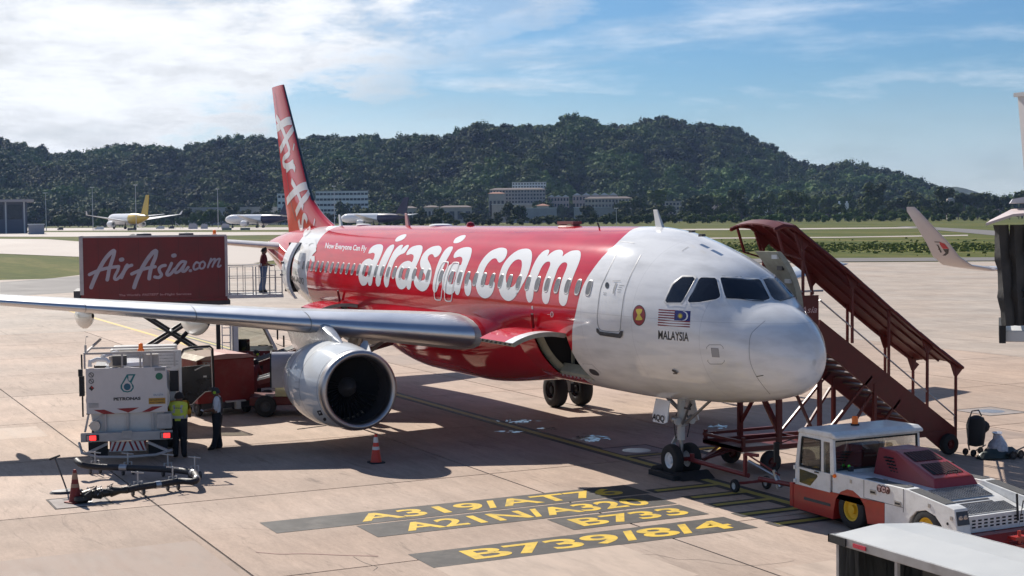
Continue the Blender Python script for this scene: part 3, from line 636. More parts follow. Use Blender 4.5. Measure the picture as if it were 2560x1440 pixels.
LET.append([A_([(855,480),(858,450),(885,405),(940,360),(1010,338),(1070,333),(1100,350),(1105,395),(1085,470),(1050,560),(1010,650),(975,740),(950,830),(930,920),(920,990),(900,1025),(880,1025),(860,1000),(852,965),(840,985),(815,1010),(780,1022),(740,1010),(705,960),(685,880),(685,800),(705,730),(745,660),(800,605),(860,580),(905,580),(935,600),(955,565),(967,520),(960,485),(930,472),(895,478),(865,487)]), A_([(770,800),(785,745),(815,700),(850,692),(880,705),(880,760),(860,820),(830,865),(800,872),(778,850)])])
LET.append([A_([(1330,342),(1370,345),(1400,375),(1400,420),(1375,470),(1335,510),(1300,522),(1285,508),(1275,485),(1250,472),(1215,485),(1190,520),(1190,560),(1215,610),(1240,680),(1248,760),(1235,860),(1210,950),(1170,1020),(1120,1052),(1070,1045),(1010,1000),(975,935),(970,870),(985,830),(1005,810),(1020,830),(1035,870),(1065,885),(1100,885),(1135,870),(1148,840),(1145,800),(1120,755),(1085,700),(1068,630),(1075,560),(1110,480),(1170,410),(1250,360)])])
LET.append([A_([(1560,352),(1580,365),(1572,400),(1530,480),(1480,570),(1430,680),(1395,800),(1370,900),(1350,980),(1325,1050),(1300,1072),(1278,1060),(1265,1010),(1268,930),(1285,840),(1310,730),(1345,620),(1395,510),(1450,420),(1510,365)])])
LET.append([A_([(1775,178),(1778,200),(1745,245),(1690,285),(1630,302),(1595,298),(1592,272),(1625,225),(1690,190),(1745,175)])])
LET.append([A_([(1592,515),(1598,480),(1630,430),(1690,388),(1770,365),(1830,363),(1868,380),(1875,425),(1858,510),(1825,600),(1785,700),(1755,790),(1730,880),(1705,970),(1690,1050),(1670,1100),(1645,1110),(1620,1085),(1610,1045),(1595,1070),(1560,1098),(1515,1100),(1470,1080),(1430,1030),(1412,950),(1415,860),(1435,780),(1475,700),(1535,640),(1600,615),(1660,622),(1700,645),(1722,600),(1730,555),(1715,520),(1680,512),(1640,522),(1605,532)]), A_([(1505,880),(1515,820),(1545,770),(1590,745),(1625,755),(1632,800),(1620,870),(1595,920),(1560,945),(1520,930)])])
LET.append([A_([(1830,868),(1860,885),(1870,940),(1865,1030),(1845,1100),(1815,1128),(1785,1105),(1765,1050),(1760,980),(1780,910)])])
LET.append([B_([(690,275),(730,295),(742,345),(725,410),(690,470),(640,515),(600,522),(578,495),(560,462),(525,452),(480,470),(420,530),(370,610),(335,700),(325,790),(325,850),(340,890),(375,910),(405,912),(430,895),(455,865),(485,842),(512,848),(527,880),(520,950),(490,1040),(440,1105),(375,1137),(310,1120),(250,1060),(215,970),(200,870),(205,760),(235,640),(290,520),(370,410),(470,325),(580,280),(640,270)])])
LET.append([B_([(1090,288),(1140,310),(1165,365),(1165,450),(1145,560),(1110,680),(1060,800),(1005,900),(945,1010),(880,1110),(820,1165),(765,1182),(700,1160),(640,1090),(605,1000),(590,890),(600,790),(625,680),(675,560),(745,460),(840,370),(940,310),(1020,290)]), B_([(945,470),(985,490),(995,550),(985,640),(955,740),(915,830),(870,905),(820,945),(770,935),(735,885),(720,820),(722,750),(745,670),(785,590),(840,520),(895,480)])])
LET.append([B_([(1075,1140),(1062,1060),(1068,980),(1090,870),(1125,750),(1170,620),(1225,500),(1290,400),(1365,330),(1430,305),(1460,315),(1460,350),(1430,415),(1480,370),(1560,320),(1640,305),(1685,320),(1702,365),(1690,420),(1740,380),(1830,330),(1920,315),(1980,325),(2002,370),(1995,450),(1960,560),(1905,690),(1860,810),(1825,920),(1800,1020),(1780,1130),(1755,1220),(1715,1265),(1670,1255),(1635,1200),(1628,1110),(1640,1000),(1665,880),(1700,770),(1745,660),(1770,580),(1768,540),(1740,520),(1690,530),(1640,580),(1600,650),(1565,750),(1530,850),(1500,950),(1480,1050),(1465,1150),(1440,1215),(1405,1237),(1370,1215),(1345,1160),(1338,1060),(1350,950),(1375,840),(1415,730),(1460,620),(1480,560),(1475,515),(1440,507),(1390,530),(1340,590),(1300,670),(1260,770),(1225,880),(1200,980),(1190,1080),(1170,1170),(1135,1208),(1100,1195)])])
for L in LET: decal('side_letter', [smooth_closed(q, 3) for q in L], M_whitedecal, fuse, 0.004, 5.0)
# small slogan
mb = MB(); vs, fs = text2d('Now Everyone Can Fly', 1.0, 0.02, 0.35); xe = max(v[0] for v in vs)
mb.add([on_skin(812+v[0]/xe*105, 620+v[0]/xe*8-v[1]*19+v[0]/xe*0, 0.005) for v in vs], fs); mb.build('slogan_letters', M_whitedecal, fuse)
M_blk = mat('black_lettering', (0.02, 0.02, 0.022), 0.4)
def skin_text(name, s, m, x0, y0, x1, y1, h, bold=0.03, shear=0.0, off=0.006):
    """text from (x0, y0) to (x1, y1) baseline, h = cap height in picture pixels"""
    mb = MB(); vs, fs = text2d(s, 1.0, bold, shear); xa = min(v[0] for v in vs); xe = max(v[0] for v in vs)
    P = [on_skin(x0+(v[0]-xa)/(xe-xa)*(x1-x0), y0+(v[0]-xa)/(xe-xa)*(y1-y0)-v[1]/0.73*h, off) for v in vs]
    if all(p is not None for p in P): mb.add(P, fs); return mb.build(name, m, fuse)
skin_text('country_letters', 'MALAYSIA', M_blk, 1646, 847, 1722, 853, 22, 0.018)
skin_text('registration_letters', '9M-AQQ', M_blk, 727, 702, 760, 709, 14, 0.01)
# flag
fl = lambda u, v: (1647+u*80-v*2.5-0*u, 773+u*5+v*44)
for i in range(14):
    if i % 2 == 0: decal('flag_stripe', [[fl(0 if i > 7 or True else 0, i/14), fl(0.52 if i < 8 else 1, i/14), fl(0.52 if i < 8 else 1, (i+1)/14), fl(0, (i+1)/14)]], mat('flag_red', (0.22, 0.01, 0.02), 0.35), fuse, 0.006, 12)
decal('flag_canton', [[fl(0.5, 0), fl(1, 0), fl(1, 8/14), fl(0.5, 8/14)]], mat('flag_blue', (0.01, 0.012, 0.16), 0.35), fuse, 0.005, 12)
fc_ = lambda cx, cy, r, a: (fl(cx, cy)[0]+r*math.cos(a)*0.9, fl(cx, cy)[1]+r*math.sin(a))
decal('flag_star', [[fc_(0.685, 0.31, 8.2 if k % 2 == 0 else 3.6, 2*PI*k/28) for k in range(28)]], mat('flag_yellow', (0.7, 0.55, 0.05), 0.4), fuse, 0.008)
decal('flag_crescent', [[fc_(0.80, 0.30, 11.5, a) for a in [rad(-115+230*k/16) for k in range(17)]] + [fc_(0.765, 0.30, 10.5, a) for a in [rad(102-204*k/16) for k in range(17)]]], M_whitedecal, fuse, 0.008)
# round emblem
el = lambda cx, cy, a_, b_, n=28: [(cx+a_*math.cos(2*PI*k/n), cy+b_*math.sin(2*PI*k/n)) for k in range(n)]
decal('emblem', [el(1598, 788.5, 16.2, 26)], M_blk, fuse, 0.004); decal('emblem', [el(1598, 788.5, 14.6, 24)], mat('emblem_red', (0.30, 0.01, 0.015), 0.35), fuse, 0.006)
decal('emblem', [smooth_closed([(1591, 773), (1606, 773), (1604, 782), (1600.5, 787), (1605, 794), (1606, 800), (1590, 800), (1592, 793), (1594.5, 787), (1592, 781)], 2)], mat('flag_yellow', (0.7, 0.55, 0.05)), fuse, 0.008)
# door outline, lower sill and its fittings
M_seam = mat('grey_seam', (0.28, 0.29, 0.30), 0.5)
decal_strokes('passenger_door_outline', [[(1543, 631), (1515, 690), (1501, 725), (1494, 780), (1494, 805), (1498, 820), (1506, 826), (1528, 829), (1545, 829), (1551, 822), (1553, 795), (1560, 740), (1572, 700), (1588, 665), (1602, 638)]], M_seam, fuse, 0.005, w=1.6)
decal('door_sill', [[(1492, 821), (1497, 821), (1500, 828), (1548, 834), (1552, 827), (1559, 827), (1557, 840), (1552, 845), (1502, 838), (1493, 830)]], M_dgrey, fuse, 0.02)
decal('door_porthole', [el(1518, 713.5, 5, 8)], M_glassd, fuse, 0.006)
decal_strokes('door_handle', [([(1534, 733), (1536, 722), (1541, 708)], 3.0), ([(1533, 703), (1551, 702)], 1.5)], M_seam, fuse, 0.012)
for q_st in [([(1548, 713), (1560, 714)], 1.2), ([(1546, 718), (1555, 719)], 1.2), ([(1544, 724), (1553, 724)], 1.4), ([(1544, 730), (1551, 730)], 1.4), ([(1509, 732), (1516, 732)], 1.3), ([(1509, 736), (1516, 737)], 1.3)]: decal_strokes('door_placard', [q_st], M_seam, fuse, 0.005)
# access panels and small plates on the nose
def rrect(x0, y0, x1, y1, r=5, sk=0): return [(x0+r, y0), (x1-r, y0), (x1, y0+r), (x1+sk, y1-r), (x1-r+sk, y1), (x0+r+sk, y1), (x0+sk, y1-r), (x0, y0+r), (x0+r, y0)]
decal_strokes('access_panel', [rrect(1767, 862, 1808, 910, 6, 3)], M_blk, fuse, 0.004, w=0.9, k=1)
decal('access_panel_window', [[(1778, 870), (1796, 871), (1799, 893), (1781, 892)]], mat('panel_grey', (0.36, 0.36, 0.37), 0.4), fuse, 0.005); decal_strokes('access_panel', [[(1778, 870), (1796, 871), (1799, 893), (1781, 892), (1778, 870)]], M_blk, fuse, 0.006, w=0.7, k=1)
decal_strokes('access_panel', [[(1457, 909), (1480, 911), (1500, 930), (1516, 950), (1490, 947), (1475, 935), (1457, 909)]], M_seam, fuse, 0.004, w=0.8, k=1)
decal('outflow_valve', [smooth_closed([(1475, 922), (1488, 925), (1498, 935), (1496, 939), (1482, 936), (1474, 928)], 3)], M_dgrey, fuse, 0.005)
decal_strokes('radome_seam', [[(1913, 802), (1890, 822), (1877, 838), (1873, 870), (1876, 905), (1888, 935), (1906, 962), (1925, 985)]], mat('seam_dark', (0.16, 0.16, 0.18), 0.6), fuse, 0.003, w=0.9)
decal_strokes('radome_seam', [[(1892, 941), (1908, 938)]], M_blk, fuse, 0.006, w=2.0, k=1)
decal_strokes('sensor_probe', [([(1684, 924), (1693, 930)], 5), ([(1686, 932), (1694, 932)], 3)], M_dgrey, fuse, 0.03, k=1)
decal_strokes('wiper_scuffs', [([(1805, 690), (1845, 692)], 1.0), ([(1850, 691), (1905, 696)], 1.0)], M_seam, fuse, 0.005, k=1)
for P in ([(1548, 604), (1586, 608)], [(1705, 628), (1720, 618)]): decal_strokes('vortex_strake', [P], M_seam, fuse, 0.01, w=1.0, k=1)
decal_strokes('static_port', [el(1380, 786, 3.2, 6.5, 12) + [(1383.2, 786)], ([(1369, 786), (1379, 786)], 0.8)], M_lgrey, fuse, 0.005, w=1.6, k=1); decal('static_port', [el(1380, 786, 1.4, 3, 10)], M_blk, fuse, 0.006)
decal('static_port', [el(1331, 769, 2.2, 5, 10)], M_lgrey, fuse, 0.006)
# cockpit windows (mirrored to port for the side panes)
COCK = [[(1668, 757), (1664, 752), (1682, 712), (1706, 693), (1733, 693), (1738, 698), (1709, 750), (1703, 757)],
        [(1724, 757), (1720, 752), (1722, 747), (1748, 698), (1753, 694), (1787, 695), (1792, 700), (1801, 738), (1799, 744), (1790, 749), (1750, 756)],
        [(1801, 697), (1803, 694), (1897, 699), (1902, 703), (1924, 745), (1922, 749), (1912, 752), (1822, 747), (1815, 744), (1812, 738)],
        [(1907, 699), (1945, 689), (1952, 697), (1983, 741), (1975, 748), (1950, 754), (1936, 750), (1928, 742)]]
for i, P in enumerate(COCK):
    def grow(P, k): 
        cx = sum(p[0] for p in P)/len(P); cy = sum(p[1] for p in P)/len(P); return [(cx+(p[0]-cx)*k, cy+(p[1]-cy)*k) for p in P]
    fr = decal('cockpit_window', [grow(P, 1.13 if i == 0 else 1.06), P], M_lgrey if i == 0 else M_white, fuse, 0.012, 4)
    pa = decal('cockpit_window_pane', [P], M_glassd, fuse, 0.006, 5)
    if i < 2:
        for o in (fr, pa):
            m = o.copy(); m.data = o.data.copy(); COL.objects.link(m); m.scale = (1, -1, 1); m.data.flip_normals()
decal_strokes('windscreen_wiper', [([(1815, 747), (1850, 749), (1880, 754)], 1.6), ([(1880, 754), (1908, 755)], 2.4)], M_blk, fuse, 0.03, k=2)
decal_strokes('windscreen_wiper', [([(1950, 753), (1983, 744)], 2.6)], M_blk, fuse, 0.03, k=1)
# cabin windows
WX = [-6.151-0.533*i for i in range(15)] + [-14.18, -14.92] + [-15.8845-0.533*i for i in range(23)]
def oval(w, h, p=3.0, n=20): return [((abs(math.cos(a))**(2/p))*math.copysign(w, math.cos(a)), (abs(math.sin(a))**(2/p))*math.copysign(h, math.sin(a))) for a in [2*PI*k/n for k in range(n)]]
M_wfr = mat('window_surround', (0.50, 0.48, 0.47), 0.4); M_pane = mat('cabin_window_pane', (0.15, 0.15, 0.155), 0.15, 0, 0.15, rvar=0.03)
def win_pt(x, u, v, off, zc=4.48):
    s = -x; th0 = th_of_z(s, zc); th = th0 - v/2.02; return FP(s-u, th, off)
for x in WX:
    k = MB(); P = oval(0.135, 0.205); Q = oval(0.098, 0.165)
    rows = [[win_pt(x, p[0], p[1], 0.003) for p in P+P[:1]], [win_pt(x, (p[0]+q[0])/2, (p[1]+q[1])/2, 0.012) for p, q in zip(P+P[:1], Q+Q[:1])], [win_pt(x, q[0], q[1], 0.006) for q in Q+Q[:1]]]
    k.grid(rows); w = k.build('cabin_window', M_wfr, fuse, smooth=True)
    k = MB(); k.add([win_pt(x, 0, 0, 0.0075)] + [win_pt(x, q[0], q[1], 0.006) for q in Q], [(0, i+1, (i+1) % 20+1) for i in range(20)]); k.build('pane', M_pane, w)
# overwing exits: outlines round two windows
for x in (-14.18, -14.92):
    k = MB(); P = oval(0.30, 0.58, 5, 28)
    for r_, (a, b) in enumerate(((1.0, 0.93),)):
        k.grid([[win_pt(x, p[0]*a, p[1]*a-0.12, 0.016) for p in P+P[:1]], [win_pt(x, p[0]*b*0.90, p[1]*b*1.01-0.12, 0.020) for p in P+P[:1]]])
    ex = k.build('overwing_exit_outline', mat('exit_outline', (0.66, 0.62, 0.61), 0.4), fuse, smooth=True)
# top aerials and beacon
def blade(name, x, h, c, lean, m, z=5.92, y=0.0, t=0.04):
    k = MB(); k.add([(x+c/2, y-t, z-0.03), (x-c/2, y-t, z-0.03), (x-c/2, y+t, z-0.03), (x+c/2, y+t, z-0.03), (x+c*0.12-lean, y-t*.3, z+h), (x-c/2-lean, y-t*.3, z+h), (x-c/2-lean, y+t*.3, z+h), (x+c*0.12-lean, y+t*.3, z+h)],
                    [(0, 1, 2, 3), (4, 5, 6, 7), (0, 1, 5, 4), (1, 2, 6, 5), (2, 3, 7, 6), (3, 0, 4, 7)]); return k.build(name, m, fuse, bevel=0.008)
blade('aerial', -5.95, 0.42, 0.30, 0.16, M_lgrey, 5.91); blade('aerial', -21.95, 0.42, 0.30, 0.12, mat('pinkish_aerial', (0.5, 0.30, 0.29), 0.4)); blade('aerial', -28.6, 0.40, 0.26, 0.12, M_lgrey)
for x, r_, c in ((-26.2, 0.26, M_lgrey), (-19.2, 0.34, M_white)):
    k = MB(); k.lathe([(r_, 5.90), (r_*0.95, 5.95), (r_*0.6, 5.98), (0.001, 5.985)], (x, 0, 0), n=20, sx=1.7); k.build('dome_aerial', c, fuse, smooth=True)
k = MB(); k.lathe([(0.14, 5.90), (0.13, 5.96), (0.09, 6.02), (0.001, 6.05)], (-16.9, 0, 0), n=16); k.build('beacon', mat('red_beacon', (0.3, 0.01, 0.02), 0.2), fuse, smooth=True)
k = MB(); k.lathe([(0.3, 5.90), (0.22, 5.94), (0.001, 5.95)], (-10.5, 0, 0), n=16, sx=2.0); k.bb(-11.0, -10.1, -0.13, 0.13, 5.97, 6.05); k.bb(-10.95, -10.85, -.1, .1, 5.9, 6.0); k.bb(-10.25, -10.15, -.1, .1, 5.9, 6.0); k.build('satellite_aerial', mat('brown_red', (0.25, 0.08, 0.07), 0.5), fuse)
k = MB(); k.bar((-8.3, -0.35, 5.88), (-8.35, -0.38, 6.02), 0.03); k.build('drain_mast', M_dgrey, fuse)
k = MB(); k.bb(-4.25, -4.12, -0.3, -0.2, 5.79, 5.84); k.bb(-3.85, -3.7, -0.3, -0.2, 5.7, 5.76); k.build('nose_lamp', M_dgrey, fuse)
k = MB(); k.bar((-4.1, -0.35, 1.83), (-4.2, -0.38, 1.70), 0.05); k.bar((-4.12, -0.36, 1.71), (-4.3, -0.4, 1.72), 0.04); k.build('drain_mast', M_blk, fuse)

# ---------------- belly fairing
bf = MB(); rows = []
def sstep(x): x = max(0.0, min(1.0, x)); return x*x*(3-2*x)
for i in range(49):
    u = i/48; s = 9.6+13.4*u; e = sstep(u/0.34)*sstep((1-u)/0.42); row = []
    for j in range(49):
        f = j/48; th = rad(97+166*f); b = FP(s, th, -0.02); w_ = min(1.0, min(f, 1-f)/0.13); w_ = sstep(w_)
        sn, cs = math.sin(th), math.cos(th)
        y = b.y*(1+e*w_*(0.10+0.16*abs(math.sin(2*th)))); z = 3.855+(b.z-3.855)*(1+e*w_*(0.16+0.10*abs(math.sin(2*th))))-0.0
        row.append((b.x, y, max(z, 1.44)))
    rows.append(row)
bf.grid(rows); belly = bf.build('belly_fairing', M_red, air, smooth=True, angle=70)

# ---------------- wings
def airfoil(n=14, t=0.12):
    up = []; lo = []
    for i in range(n+1):
        x = (1-math.cos(PI*i/n))/2; y = 5*t*(0.2969*math.sqrt(x)-0.126*x-0.3516*x*x+0.2843*x**3-0.1036*x**4); cam_ = 0.015*math.sin(PI*x)
        up.append((x, y+cam_)); lo.append((x, -y*0.95+cam_))
    return up, lo
def wing_sec(y):
    """y outwards; returns LE x, LE z, chord, thickness"""
    xle = -12.0 - 0.5206*(y-2.0); zle = 2.93 + 0.09*(y-2.0) + 0.0008*(y-2)**2*0
    ykink = 6.4; xte = -19.05 if y <= ykink else -19.05 - (y-ykink)*0.245
    return xle, zle, xle-xte, (0.152 if y < 3 else 0.152-0.045*min(1, (y-3)/10))
def wing_pt(y, x, z, side):
    xle, zle, ch, t = wing_sec(y); tw = rad(3.2-4.0*(y-2)/15); 
    return (xle - x*ch*math.cos(tw) - z*ch*math.sin(tw)*0, side*y, zle - x*ch*math.sin(tw)*0.6 + z*ch)
def wing(side):
    ys = [1.7, 2.3, 3, 4, 5, 5.9, 6.4, 7.5, 9, 10.5, 12, 13.5, 15, 16.2, 16.8, 17.0]
    w = MB()
    rows = []
    for y in ys:
        t = wing_sec(y)[3]; up, lo = airfoil(16, t); k_ = 1.0 if y < 16.5 else (0.8 if y < 16.9 else 0.3)
        loop = [wing_pt(y, 0.0+p[0], p[1]*k_, side) for p in lo[::-1]] + [wing_pt(y, p[0], p[1]*k_, side) for p in up[1:]]
        rows.append(loop)
    w.grid(rows); wo = w.build('wing', M_grey, air, smooth=True, angle=50)
    # polished slats on the leading edge, in spans with gaps between
    for a, b in ((2.15, 6.1), (6.13, 8.9), (8.93, 11.6), (11.63, 14.3), (14.33, 16.6)):
        k = MB(); rr = []
        for i in range(9):
            y = a + (b-a)*i/8; t = wing_sec(y)[3]; up, lo = airfoil(24, t); sc = 1.02
            pl = [p for p in lo if p[0] < 0.085][::-1]; pu = [p for p in up[1:] if p[0] < 0.17]
            rr.append([wing_pt(y, p[0]-0.006*(1-p[0]/0.17), p[1]*1.035+(0.002 if q else -0.002), side) for q, L in ((0, pl), (1, pu)) for p in L])
        k.grid(rr); ca = [Vector(p) for p in rr[0]]; k.build('slat', M_metal, wo, smooth=True, angle=60)
    # fixed leading edge piece over the pylon
    # flap track fairings
    for y, L in ((3.4, 2.0), (8.2, 2.6), (11.2, 2.2), (14.0, 1.9)):
        xle, zle, ch, t = wing_sec(y); k = MB(); rr = []
        for i in range(13):
            u = i/12; x = xle-ch*0.42-(ch*0.62+0.7)*u; r_ = 0.26*math.sin(PI*min(1, u*0.96+0.04))**0.7*(1 if u < 0.6 else 1)
            rr.append([(x, side*y+r_*0.6*math.cos(2*PI*q/14), zle-0.22-0.10*u-r_*0.6+r_*1.1*math.sin(2*PI*q/14)) for q in range(15)])
        k.grid(rr); k.build('flap_fairing', mat('fairing_white', (0.55, 0.55, 0.53), 0.35, coat=0.4) if side < 0 else M_red, wo, smooth=True)
    # flap and aileron trailing panels: hinge gaps
    k = MB()
    for a, b, f in ((2.2, 6.3, 0.74), (6.5, 13.0, 0.72), (13.1, 16.4, 0.72)):
        k.grid([[wing_pt(a+(b-a)*i/10, f, airfoil(16, wing_sec(a+(b-a)*i/10)[3])[0][10][1]+0.006, side) for i in range(11)], [wing_pt(a+(b-a)*i/10, f+0.012, airfoil(16, wing_sec(a+(b-a)*i/10)[3])[0][10][1]+0.004, side) for i in range(11)]])
    k.build('hinge_gap', M_dgrey, wo)
    # engine
    yc = 5.75*side; ex = -11.35; zc_ = 1.74
    def dr(x): return x
    e = MB(); e.lathe([(1.005, ex-0.42), (1.03, ex-0.30), (1.045, ex-0.10), (1.02, ex-0.03), (0.975, ex+0.01), (0.93, ex), (0.885, ex-0.05), (0.862, ex-0.14), (0.86, ex-0.30)][::-1], (0, yc, zc_), 'x', 64)
    lip = e.build('inlet_lip', mat('worn_lip_metal', (0.46, 0.44, 0.44), 0.40, 1.0, 0.12, 2.0, rvar=0.06), wo, smooth=True, angle=60)
    e = MB(); e.lathe([(1.006, ex-0.42), (1.06, ex-0.75), (1.12, ex-1.2), (1.155, ex-1.7), (1.16, ex-2.1), (1.13, ex-2.6), (1.06, ex-3.1), (0.97, ex-3.5), (0.90, ex-3.75), (0.84, ex-3.75), (0.84, ex-3.0)], (0, yc, zc_+0.0), 'x', 64)
    cowl = e.build('engine_cowl', mat('cowl_paint', (0.70, 0.72, 0.72), 0.4, 0, 0.04, 2.0, coat=0.8, spec=0.0, dirt=0.15, dirt_scale=0.9, dirt_col=(0.36, 0.36, 0.35)), wo, smooth=True, angle=60)
    for xx in (-0.5, -1.55, -2.55):
        k = MB(); r_ = {-0.5: 1.018, -1.55: 1.147, -2.55: 1.136}[xx]; k.lathe([(r_+0.003, ex+xx+0.006), (r_+0.004, ex+xx-0.006)], (0, yc, zc_), 'x', 64); k.build('cowl_seam', M_dgrey, cowl)
    k = MB(); k.lathe([(0.86, ex-0.28), (0.87, ex-0.7), (0.90, ex-1.1), (0.90, ex-1.4)], (0, yc, zc_), 'x', 48); k.build('inlet_duct', M_dgrey, wo, smooth=True)
    k = MB(); k.lathe([(0.88, ex-1.35), (0.001, ex-1.36)], (0, yc, zc_), 'x', 32); k.build('fan_backing', M_dark, wo)
    fan = None
    for b in range(36):
        k = MB(); a0 = 2*PI*b/36; rr = []
        for i in range(5):
            r_ = 0.26+0.62*i/4; tw = 0.9-0.5*i/4; a = a0+0.10*i/4
            rr.append([(ex-0.98-0.06*math.cos(tw)*s_*1.5, yc+r_*math.cos(a+s_*0.075*(0.5+0.5*0.9)), zc_+r_*math.sin(a+s_*0.075)) for s_ in (-1, 0, 1)])
        k.grid(rr); k.build('fan_blade', mat('fan_titanium', (0.09, 0.09, 0.095), 0.45, 0.7, 0.1), wo, smooth=True, merge=0)
    k = MB(); k.lathe([(0.001, ex-0.62), (0.10, ex-0.70), (0.20, ex-0.86), (0.27, ex-1.0)], (0, yc, zc_), 'x', 24); k.build('spinner', M_dgrey, wo, smooth=True)
    k = MB(); k.lathe([(0.62, ex-3.2), (0.60, ex-3.8), (0.50, ex-4.3), (0.36, ex-4.5), (0.001, ex-4.75)], (0, yc, zc_), 'x', 32); k.build('core_nozzle', mat('hot_metal', (0.25, 0.22, 0.20), 0.4, 0.9), wo, smooth=True)
    # nacelle strake, latch plates, pylon
    k = MB(); a = rad(125) if side < 0 else rad(55)
    k.prism([(ex-1.0, 0), (ex-2.0, 0), (ex-2.0, 0.28), (ex-1.75, 0.30)], -0.012, 0.012, 'y'); 
    Rm = Matrix.Rotation(rad(-40)*(-side), 4, 'X'); kk = MB(); kk.M = Matrix.Translation((0, yc, zc_)) @ Matrix.Rotation(rad(38)*side*1, 4, 'X') @ Matrix.Translation((0, 0, 1.12)); kk.prism([(ex-1.0, 0), (ex-2.0, 0), (ex-2.0, 0.28), (ex-1.75, 0.30)], -0.012, 0.012, 'y'); kk.build('nacelle_strake', M_lgrey, cowl)
    P = MB(); rr = []
    prof = [(ex-1.35, zc_+1.08, zc_+1.12, 0.03), (ex-1.7, zc_+1.08, zc_+1.25, 0.12), (ex-2.2, zc_+1.0, zc_+1.42, 0.17), (ex-2.7, zc_+0.9, zc_+1.60, 0.19), (ex-3.2, zc_+0.8, zc_+1.55, 0.20), (ex-4.2, zc_+0.55, zc_+1.4, 0.20), (ex-5.2, zc_+0.75, zc_+1.3, 0.14), (ex-6.0, zc_+1.15, zc_+1.25, 0.03)]
    for x, zl, zh, hw in prof:
        hw2 = hw; rr.append([(x, yc-hw2*.9, zl), (x, yc-hw2, (zl+zh)/2), (x, yc-hw2*.85, zh-0.08*hw*3), (x, yc-hw2*.4, zh), (x, yc+hw2*.4, zh), (x, yc+hw2*.85, zh-0.08*hw*3), (x, yc+hw2, (zl+zh)/2), (x, yc+hw2*.9, zl)])
    P.grid(rr); P.add(rr[0], [tuple(range(8))]); P.build('pylon', mat('pylon_paint', (0.50, 0.50, 0.50), 0.3, 0.3, 0.06, coat=0.5), wo, smooth=True, angle=50)
    return wo
wr = wing(-1); wl = wing(1)
k = MB(); k.bar((-12.35, -6.35, 0.75), (-12.95, -6.95, 0.62), 0.02); k.build('drain_tube', M_dgrey, wr)
# dark vent slots on the near cowl
BVn = None
def obj_bvh(o):
    dg = bpy.context.evaluated_depsgraph_get(); me = o.data; return BVHTree.FromPolygons([v.co.copy() for v in me.vertices], [tuple(p.vertices) for p in me.polygons])
bc = obj_bvh([c for c in wr.children if c.name.startswith('engine_cowl')][0])
decal('cowl_vent', [[(792, 1027), (802, 1025), (808, 1037), (798, 1039)]], M_dark, wr, 0.006, None, bc); decal('cowl_vent', [el(812, 1048, 4, 4.5, 12)], M_dark, wr, 0.006, None, bc)
for P in ([(738, 955), (748, 955)], [(738, 972), (748, 972)]): decal_strokes('cowl_latch', [P], M_seam, wr, 0.006, bc, 1.2, 1)

# ---------------- fin
def fin_pt(zf, x, y):
    u = (zf-5.8)/(11.78-5.8); le = -31.0-4.35*u if zf > 6.9 else None
    xle = -31.05-4.3*u; xte = -35.05-1.95*u; ch = xle-xte
    fil = max(0, (7.3-zf)/1.5)**2.2*2.1 if zf < 7.3 else 0
    return (xle+fil-(ch+fil)*x, y*ch, zf)
k = MB(); rows = []
for i in range(25):
    zf = 5.55+6.23*i/24; up, lo = airfoil(12, 0.10); kk = 1.0 if zf < 11.6 else 0.75
    up = [(p[0], (p[1]-0.015*math.sin(PI*p[0]))*kk) for p in up]
    rows.append([fin_pt(zf, p[0], -p[1]) for p in up[::-1]] + [fin_pt(zf, p[0], p[1]) for p in up[1:]])
k.grid(rows); k.add(rows[-1], [tuple(range(len(rows[-1])))])
fin = k.build('tail_fin', M_red, air, smooth=True, angle=50); bfin = obj_bvh(fin)
k = MB()     # dark leading edge strip and rudder gap
rr = []
for i in range(20):
    zf = 6.9+4.85*i/19; up, _ = airfoil(24, 0.10); up = [(p[0], (p[1]-0.015*math.sin(PI*p[0]))) for p in up if p[0] < 0.03]
    rr.append([fin_pt(zf, p[0]-0.003, -p[1]*1.04) for p in up[::-1]] + [fin_pt(zf, p[0]-0.003, p[1]*1.04) for p in up[1:]])
k.grid(rr); k.build('fin_leading_edge', mat('dark_teal_edge', (0.05, 0.08, 0.09), 0.3, 0.5), fin, smooth=True)
k = MB(); z0 = 6.0
for sd in (-1, 1): k.grid([[fin_pt(6.1+5.4*i/10, 0.70, sd*0.033) for i in range(11)], [fin_pt(6.1+5.4*i/10, 0.712, sd*0.0325) for i in range(11)]])
k.build('rudder_gap', M_dgrey, fin)
# script lettering strokes (x right, y down, from the truck's panel)
SCR = [([(215,780),(270,640),(340,490),(430,330),(520,220),(575,180)],64), ([(588,188),(570,270),(535,380),(505,480),(485,590),(472,652)],58), ([(188,570),(300,515),(420,475),(540,450),(655,435)],52),
       ([(655,438),(640,500),(602,575),(588,630),(620,645),(675,600),(735,510),(770,435),(785,415)],46), ([(790,410),(745,510),(700,615)],52), ([(745,510),(800,440),(862,412)],50), ([(690,325),(712,320)],66),
       ([(900,772),(940,650),(1010,490),(1100,330),(1190,210),(1238,178)],64), ([(1252,188),(1235,280),(1195,380),(1165,470),(1145,570),(1138,628)],60), ([(862,555),(980,500),(1100,460),(1232,435)],52),
       ([(1390,412),(1335,425),(1295,465),(1305,515),(1332,565),(1290,608),(1225,600)],50), ([(1490,378),(1450,470),(1415,540),(1430,570),(1480,545),(1540,470)],48), ([(1515,255),(1538,250)],64),
       ([(1712,355),(1650,350),(1590,410),(1545,490),(1560,530),(1625,490),(1700,385)],44), ([(1712,355),(1672,450),(1660,505),(1700,500),(1750,440)],44)]
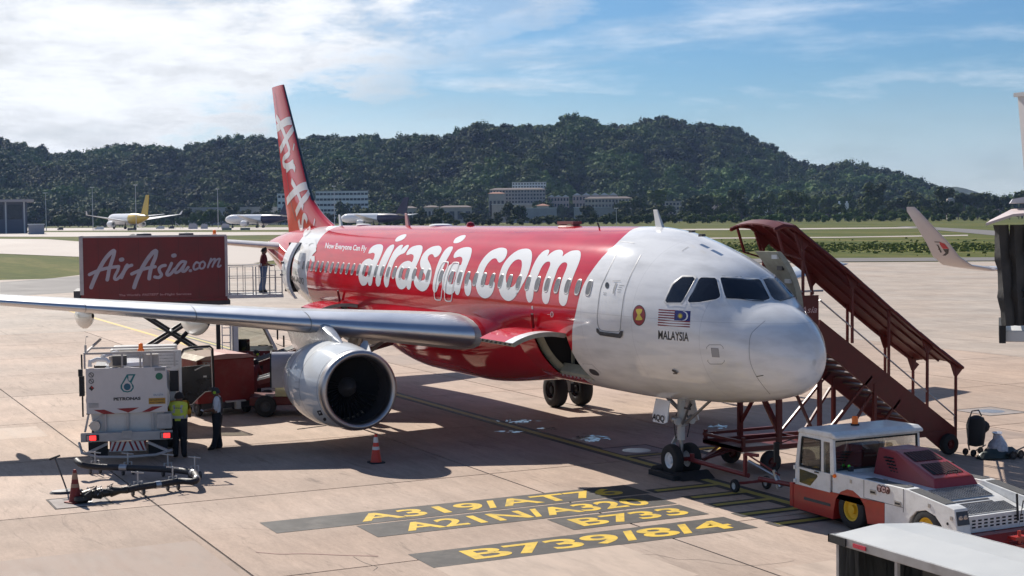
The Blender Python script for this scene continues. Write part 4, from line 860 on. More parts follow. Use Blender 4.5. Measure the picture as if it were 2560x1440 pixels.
SCOM = [([(1780,495),(1788,494)],48), ([(1910,368),(1875,360),(1838,410),(1835,460),(1860,478),(1905,455)],32), ([(1985,345),(1945,365),(1925,420),(1945,460),(1990,445),(2012,385),(1988,348)],30),
        ([(2105,300),(2080,370),(2055,440)],30), ([(2072,390),(2120,325),(2165,300),(2155,350),(2125,430)],28), ([(2140,390),(2190,320),(2240,300),(2225,360),(2208,420),(2230,430),(2255,408)],28)]
# affine map of the script onto the fin, text running down
src = np.array([(1245,165,1),(900,770,1),(865,555,1),(1220,435,1),(580,165,1),(190,570,1),(700,320,1),(860,410,1)], float)
dst = np.array([(600,935),(395,1045),(412,885),(500,1125),(440,405),(305,370),(437,622),(445,800)], float)
Af, _, _, _ = np.linalg.lstsq(src, dst, rcond=None)
def fin_map(p): q = np.array([p[0], p[1], 1.0]) @ Af; return (600+q[0]/3.271, 180+q[1]/3.271)
mb = MB()
for i, (P, w_) in enumerate(SCR):
    def fn(u, v, h):
        q = fin_map((u, v)); d = ray(*q).normalized(); best = None
        for bvh in (bfin, BV):
            loc, nrm, _, dist = bvh.ray_cast(CAM_LOC, d)
            if loc is not None and (best is None or dist < best[2]): best = (loc, nrm if nrm.dot(d) < 0 else -nrm, dist)
        return best[0]+best[1]*(0.006+i*0.0006+h) if best else None
    C_, L_, R_ = ribbon_loops(P, w_, 5); ok = []
    tmp = MB(); 
    for a, b in zip(L_, R_):
        row = [fn(a[0]+(b[0]-a[0])*j/2, a[1]+(b[1]-a[1])*j/2, 0) for j in range(3)]
        if all(r is not None for r in row): ok.append(row)
        else:
            if len(ok) > 1: mb.grid(ok)
            ok = []
    if len(ok) > 1 and all((ok[q+1][1]-ok[q][1]).length < 1.2 for q in range(len(ok)-1)): mb.grid(ok)
mb.build('tail_script', M_whitedecal, fin)
# ---------------- tailplanes
for sd in (-1, 1):
    k = MB(); rows = []
    for i in range(9):
        u = i/8; y = 0.5+5.7*u; xle = -32.3-3.2*u; ch = 3.5-2.0*u; z = 5.0+0.55*u; up, lo = airfoil(10, 0.09)
        rows.append([(xle-p[0]*ch, sd*y, z+p[1]*ch) for p in lo[::-1]] + [(xle-p[0]*ch, sd*y, z+p[1]*ch) for p in up[1:]])
    k.grid(rows); k.add(rows[-1], [tuple(range(len(rows[-1])))]); k.build('tailplane', mat('tailplane_grey', (0.55, 0.53, 0.52), 0.35, coat=0.3), air, smooth=True, angle=50)
k = MB(); k.lathe([(0.27, -37.4), (0.25, -37.7), (0.18, -37.75), (0.001, -37.6)], (0, 0, 4.96), 'x', 20); k.build('tail_exhaust', M_steel, fuse, smooth=True)

# ---------------- open cargo doors, hold linings, rear passenger door
def cargo(s0, s1, z0, z1, tha, thb, whitefrac):
    t0 = th_of_z(s0+.5, z0)
    # lining frame
    k = MB(); n_ = 14
    def P(s, th, o): return FP(s, th, o)
    for (sa, sb) in ((s0, s0+0.10), (s1-0.10, s1)):
        k.grid([[P(sa, tha+(thb-tha)*i/n_, -0.004) for i in range(n_+1)], [P(sb, tha+(thb-tha)*i/n_, -0.06) for i in range(n_+1)], [P(sb if sb < s1-0.001 else sa, tha+(thb-tha)*i/n_, -0.22) for i in range(n_+1)]])
    k.grid([[P(s0+(s1-s0)*i/8, thb, -0.004) for i in range(9)], [P(s0+(s1-s0)*i/8, thb-0.04, -0.05) for i in range(9)], [P(s0+(s1-s0)*i/8, thb-0.04, -0.3) for i in range(9)]])
    k.grid([[P(s0+(s1-s0)*i/8, tha, -0.004) for i in range(9)], [P(s0+(s1-s0)*i/8, tha+0.05, -0.03) for i in range(9)]])
    k.build('cargo_door_frame', M_primer, fuse, smooth=True)
    ya, yb = -1.15, 0.9; k = MB(); zf = z1-0.0
    x0, x1 = -s0-0.02, -s1+0.02
    k.add([(x0, -1.9, z0+.05), (x0, yb, z0+.05), (x0, yb, zf), (x0, -1.0, zf), (x1, -1.9, z0+.05), (x1, yb, z0+.05), (x1, yb, zf), (x1, -1.0, zf)], [(0, 1, 2, 3), (4, 5, 6, 7), (1, 5, 6, 2), (0, 4, 5, 1), (3, 2, 6, 7)])
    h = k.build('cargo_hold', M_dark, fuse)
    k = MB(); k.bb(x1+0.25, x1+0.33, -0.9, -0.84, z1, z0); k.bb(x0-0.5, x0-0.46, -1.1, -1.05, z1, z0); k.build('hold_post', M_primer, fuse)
    # roller balls on the sill
    for i in range(9):
        k = MB(); p = P(s0+0.12+(s1-s0-0.24)*i/8, thb+0.02, 0.0); k.sphere(p, 0.035, 8); k.build('sill_roller', M_steel, fuse)
    # swung up door: the same arc turned about its top hinge
    hinge = FP((s0+s1)/2, tha, 0.01); arc = [FP((s0+s1)/2, tha+(thb-tha)*i/12, 0.01) for i in range(13)]; ang = rad(118)
    def turn(p, off=0.0):
        dy, dz = p.y-hinge.y, p.z-hinge.z; c, s_ = math.cos(-ang), math.sin(-ang); return (hinge.y+dy*c-dz*s_*1.0, hinge.z+dy*s_*1.0+dz*c)
    nrm = [Vector((0, p.y, p.z-3.855)).normalized() for p in arc]
    outer = [turn(p) for p in arc]; inner = [turn(p-nn*0.11) for p, nn in zip(arc, nrm)]
    def shell(xa, xb, name, m):
        k = MB(); k.grid([[(xa+(xb-xa)*j/6, y, z) for j in range(7)] for (y, z) in outer]); k.build(name, m, dr)
    dr = thing('cargo_door', None, None); dr.parent = fuse
    k = MB(); k.grid([[(-s0+(-s1+s0)*j/6, y, z) for j in range(7)] for (y, z) in inner])
    for xx in (-s0, -s1): k.grid([[(xx, y, z) for (y, z) in outer], [(xx, y, z) for (y, z) in inner]])
    k.grid([[(-s0, *outer[-1]), (-s1, *outer[-1])], [(-s0, *inner[-1]), (-s1, *inner[-1])]])
    k.build('door_lining', M_primer, dr)
    if whitefrac: shell(-s0, -s0-whitefrac, 'door_skin', M_white); shell(-s0-whitefrac, -s1, 'door_skin', M_red)
    else: shell(-s0, -s1, 'door_skin', M_red)
    for i in range(7):
        k = MB(); xx = -s0-0.15-(s1-s0-0.3)*i/6; y, z = outer[-1]; k.box((xx, y-0.01, z-0.04), (0.06, 0.05, 0.05)); k.build('door_latch', M_dgrey, dr)
    k = MB(); k.bar((-s1+0.25, hinge.y-0.06, hinge.z+0.05), (-s1+0.45, hinge.y-0.2, hinge.z+0.42), 0.06); k.build('door_actuator', mat('rust_dark', (0.08, 0.02, 0.02), 0.5), dr)
cargo(*OPEN['fwd'], *thF, 0.42); cargo(*OPEN['aft'], *thA, 0.0)
# rear passenger door
s0, s1, z0, z1 = OPEN['door']; k = MB()
k.grid([[FP(s0, thD[0]+(thD[1]-thD[0])*i/14, o) for i in range(15)] for o in (-0.003, -0.28)]); k.grid([[FP(s1, thD[0]+(thD[1]-thD[0])*i/14, o) for i in range(15)] for o in (-0.003, -0.28)])
k.grid([[FP(s, thD[1], o) for s in (s0, s1)] for o in (-0.003, -0.5)]); k.grid([[FP(s, thD[0], o) for s in (s0, s1)] for o in (-0.003, -0.3)])
k.build('door_frame', M_primer, fuse, smooth=True)
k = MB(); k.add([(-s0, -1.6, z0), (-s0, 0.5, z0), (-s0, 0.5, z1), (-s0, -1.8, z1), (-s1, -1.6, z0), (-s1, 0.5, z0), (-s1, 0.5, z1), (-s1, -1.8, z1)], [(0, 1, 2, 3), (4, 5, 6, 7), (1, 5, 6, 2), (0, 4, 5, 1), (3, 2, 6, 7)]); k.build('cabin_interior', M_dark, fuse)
k = MB(); sa, sb = 28.3, 29.14
rows_o = [[FP(s, thD[0]+(thD[1]-thD[0])*i/14, 0.0)+Vector((0.0, -0.42, 0.02)) for i in range(15)] for s in (sa, sa+.1, (sa+sb)/2, sb-.1, sb)]
rows_i = [[p+Vector((0, 0.12, 0)) for p in r_] for r_ in rows_o]
k.grid(rows_o); k.grid(rows_i); k.grid([rows_o[0], rows_i[0]]); k.grid([rows_o[-1], rows_i[-1]]); k.grid([[r_[0] for r_ in rows_o], [r_[0] for r_ in rows_i]]); k.grid([[r_[-1] for r_ in rows_o], [r_[-1] for r_ in rows_i]])
k.build('passenger_door', M_white, fuse, smooth=True, angle=40)
k = MB(); k.bar((-29.2, -1.9, 4.6), (-28.9, -2.25, 4.55), 0.09); k.bar((-29.2, -1.95, 4.1), (-28.9, -2.3, 4.1), 0.07); k.build('door_hinge_arm', M_steel, fuse)
for i in range(9):
    k = MB(); z = 3.55+0.2*i; th = th_of_z(29.9, z); p = FP(30.06, th, -0.01); k.box(p, (0.05, 0.04, 0.09)); k.build('door_stop', M_blk, fuse)
# small service panel hanging open under the tail
k = MB(); k.M = Matrix.Translation((-27.35, -1.7, 2.72)) @ Matrix.Rotation(rad(-25), 4, 'Y'); k.box((0, 0, 0), (0.62, 0.05, 0.42)); k.build('hanging_service_panel', M_dgrey, fuse)
# port front door, open, standing ahead of its doorway
k = MB(); rows_o = [[(-s_, 2.42+0.02*math.sin(i), 0) for i in range(1)] for s_ in (0,)]
def pd(s, t): p = FP(5.5, t); return Vector((-s, -p.y if p.y < 0 else p.y, p.z))
T0, T1 = th_of_z(5.0, 5.32), th_of_z(5.0, 3.42)
rows_o = [[Vector((-s_, 0.50-FP(5.0, T0+(T1-T0)*i/12).y, FP(5.0, T0+(T1-T0)*i/12).z)) for i in range(13)] for s_ in (3.5, 3.56, 3.9, 4.25, 4.32)]
rows_i = [[p+Vector((0, -0.16, 0)) for p in r_] for r_ in rows_o]
k.grid(rows_o); k.grid(rows_i); k.grid([rows_o[0], rows_i[0]]); k.grid([rows_o[-1], rows_i[-1]]); k.grid([[r_[0] for r_ in rows_o], [r_[0] for r_ in rows_i]]); k.grid([[r_[-1] for r_ in rows_o], [r_[-1] for r_ in rows_i]])
pdoor = k.build('passenger_door', M_primer, fuse, smooth=True, angle=40)
for i in range(6):
    k = MB(); p = rows_i[0][1+i*2]; k.box((p.x-0.15-0.08*(i % 2), p.y-0.02, p.z), (0.20, 0.06, 0.10)); k.build('door_mechanism', M_dgrey if i % 2 else M_lgrey, pdoor)

# ---------------- landing gear
def wheel(parent, c, r, w, hubm, name='wheel', rim=0.5, axis='y'):
    k = MB(); h = w/2
    k.lathe([(r*rim, -h*0.75), (r*rim*1.05, -h*0.98), (r*0.80, -h), (r*0.93, -h*0.85), (r*0.99, -h*0.5), (r, -h*0.3), (r, h*0.3), (r*0.99, h*0.5), (r*0.93, h*0.85), (r*0.80, h), (r*rim*1.05, h*0.98), (r*rim, h*0.75)], c, axis, 32)
    t_ = k.build(name, M_black, parent, smooth=True, angle=40)
    k = MB(); k.lathe([(r*rim*1.03, -h*0.8), (r*rim*0.9, -h*0.7), (r*rim*0.8, -h*0.35), (r*0.22, -h*0.3), (r*0.2, -h*0.75), (0.001, -h*0.8), (0.001, h*0.8), (r*0.2, h*0.75), (r*0.22, h*0.3), (r*rim*0.8, h*0.35), (r*rim*0.9, h*0.7), (r*rim*1.03, h*0.8)], c, axis, 24)
    k.build('rim', hubm, t_, smooth=True, angle=30); return t_
ng = thing('nose_gear', None, None); ng.parent = air
wheel(ng, (-5.07, -0.25, 0.38), 0.38, 0.23, M_white, rim=0.50); wheel(ng, (-5.07, 0.25, 0.38), 0.38, 0.23, M_white, rim=0.50)
k = MB(); k.tube([(-5.07, -0.2, 0.38), (-5.07, 0.2, 0.38)], 0.055); k.tube([(-5.07, 0, 0.36), (-5.07, 0, 0.95)], 0.055, 12); k.build('axle', M_steel, ng, smooth=True)
k = MB(); k.tube([(-5.07, 0, 0.85), (-5.05, 0, 1.95)], 0.095, 14); k.tube([(-5.06, 0, 1.2), (-5.06, 0, 1.32)], 0.14, 14); k.build('strut', M_lgrey, ng, smooth=True)
k = MB(); k.tube([(-5.05, 0, 1.15), (-4.25, 0.28, 1.85)], 0.035); k.tube([(-5.05, 0, 1.15), (-4.25, -0.28, 1.85)], 0.035); k.tube([(-5.03, 0.02, 1.5), (-5.9, 0.0, 1.9)], 0.05); k.build('drag_brace', M_steel, ng, smooth=True)
k = MB(); k.bar((-5.2, 0, 0.95), (-5.42, 0, 0.72), 0.12, 0.04); k.bar((-5.42, 0, 0.72), (-5.2, 0, 0.5), 0.10, 0.04); k.build('torque_link', M_lgrey, ng)
for y in (-0.2, 0.2):
    k = MB(); k.lathe([(0.02, -4.98), (0.085, -4.95), (0.09, -4.88), (0.001, -4.87)], (0, y, 1.32), 'x', 16); k.build('taxi_lamp', M_lgrey, ng, smooth=True)
    k = MB(); k.tube([(-5.05, y*0.8, 0.9), (-5.03, y*1.1, 1.2), (-5.05, y*0.7, 1.5)], 0.015, 6); k.build('hydraulic_hose', M_blk, ng)
k = MB(); k.sphere((-5.0, -0.24, 1.36), 0.09, 12); k.sphere((-5.0, 0.24, 1.36), 0.09, 12); k.build('steering_actuator', M_steel, ng, smooth=True)
for y, tx in ((-0.36, True), (0.36, False)):
    k = MB(); sg = -1 if y < 0 else 1
    q = [(-5.62, y, 1.80), (-5.02, y, 1.80), (-4.98, y+sg*0.10, 1.30), (-5.10, y+sg*0.13, 1.26), (-5.55, y+sg*0.13, 1.26), (-5.62, y+sg*0.1, 1.4)]
    k.add(q + [(p[0], p[1]-sg*0.03, p[2]) for p in q], [tuple(range(6)), tuple(range(6, 12))] + [(i, (i+1) % 6, (i+1) % 6+6, i+6) for i in range(6)]); gd = k.build('gear_door', M_white, ng)
    if tx:
        k = MB(); vs, fs = text2d('AQQ', 1, 0.03); xe = max(v[0] for v in vs); k.add([(-5.58+v[0]/xe*0.52, y-0.115+(v[1]*0.2)*0.1-0.012, 1.31+v[1]*0.2) for v in vs], fs); k.build('door_letters', M_blk, gd)
M_dhub = mat('black_hub', (0.04, 0.04, 0.042), 0.4, 0.4)
for side, sg in ((1, 1), (-1, -1)):
    mg = thing('main_gear', None, None); mg.parent = air; y0 = 3.8*sg
    for dy in (-0.4635, 0.4635): wheel(mg, (-17.71, y0+dy, 0.57), 0.57, 0.42, M_dhub, rim=0.5)
    k = MB(); k.tube([(-17.71, y0-0.4, 0.57), (-17.71, y0+0.4, 0.57)], 0.09); k.build('axle', M_steel, mg, smooth=True)
    k = MB(); k.tube([(-17.71, y0, 0.5), (-17.66, y0-0.05*sg, 1.4)], 0.10, 12); k.tube([(-17.66, y0-0.05*sg, 1.25), (-17.55, y0-0.2*sg, 2.95)], 0.16, 14); k.build('strut', M_lgrey, mg, smooth=True)
    k = MB(); k.tube([(-17.6, y0-0.1*sg, 1.7), (-17.6, y0-1.5*sg, 2.7)], 0.06); k.tube([(-17.6, y0, 1.6), (-16.6, y0-.1*sg, 2.75)], 0.06); k.build('side_stay', M_steel, mg, smooth=True)
    k = MB(); k.bar((-17.9, y0, 1.25), (-18.2, y0, 0.95), 0.14, 0.05); k.bar((-18.2, y0, 0.95), (-17.9, y0, 0.68), 0.12, 0.05); k.build('torque_link', M_lgrey, mg)
    k = MB(); k.box((-17.6, y0+0.32*sg, 1.9), (0.85, 0.04, 1.6), Matrix.Rotation(rad(-6*sg), 3, 'X')); k.build('gear_door', M_grey, mg)
    k = MB(); k.bb(-17.78, -17.62, y0-0.2, y0+0.2, 0.45, 0.75); k.tube([(-17.8, y0, 0.7), (-17.85, y0+.1, 1.2)], 0.02, 6); k.build('brake_pack', M_blk, mg)
# ================================================================== hills, woods, town, distant aircraft
CX, CY = CAM_LOC.x, CAM_LOC.y
def az(px): return math.atan2(ray(px, 540).y, ray(px, 540).x)
def polar(px, dist): v = ray(px, 540); l = math.hypot(v.x, v.y); return CX+v.x/l*dist, CY+v.y/l*dist
def hor(px): return 538.8 + (1280-px)*0.01006
def zpx(px, py, dist):
    v = ray(px, py); return CAM_LOC.z + v.z/math.hypot(v.x, v.y)*dist
RIDGE = [(-1600,420),(-900,345),(-300,350),(0,362),(60,372),(100,382),(125,400),(150,395),(185,388),(215,395),(260,388),(320,376),(360,372),(420,382),(450,392),(480,376),(530,362),(580,358),(640,358),(690,357),(770,356),(830,355),(900,350),(960,355),(1030,360),(1080,356),(1120,350),(1160,331),(1200,320),(1260,325),(1320,328),(1390,325),(1420,310),(1460,305),(1500,321),(1560,324),(1600,315),(1650,314),(1700,312),(1750,315),(1800,325),(1850,342),(1900,367),(1950,397),(2000,417),(2060,421),(2100,421),(2150,424),(2200,436),(2250,446),(2300,464),(2340,484),(2380,495),(2440,503),(2500,510),(2600,519),(3000,524),(4000,526)]
fR = lambda px: float(np.interp(px, [p[0] for p in RIDGE], [p[1] for p in RIDGE]))
def hill_z(px, d):
    """terrain height over the bearing of picture column px at distance d"""
    db, dr = 1500+60*math.sin(px*0.004), 2250+140*math.sin(px*0.0031+1)
    H = zpx(px, fR(px)+13, dr)
    u = (d-db)/(dr-db)
    if u < 0: return 0.0
    if u <= 1:
        z = H*(0.14*u + 0.86*(u*u*(3-2*u))**0.85)
        z += (mnoise.noise(Vector((px*0.010, d*0.0045, 1)))*26 + mnoise.noise(Vector((px*0.03, d*0.012, 4)))*9)*min(1, H/120)*math.sin(PI*min(1, u))**0.8
        return max(0, z)
    return H*max(0.25, 1-(u-1)*0.9)
hl = MB(); rows = []
pxs = list(range(-1600, 4001, 25)); ds = [1380+20*i for i in range(60)] + [2600, 2800, 3200]
rows = [[(*polar(px, d), hill_z(px, d)-1.0-(1.5 if d < 1500 else 0)) for d in ds] for px in pxs]
hl.grid(rows); M_soil = mat('forest_floor', (0.025, 0.032, 0.014), 0.95, 0, 0.3, 0.02, world_space=True, spec=0.1)
hills = struct('hills', hl, M_soil, smooth=True)
h2 = MB(); R2 = [(2260,500),(2330,480),(2345,472),(2375,467),(2405,469),(2430,476),(2460,486),(2480,494),(2520,500),(2600,508),(3000,515)]
rows = []
for px in range(2200, 3001, 8):
    H = zpx(px, float(np.interp(px, [p[0] for p in R2], [p[1] for p in R2]))+mnoise.noise(Vector((px*.05, 0, 0)))*2, 4600)
    rows.append([(*polar(px, 4000), -1), (*polar(px, 4200), H*0.45+8*mnoise.noise(Vector((px*.04, 1, 0)))), (*polar(px, 4400), H*0.8+8*mnoise.noise(Vector((px*.04, 2, 0)))), (*polar(px, 4600), H), (*polar(px, 5200), H*.4)])
h2.grid(rows); struct('far_hill', h2, mat('far_forest', (0.045, 0.065, 0.030), 0.95, 0, 0.5, 0.02, world_space=True, spec=0.1))

def foliage(name, c, rnd=0.35, nscale=0.25):
    m = bpy.data.materials.new(name); m.use_nodes = True; t = m.node_tree; b = t.nodes['Principled BSDF']; N = t.nodes.new; Lk = t.links.new
    oi = N('ShaderNodeObjectInfo'); g = N('ShaderNodeNewGeometry'); n = N('ShaderNodeTexNoise'); n.inputs['Scale'].default_value = nscale; n.inputs['Detail'].default_value = 4; Lk(g.outputs['Position'], n.inputs['Vector'])
    r = N('ShaderNodeMapRange'); r.inputs['From Min'].default_value = 0.3; r.inputs['From Max'].default_value = 0.7; r.inputs['To Min'].default_value = 0.65; r.inputs['To Max'].default_value = 1.4; Lk(n.outputs['Fac'], r.inputs['Value'])
    ramp = N('ShaderNodeValToRGB'); e = ramp.color_ramp.elements; e[0].color = (c[0]*(1-rnd), c[1]*(1-rnd*0.8), c[2]*(1-rnd), 1); e[1].color = (c[0]*(1+rnd*1.5), c[1]*(1+rnd), c[2]*(1+rnd*.3), 1); Lk(oi.outputs['Random'], ramp.inputs[0])
    n2 = N('ShaderNodeTexNoise'); n2.inputs['Scale'].default_value = 0.006; n2.inputs['Detail'].default_value = 4; Lk(g.outputs['Position'], n2.inputs['Vector'])
    r2 = N('ShaderNodeMapRange'); r2.inputs['From Min'].default_value = 0.45; r2.inputs['From Max'].default_value = 0.68; Lk(n2.outputs['Fac'], r2.inputs['Value'])
    mx = N('ShaderNodeMix'); mx.data_type = 'RGBA'; Lk(r2.outputs['Result'], mx.inputs['Factor']); Lk(ramp.outputs[0], mx.inputs['A']); mx.inputs['B'].default_value = (c[0]*1.9, c[1]*2.1, c[2]*1.4, 1)
    s = N('ShaderNodeVectorMath'); s.operation = 'SCALE'; Lk(mx.outputs['Result'], s.inputs[0]); Lk(r.outputs['Result'], s.inputs['Scale']); Lk(s.outputs[0], b.inputs['Base Color'])
    b.inputs['Roughness'].default_value = 0.7; b.inputs['Specular IOR Level'].default_value = 0.06
    return m
M_for = foliage('forest_leaves', (0.046, 0.076, 0.027), 0.7, 0.03); M_leaf = foliage('tree_leaves', (0.045, 0.068, 0.020), 0.3, 0.6); M_bark = mat('bark', (0.10, 0.085, 0.07), 0.9)

def crown_mesh(seed, r=1.0, n_lumps=7, sub=2, flat=0.75):
    R_ = random.Random(seed); bm = bmesh.new()
    for i in range(n_lumps):
        a = R_.uniform(0, 2*PI); q = 0 if i == 0 else R_.uniform(0.25, 0.62); rr = (0.62 if i == 0 else R_.uniform(0.26, 0.46))
        c = Vector((math.cos(a)*q, math.sin(a)*q, R_.uniform(-0.05, 0.42)*flat))
        g = bmesh.ops.create_icosphere(bm, subdivisions=sub, radius=rr)
        for v in g['verts']:
            d = v.co.normalized(); k = 1+0.30*mnoise.noise(d*3.1+Vector((seed*3.3+i, 0, 0)))+0.26*mnoise.noise(d*8+Vector((i, seed, 0)))
            v.co = Vector((v.co.x*k, v.co.y*k, v.co.z*k*flat))+c
    me = bpy.data.meshes.new('crown'); bm.to_mesh(me); bm.free(); return me
def leafy_crown(seed, n=620, flat=0.8, tall=1.0):
    """crown of a nearer tree: leaf clumps as small faces through the crown's volume"""
    R_ = random.Random(seed); vs = []; fs = []; lumps = [(0, 0, 0.1, 0.6)]
    for i in range(9):
        a = R_.uniform(0, 2*PI); q = R_.uniform(0.3, 0.62); lumps.append((math.cos(a)*q, math.sin(a)*q, R_.uniform(-0.35, 0.62)*flat*tall, R_.uniform(0.24, 0.42)))
    for i in range(n):
        L = lumps[R_.randrange(len(lumps))]; d = Vector((R_.gauss(0, 1), R_.gauss(0, 1), R_.gauss(0, 1))).normalized(); q = L[3]*R_.uniform(0.72, 1.08)
        p = Vector(L[:3])+Vector((d.x*q, d.y*q, d.z*q*flat)); s = R_.uniform(0.05, 0.13)
        nn = (d+Vector((R_.uniform(-.38, .38), R_.uniform(-.38, .38), R_.uniform(-.3, .45)))).normalized(); t1 = nn.orthogonal().normalized(); t2 = nn.cross(t1); o = len(vs)
        for k in range(5):
            a = 2*PI*k/5; rr = s*R_.uniform(0.6, 1.1); vs.append(p+t1*math.cos(a)*rr+t2*math.sin(a)*rr+nn*R_.uniform(-.02, .02))
        fs.append((o, o+1, o+2, o+3, o+4))
    for L in lumps[:6]:      # dense inner mass
        bm = bmesh.new(); bmesh.ops.create_icosphere(bm, subdivisions=1, radius=L[3]*0.72); o = len(vs)
        for v in bm.verts: vs.append(Vector(L[:3])+Vector((v.co.x, v.co.y, v.co.z*flat)))
        for f in bm.faces: fs.append(tuple(o+v.index for v in f.verts))
        bm.free()
    me = bpy.data.meshes.new('crown'); me.from_pydata(vs, [], fs); me.update(); return me
# forest as one mass: crowns instanced on points scattered over the hillside
protos = bpy.data.collections.new('crown_shapes')
for i in range(6):
    me = leafy_crown(i+1, 420, flat=0.75 if i < 4 else 1.05); me.materials.append(M_for); o = bpy.data.objects.new('crown_shape', me); protos.objects.link(o)
R_ = random.Random(77); pts = []; scl = []
px = -300.0
while px < 2900:
    for k in range(1):
        d = 1480.0
        while d < 2400:
            pxx = px+R_.uniform(-7, 7); dd = d+R_.uniform(-6, 6); z = hill_z(pxx, dd)
            if z > 1.5:
                s = R_.uniform(4.6, 10.0) if R_.random() < 0.86 else R_.uniform(10.5, 14.5)
                x, y = polar(pxx, dd); pts.append((x, y, z+s*R_.uniform(0.1, 0.7))); scl.append(s)
            d += 12.5
    px += 5.6*1.45
# a few emergent trees on the skyline
for pxx, s in ((12, 9), (70, 8), (103, 9), (186, 11), (350, 9), (575, 9), (583, 8), (1000, 8), (1438, 8), (1455, 8), (1200, 9), (1600, 9), (1805, 9), (460, 9), (2070, 8)):
    dr = 2250+140*math.sin(pxx*0.0031+1); x, y = polar(pxx, dr-8); pts.append((x, y, hill_z(pxx, dr-8)+s*0.75)); scl.append(s)
fm = bpy.data.meshes.new('forest'); fm.from_pydata(pts, [], []); at_ = fm.attributes.new('s', 'FLOAT', 'POINT'); at_.data.foreach_set('value', scl)
forest = bpy.data.objects.new('forest', fm); COL.objects.link(forest); tag(forest, kind='stuff'); fm.materials.append(M_for)
ng_ = bpy.data.node_groups.new('scatter', 'GeometryNodeTree'); ng_.interface.new_socket('Geometry', in_out='INPUT', socket_type='NodeSocketGeometry'); ng_.interface.new_socket('Geometry', in_out='OUTPUT', socket_type='NodeSocketGeometry')
gi = ng_.nodes.new('NodeGroupInput'); go = ng_.nodes.new('NodeGroupOutput'); ci = ng_.nodes.new('GeometryNodeCollectionInfo'); ci.inputs['Collection'].default_value = protos; ci.inputs['Separate Children'].default_value = True; ci.inputs['Reset Children'].default_value = True
iop = ng_.nodes.new('GeometryNodeInstanceOnPoints'); iop.inputs['Pick Instance'].default_value = True
na = ng_.nodes.new('GeometryNodeInputNamedAttribute'); na.data_type = 'FLOAT'; na.inputs['Name'].default_value = 's'
rv = ng_.nodes.new('FunctionNodeRandomValue'); rv.data_type = 'FLOAT_VECTOR'; rv.inputs[0].default_value = (-0.15, -0.15, 0); rv.inputs[1].default_value = (0.15, 0.15, 6.28)
mp_ = ng_.nodes.new('GeometryNodeMeshToPoints')
L_ = ng_.links.new
L_(gi.outputs[0], mp_.inputs['Mesh']); L_(mp_.outputs[0], iop.inputs['Points']); L_(ci.outputs[0], iop.inputs['Instance']); L_(na.outputs['Attribute'], iop.inputs['Scale']); L_(rv.outputs[0], iop.inputs['Rotation']); L_(iop.outputs[0], go.inputs[0])
md = forest.modifiers.new('scatter', 'NODES'); md.node_group = ng_

# trees between runway and town, each a thing
TM = [leafy_crown(20+i, 620, 0.78 if i < 4 else 1.15, 1.0) for i in range(6)]
for m_ in TM: m_.materials.append(M_leaf)
def trunk_mesh(i):
    k = MB(); k.tube([(0, 0, -1.2), (0.03, 0.02, -0.5), (0.0, 0.05, 0.1)], 0.06, 7, radii=[0.075, 0.055, 0.035]); k.tube([(0, 0, -0.7), (0.3, 0.1, -0.1)], 0.03, 6, radii=[0.035, 0.02]); k.tube([(0, 0, -0.6), (-0.28, -0.15, 0.0)], 0.03, 6, radii=[0.035, 0.02]); return k.mesh('trunk', M_bark, True)
TR = trunk_mesh(0)
def tree(px, dist, r, h, label, group, kind=None, cat='tree', name='tree'):
    label = label+' '+where(px)
    """r crown radius, h height of crown centre"""
    x, y = polar(px, dist); i = R_.randrange(6) if kind is None else kind
    t = thing(name, label, cat, (x, y, -0.3), R_.uniform(0, 6.28), group); t.scale = (r, r, r)
    c = bpy.data.objects.new('crown', TM[i]); COL.objects.link(c); c.parent = t; c.location = (0, 0, h/r)
    if h/r > 0.9: k = bpy.data.objects.new('trunk', TR); COL.objects.link(k); k.parent = t; k.location = (0, 0, h/r-0.2); k.scale = (1, 1, max(1, h/r))
    return t
def where(px):
    marks = ((150, 'right of the airport building'), (262, 'left of the yellow-tailed aircraft'), (385, 'behind the yellow-tailed aircraft'), (470, 'right of the yellow-tailed aircraft'), (590, 'behind the white covered pallets'), (700, 'behind the first purple-tailed aircraft'), (800, 'behind the red tail fin'), (900, 'left of the second purple-tailed aircraft'), (1010, 'behind the second purple-tailed aircraft'), (1130, 'in front of the terrace houses'), (1230, 'between the houses and the warehouse'), (1400, 'in front of the grey warehouse'), (1500, 'before the long pale shed'), (1620, 'by the white nose aerial, left side'), (1720, 'just left of the banded silo'), (1800, 'just right of the banded silo'), (1900, 'left of the white twin towers'), (2000, 'right of the white twin towers'), (2095, 'left of the two short grey blocks'), (2200, 'right of the two short grey blocks'), (2300, 'left of the curved winglet'), (2380, 'behind the curved winglet'), (2700, 'near the boarding bridge'))
    for m_, w_ in marks:
        if px < m_: return w_
    return 'near the boarding bridge'
TL = 'leafy tree in the belt beyond the runway,'; TG = 'trees beyond the runway'
BL = 'low green bush behind the runway grass,'; BG = 'bushes behind the runway'
px = 110.0
while px < 2560:
    nearr = 1060 if px > 850 else 1240
    if not (1150 < px < 1560 and R_.random() < 0.30):
        r = R_.choice((R_.uniform(3.0, 5.0), R_.uniform(4.5, 8.5))); d = nearr+R_.uniform(-30, 90); hh = R_.uniform(0.75, 1.2)*r + (1.0 if px > 1500 else 0); tree(px, d, r, hh, TL, TG)
    px += R_.uniform(11, 24)
px = 1560.0
while px < 2560:
    r = R_.uniform(7, 12); tree(px, 1180+R_.uniform(0, 150), r, r*R_.uniform(1.0, 1.7), 'tall rounded tree below the hill,', 'taller trees below the hill'); px += R_.uniform(20, 44)
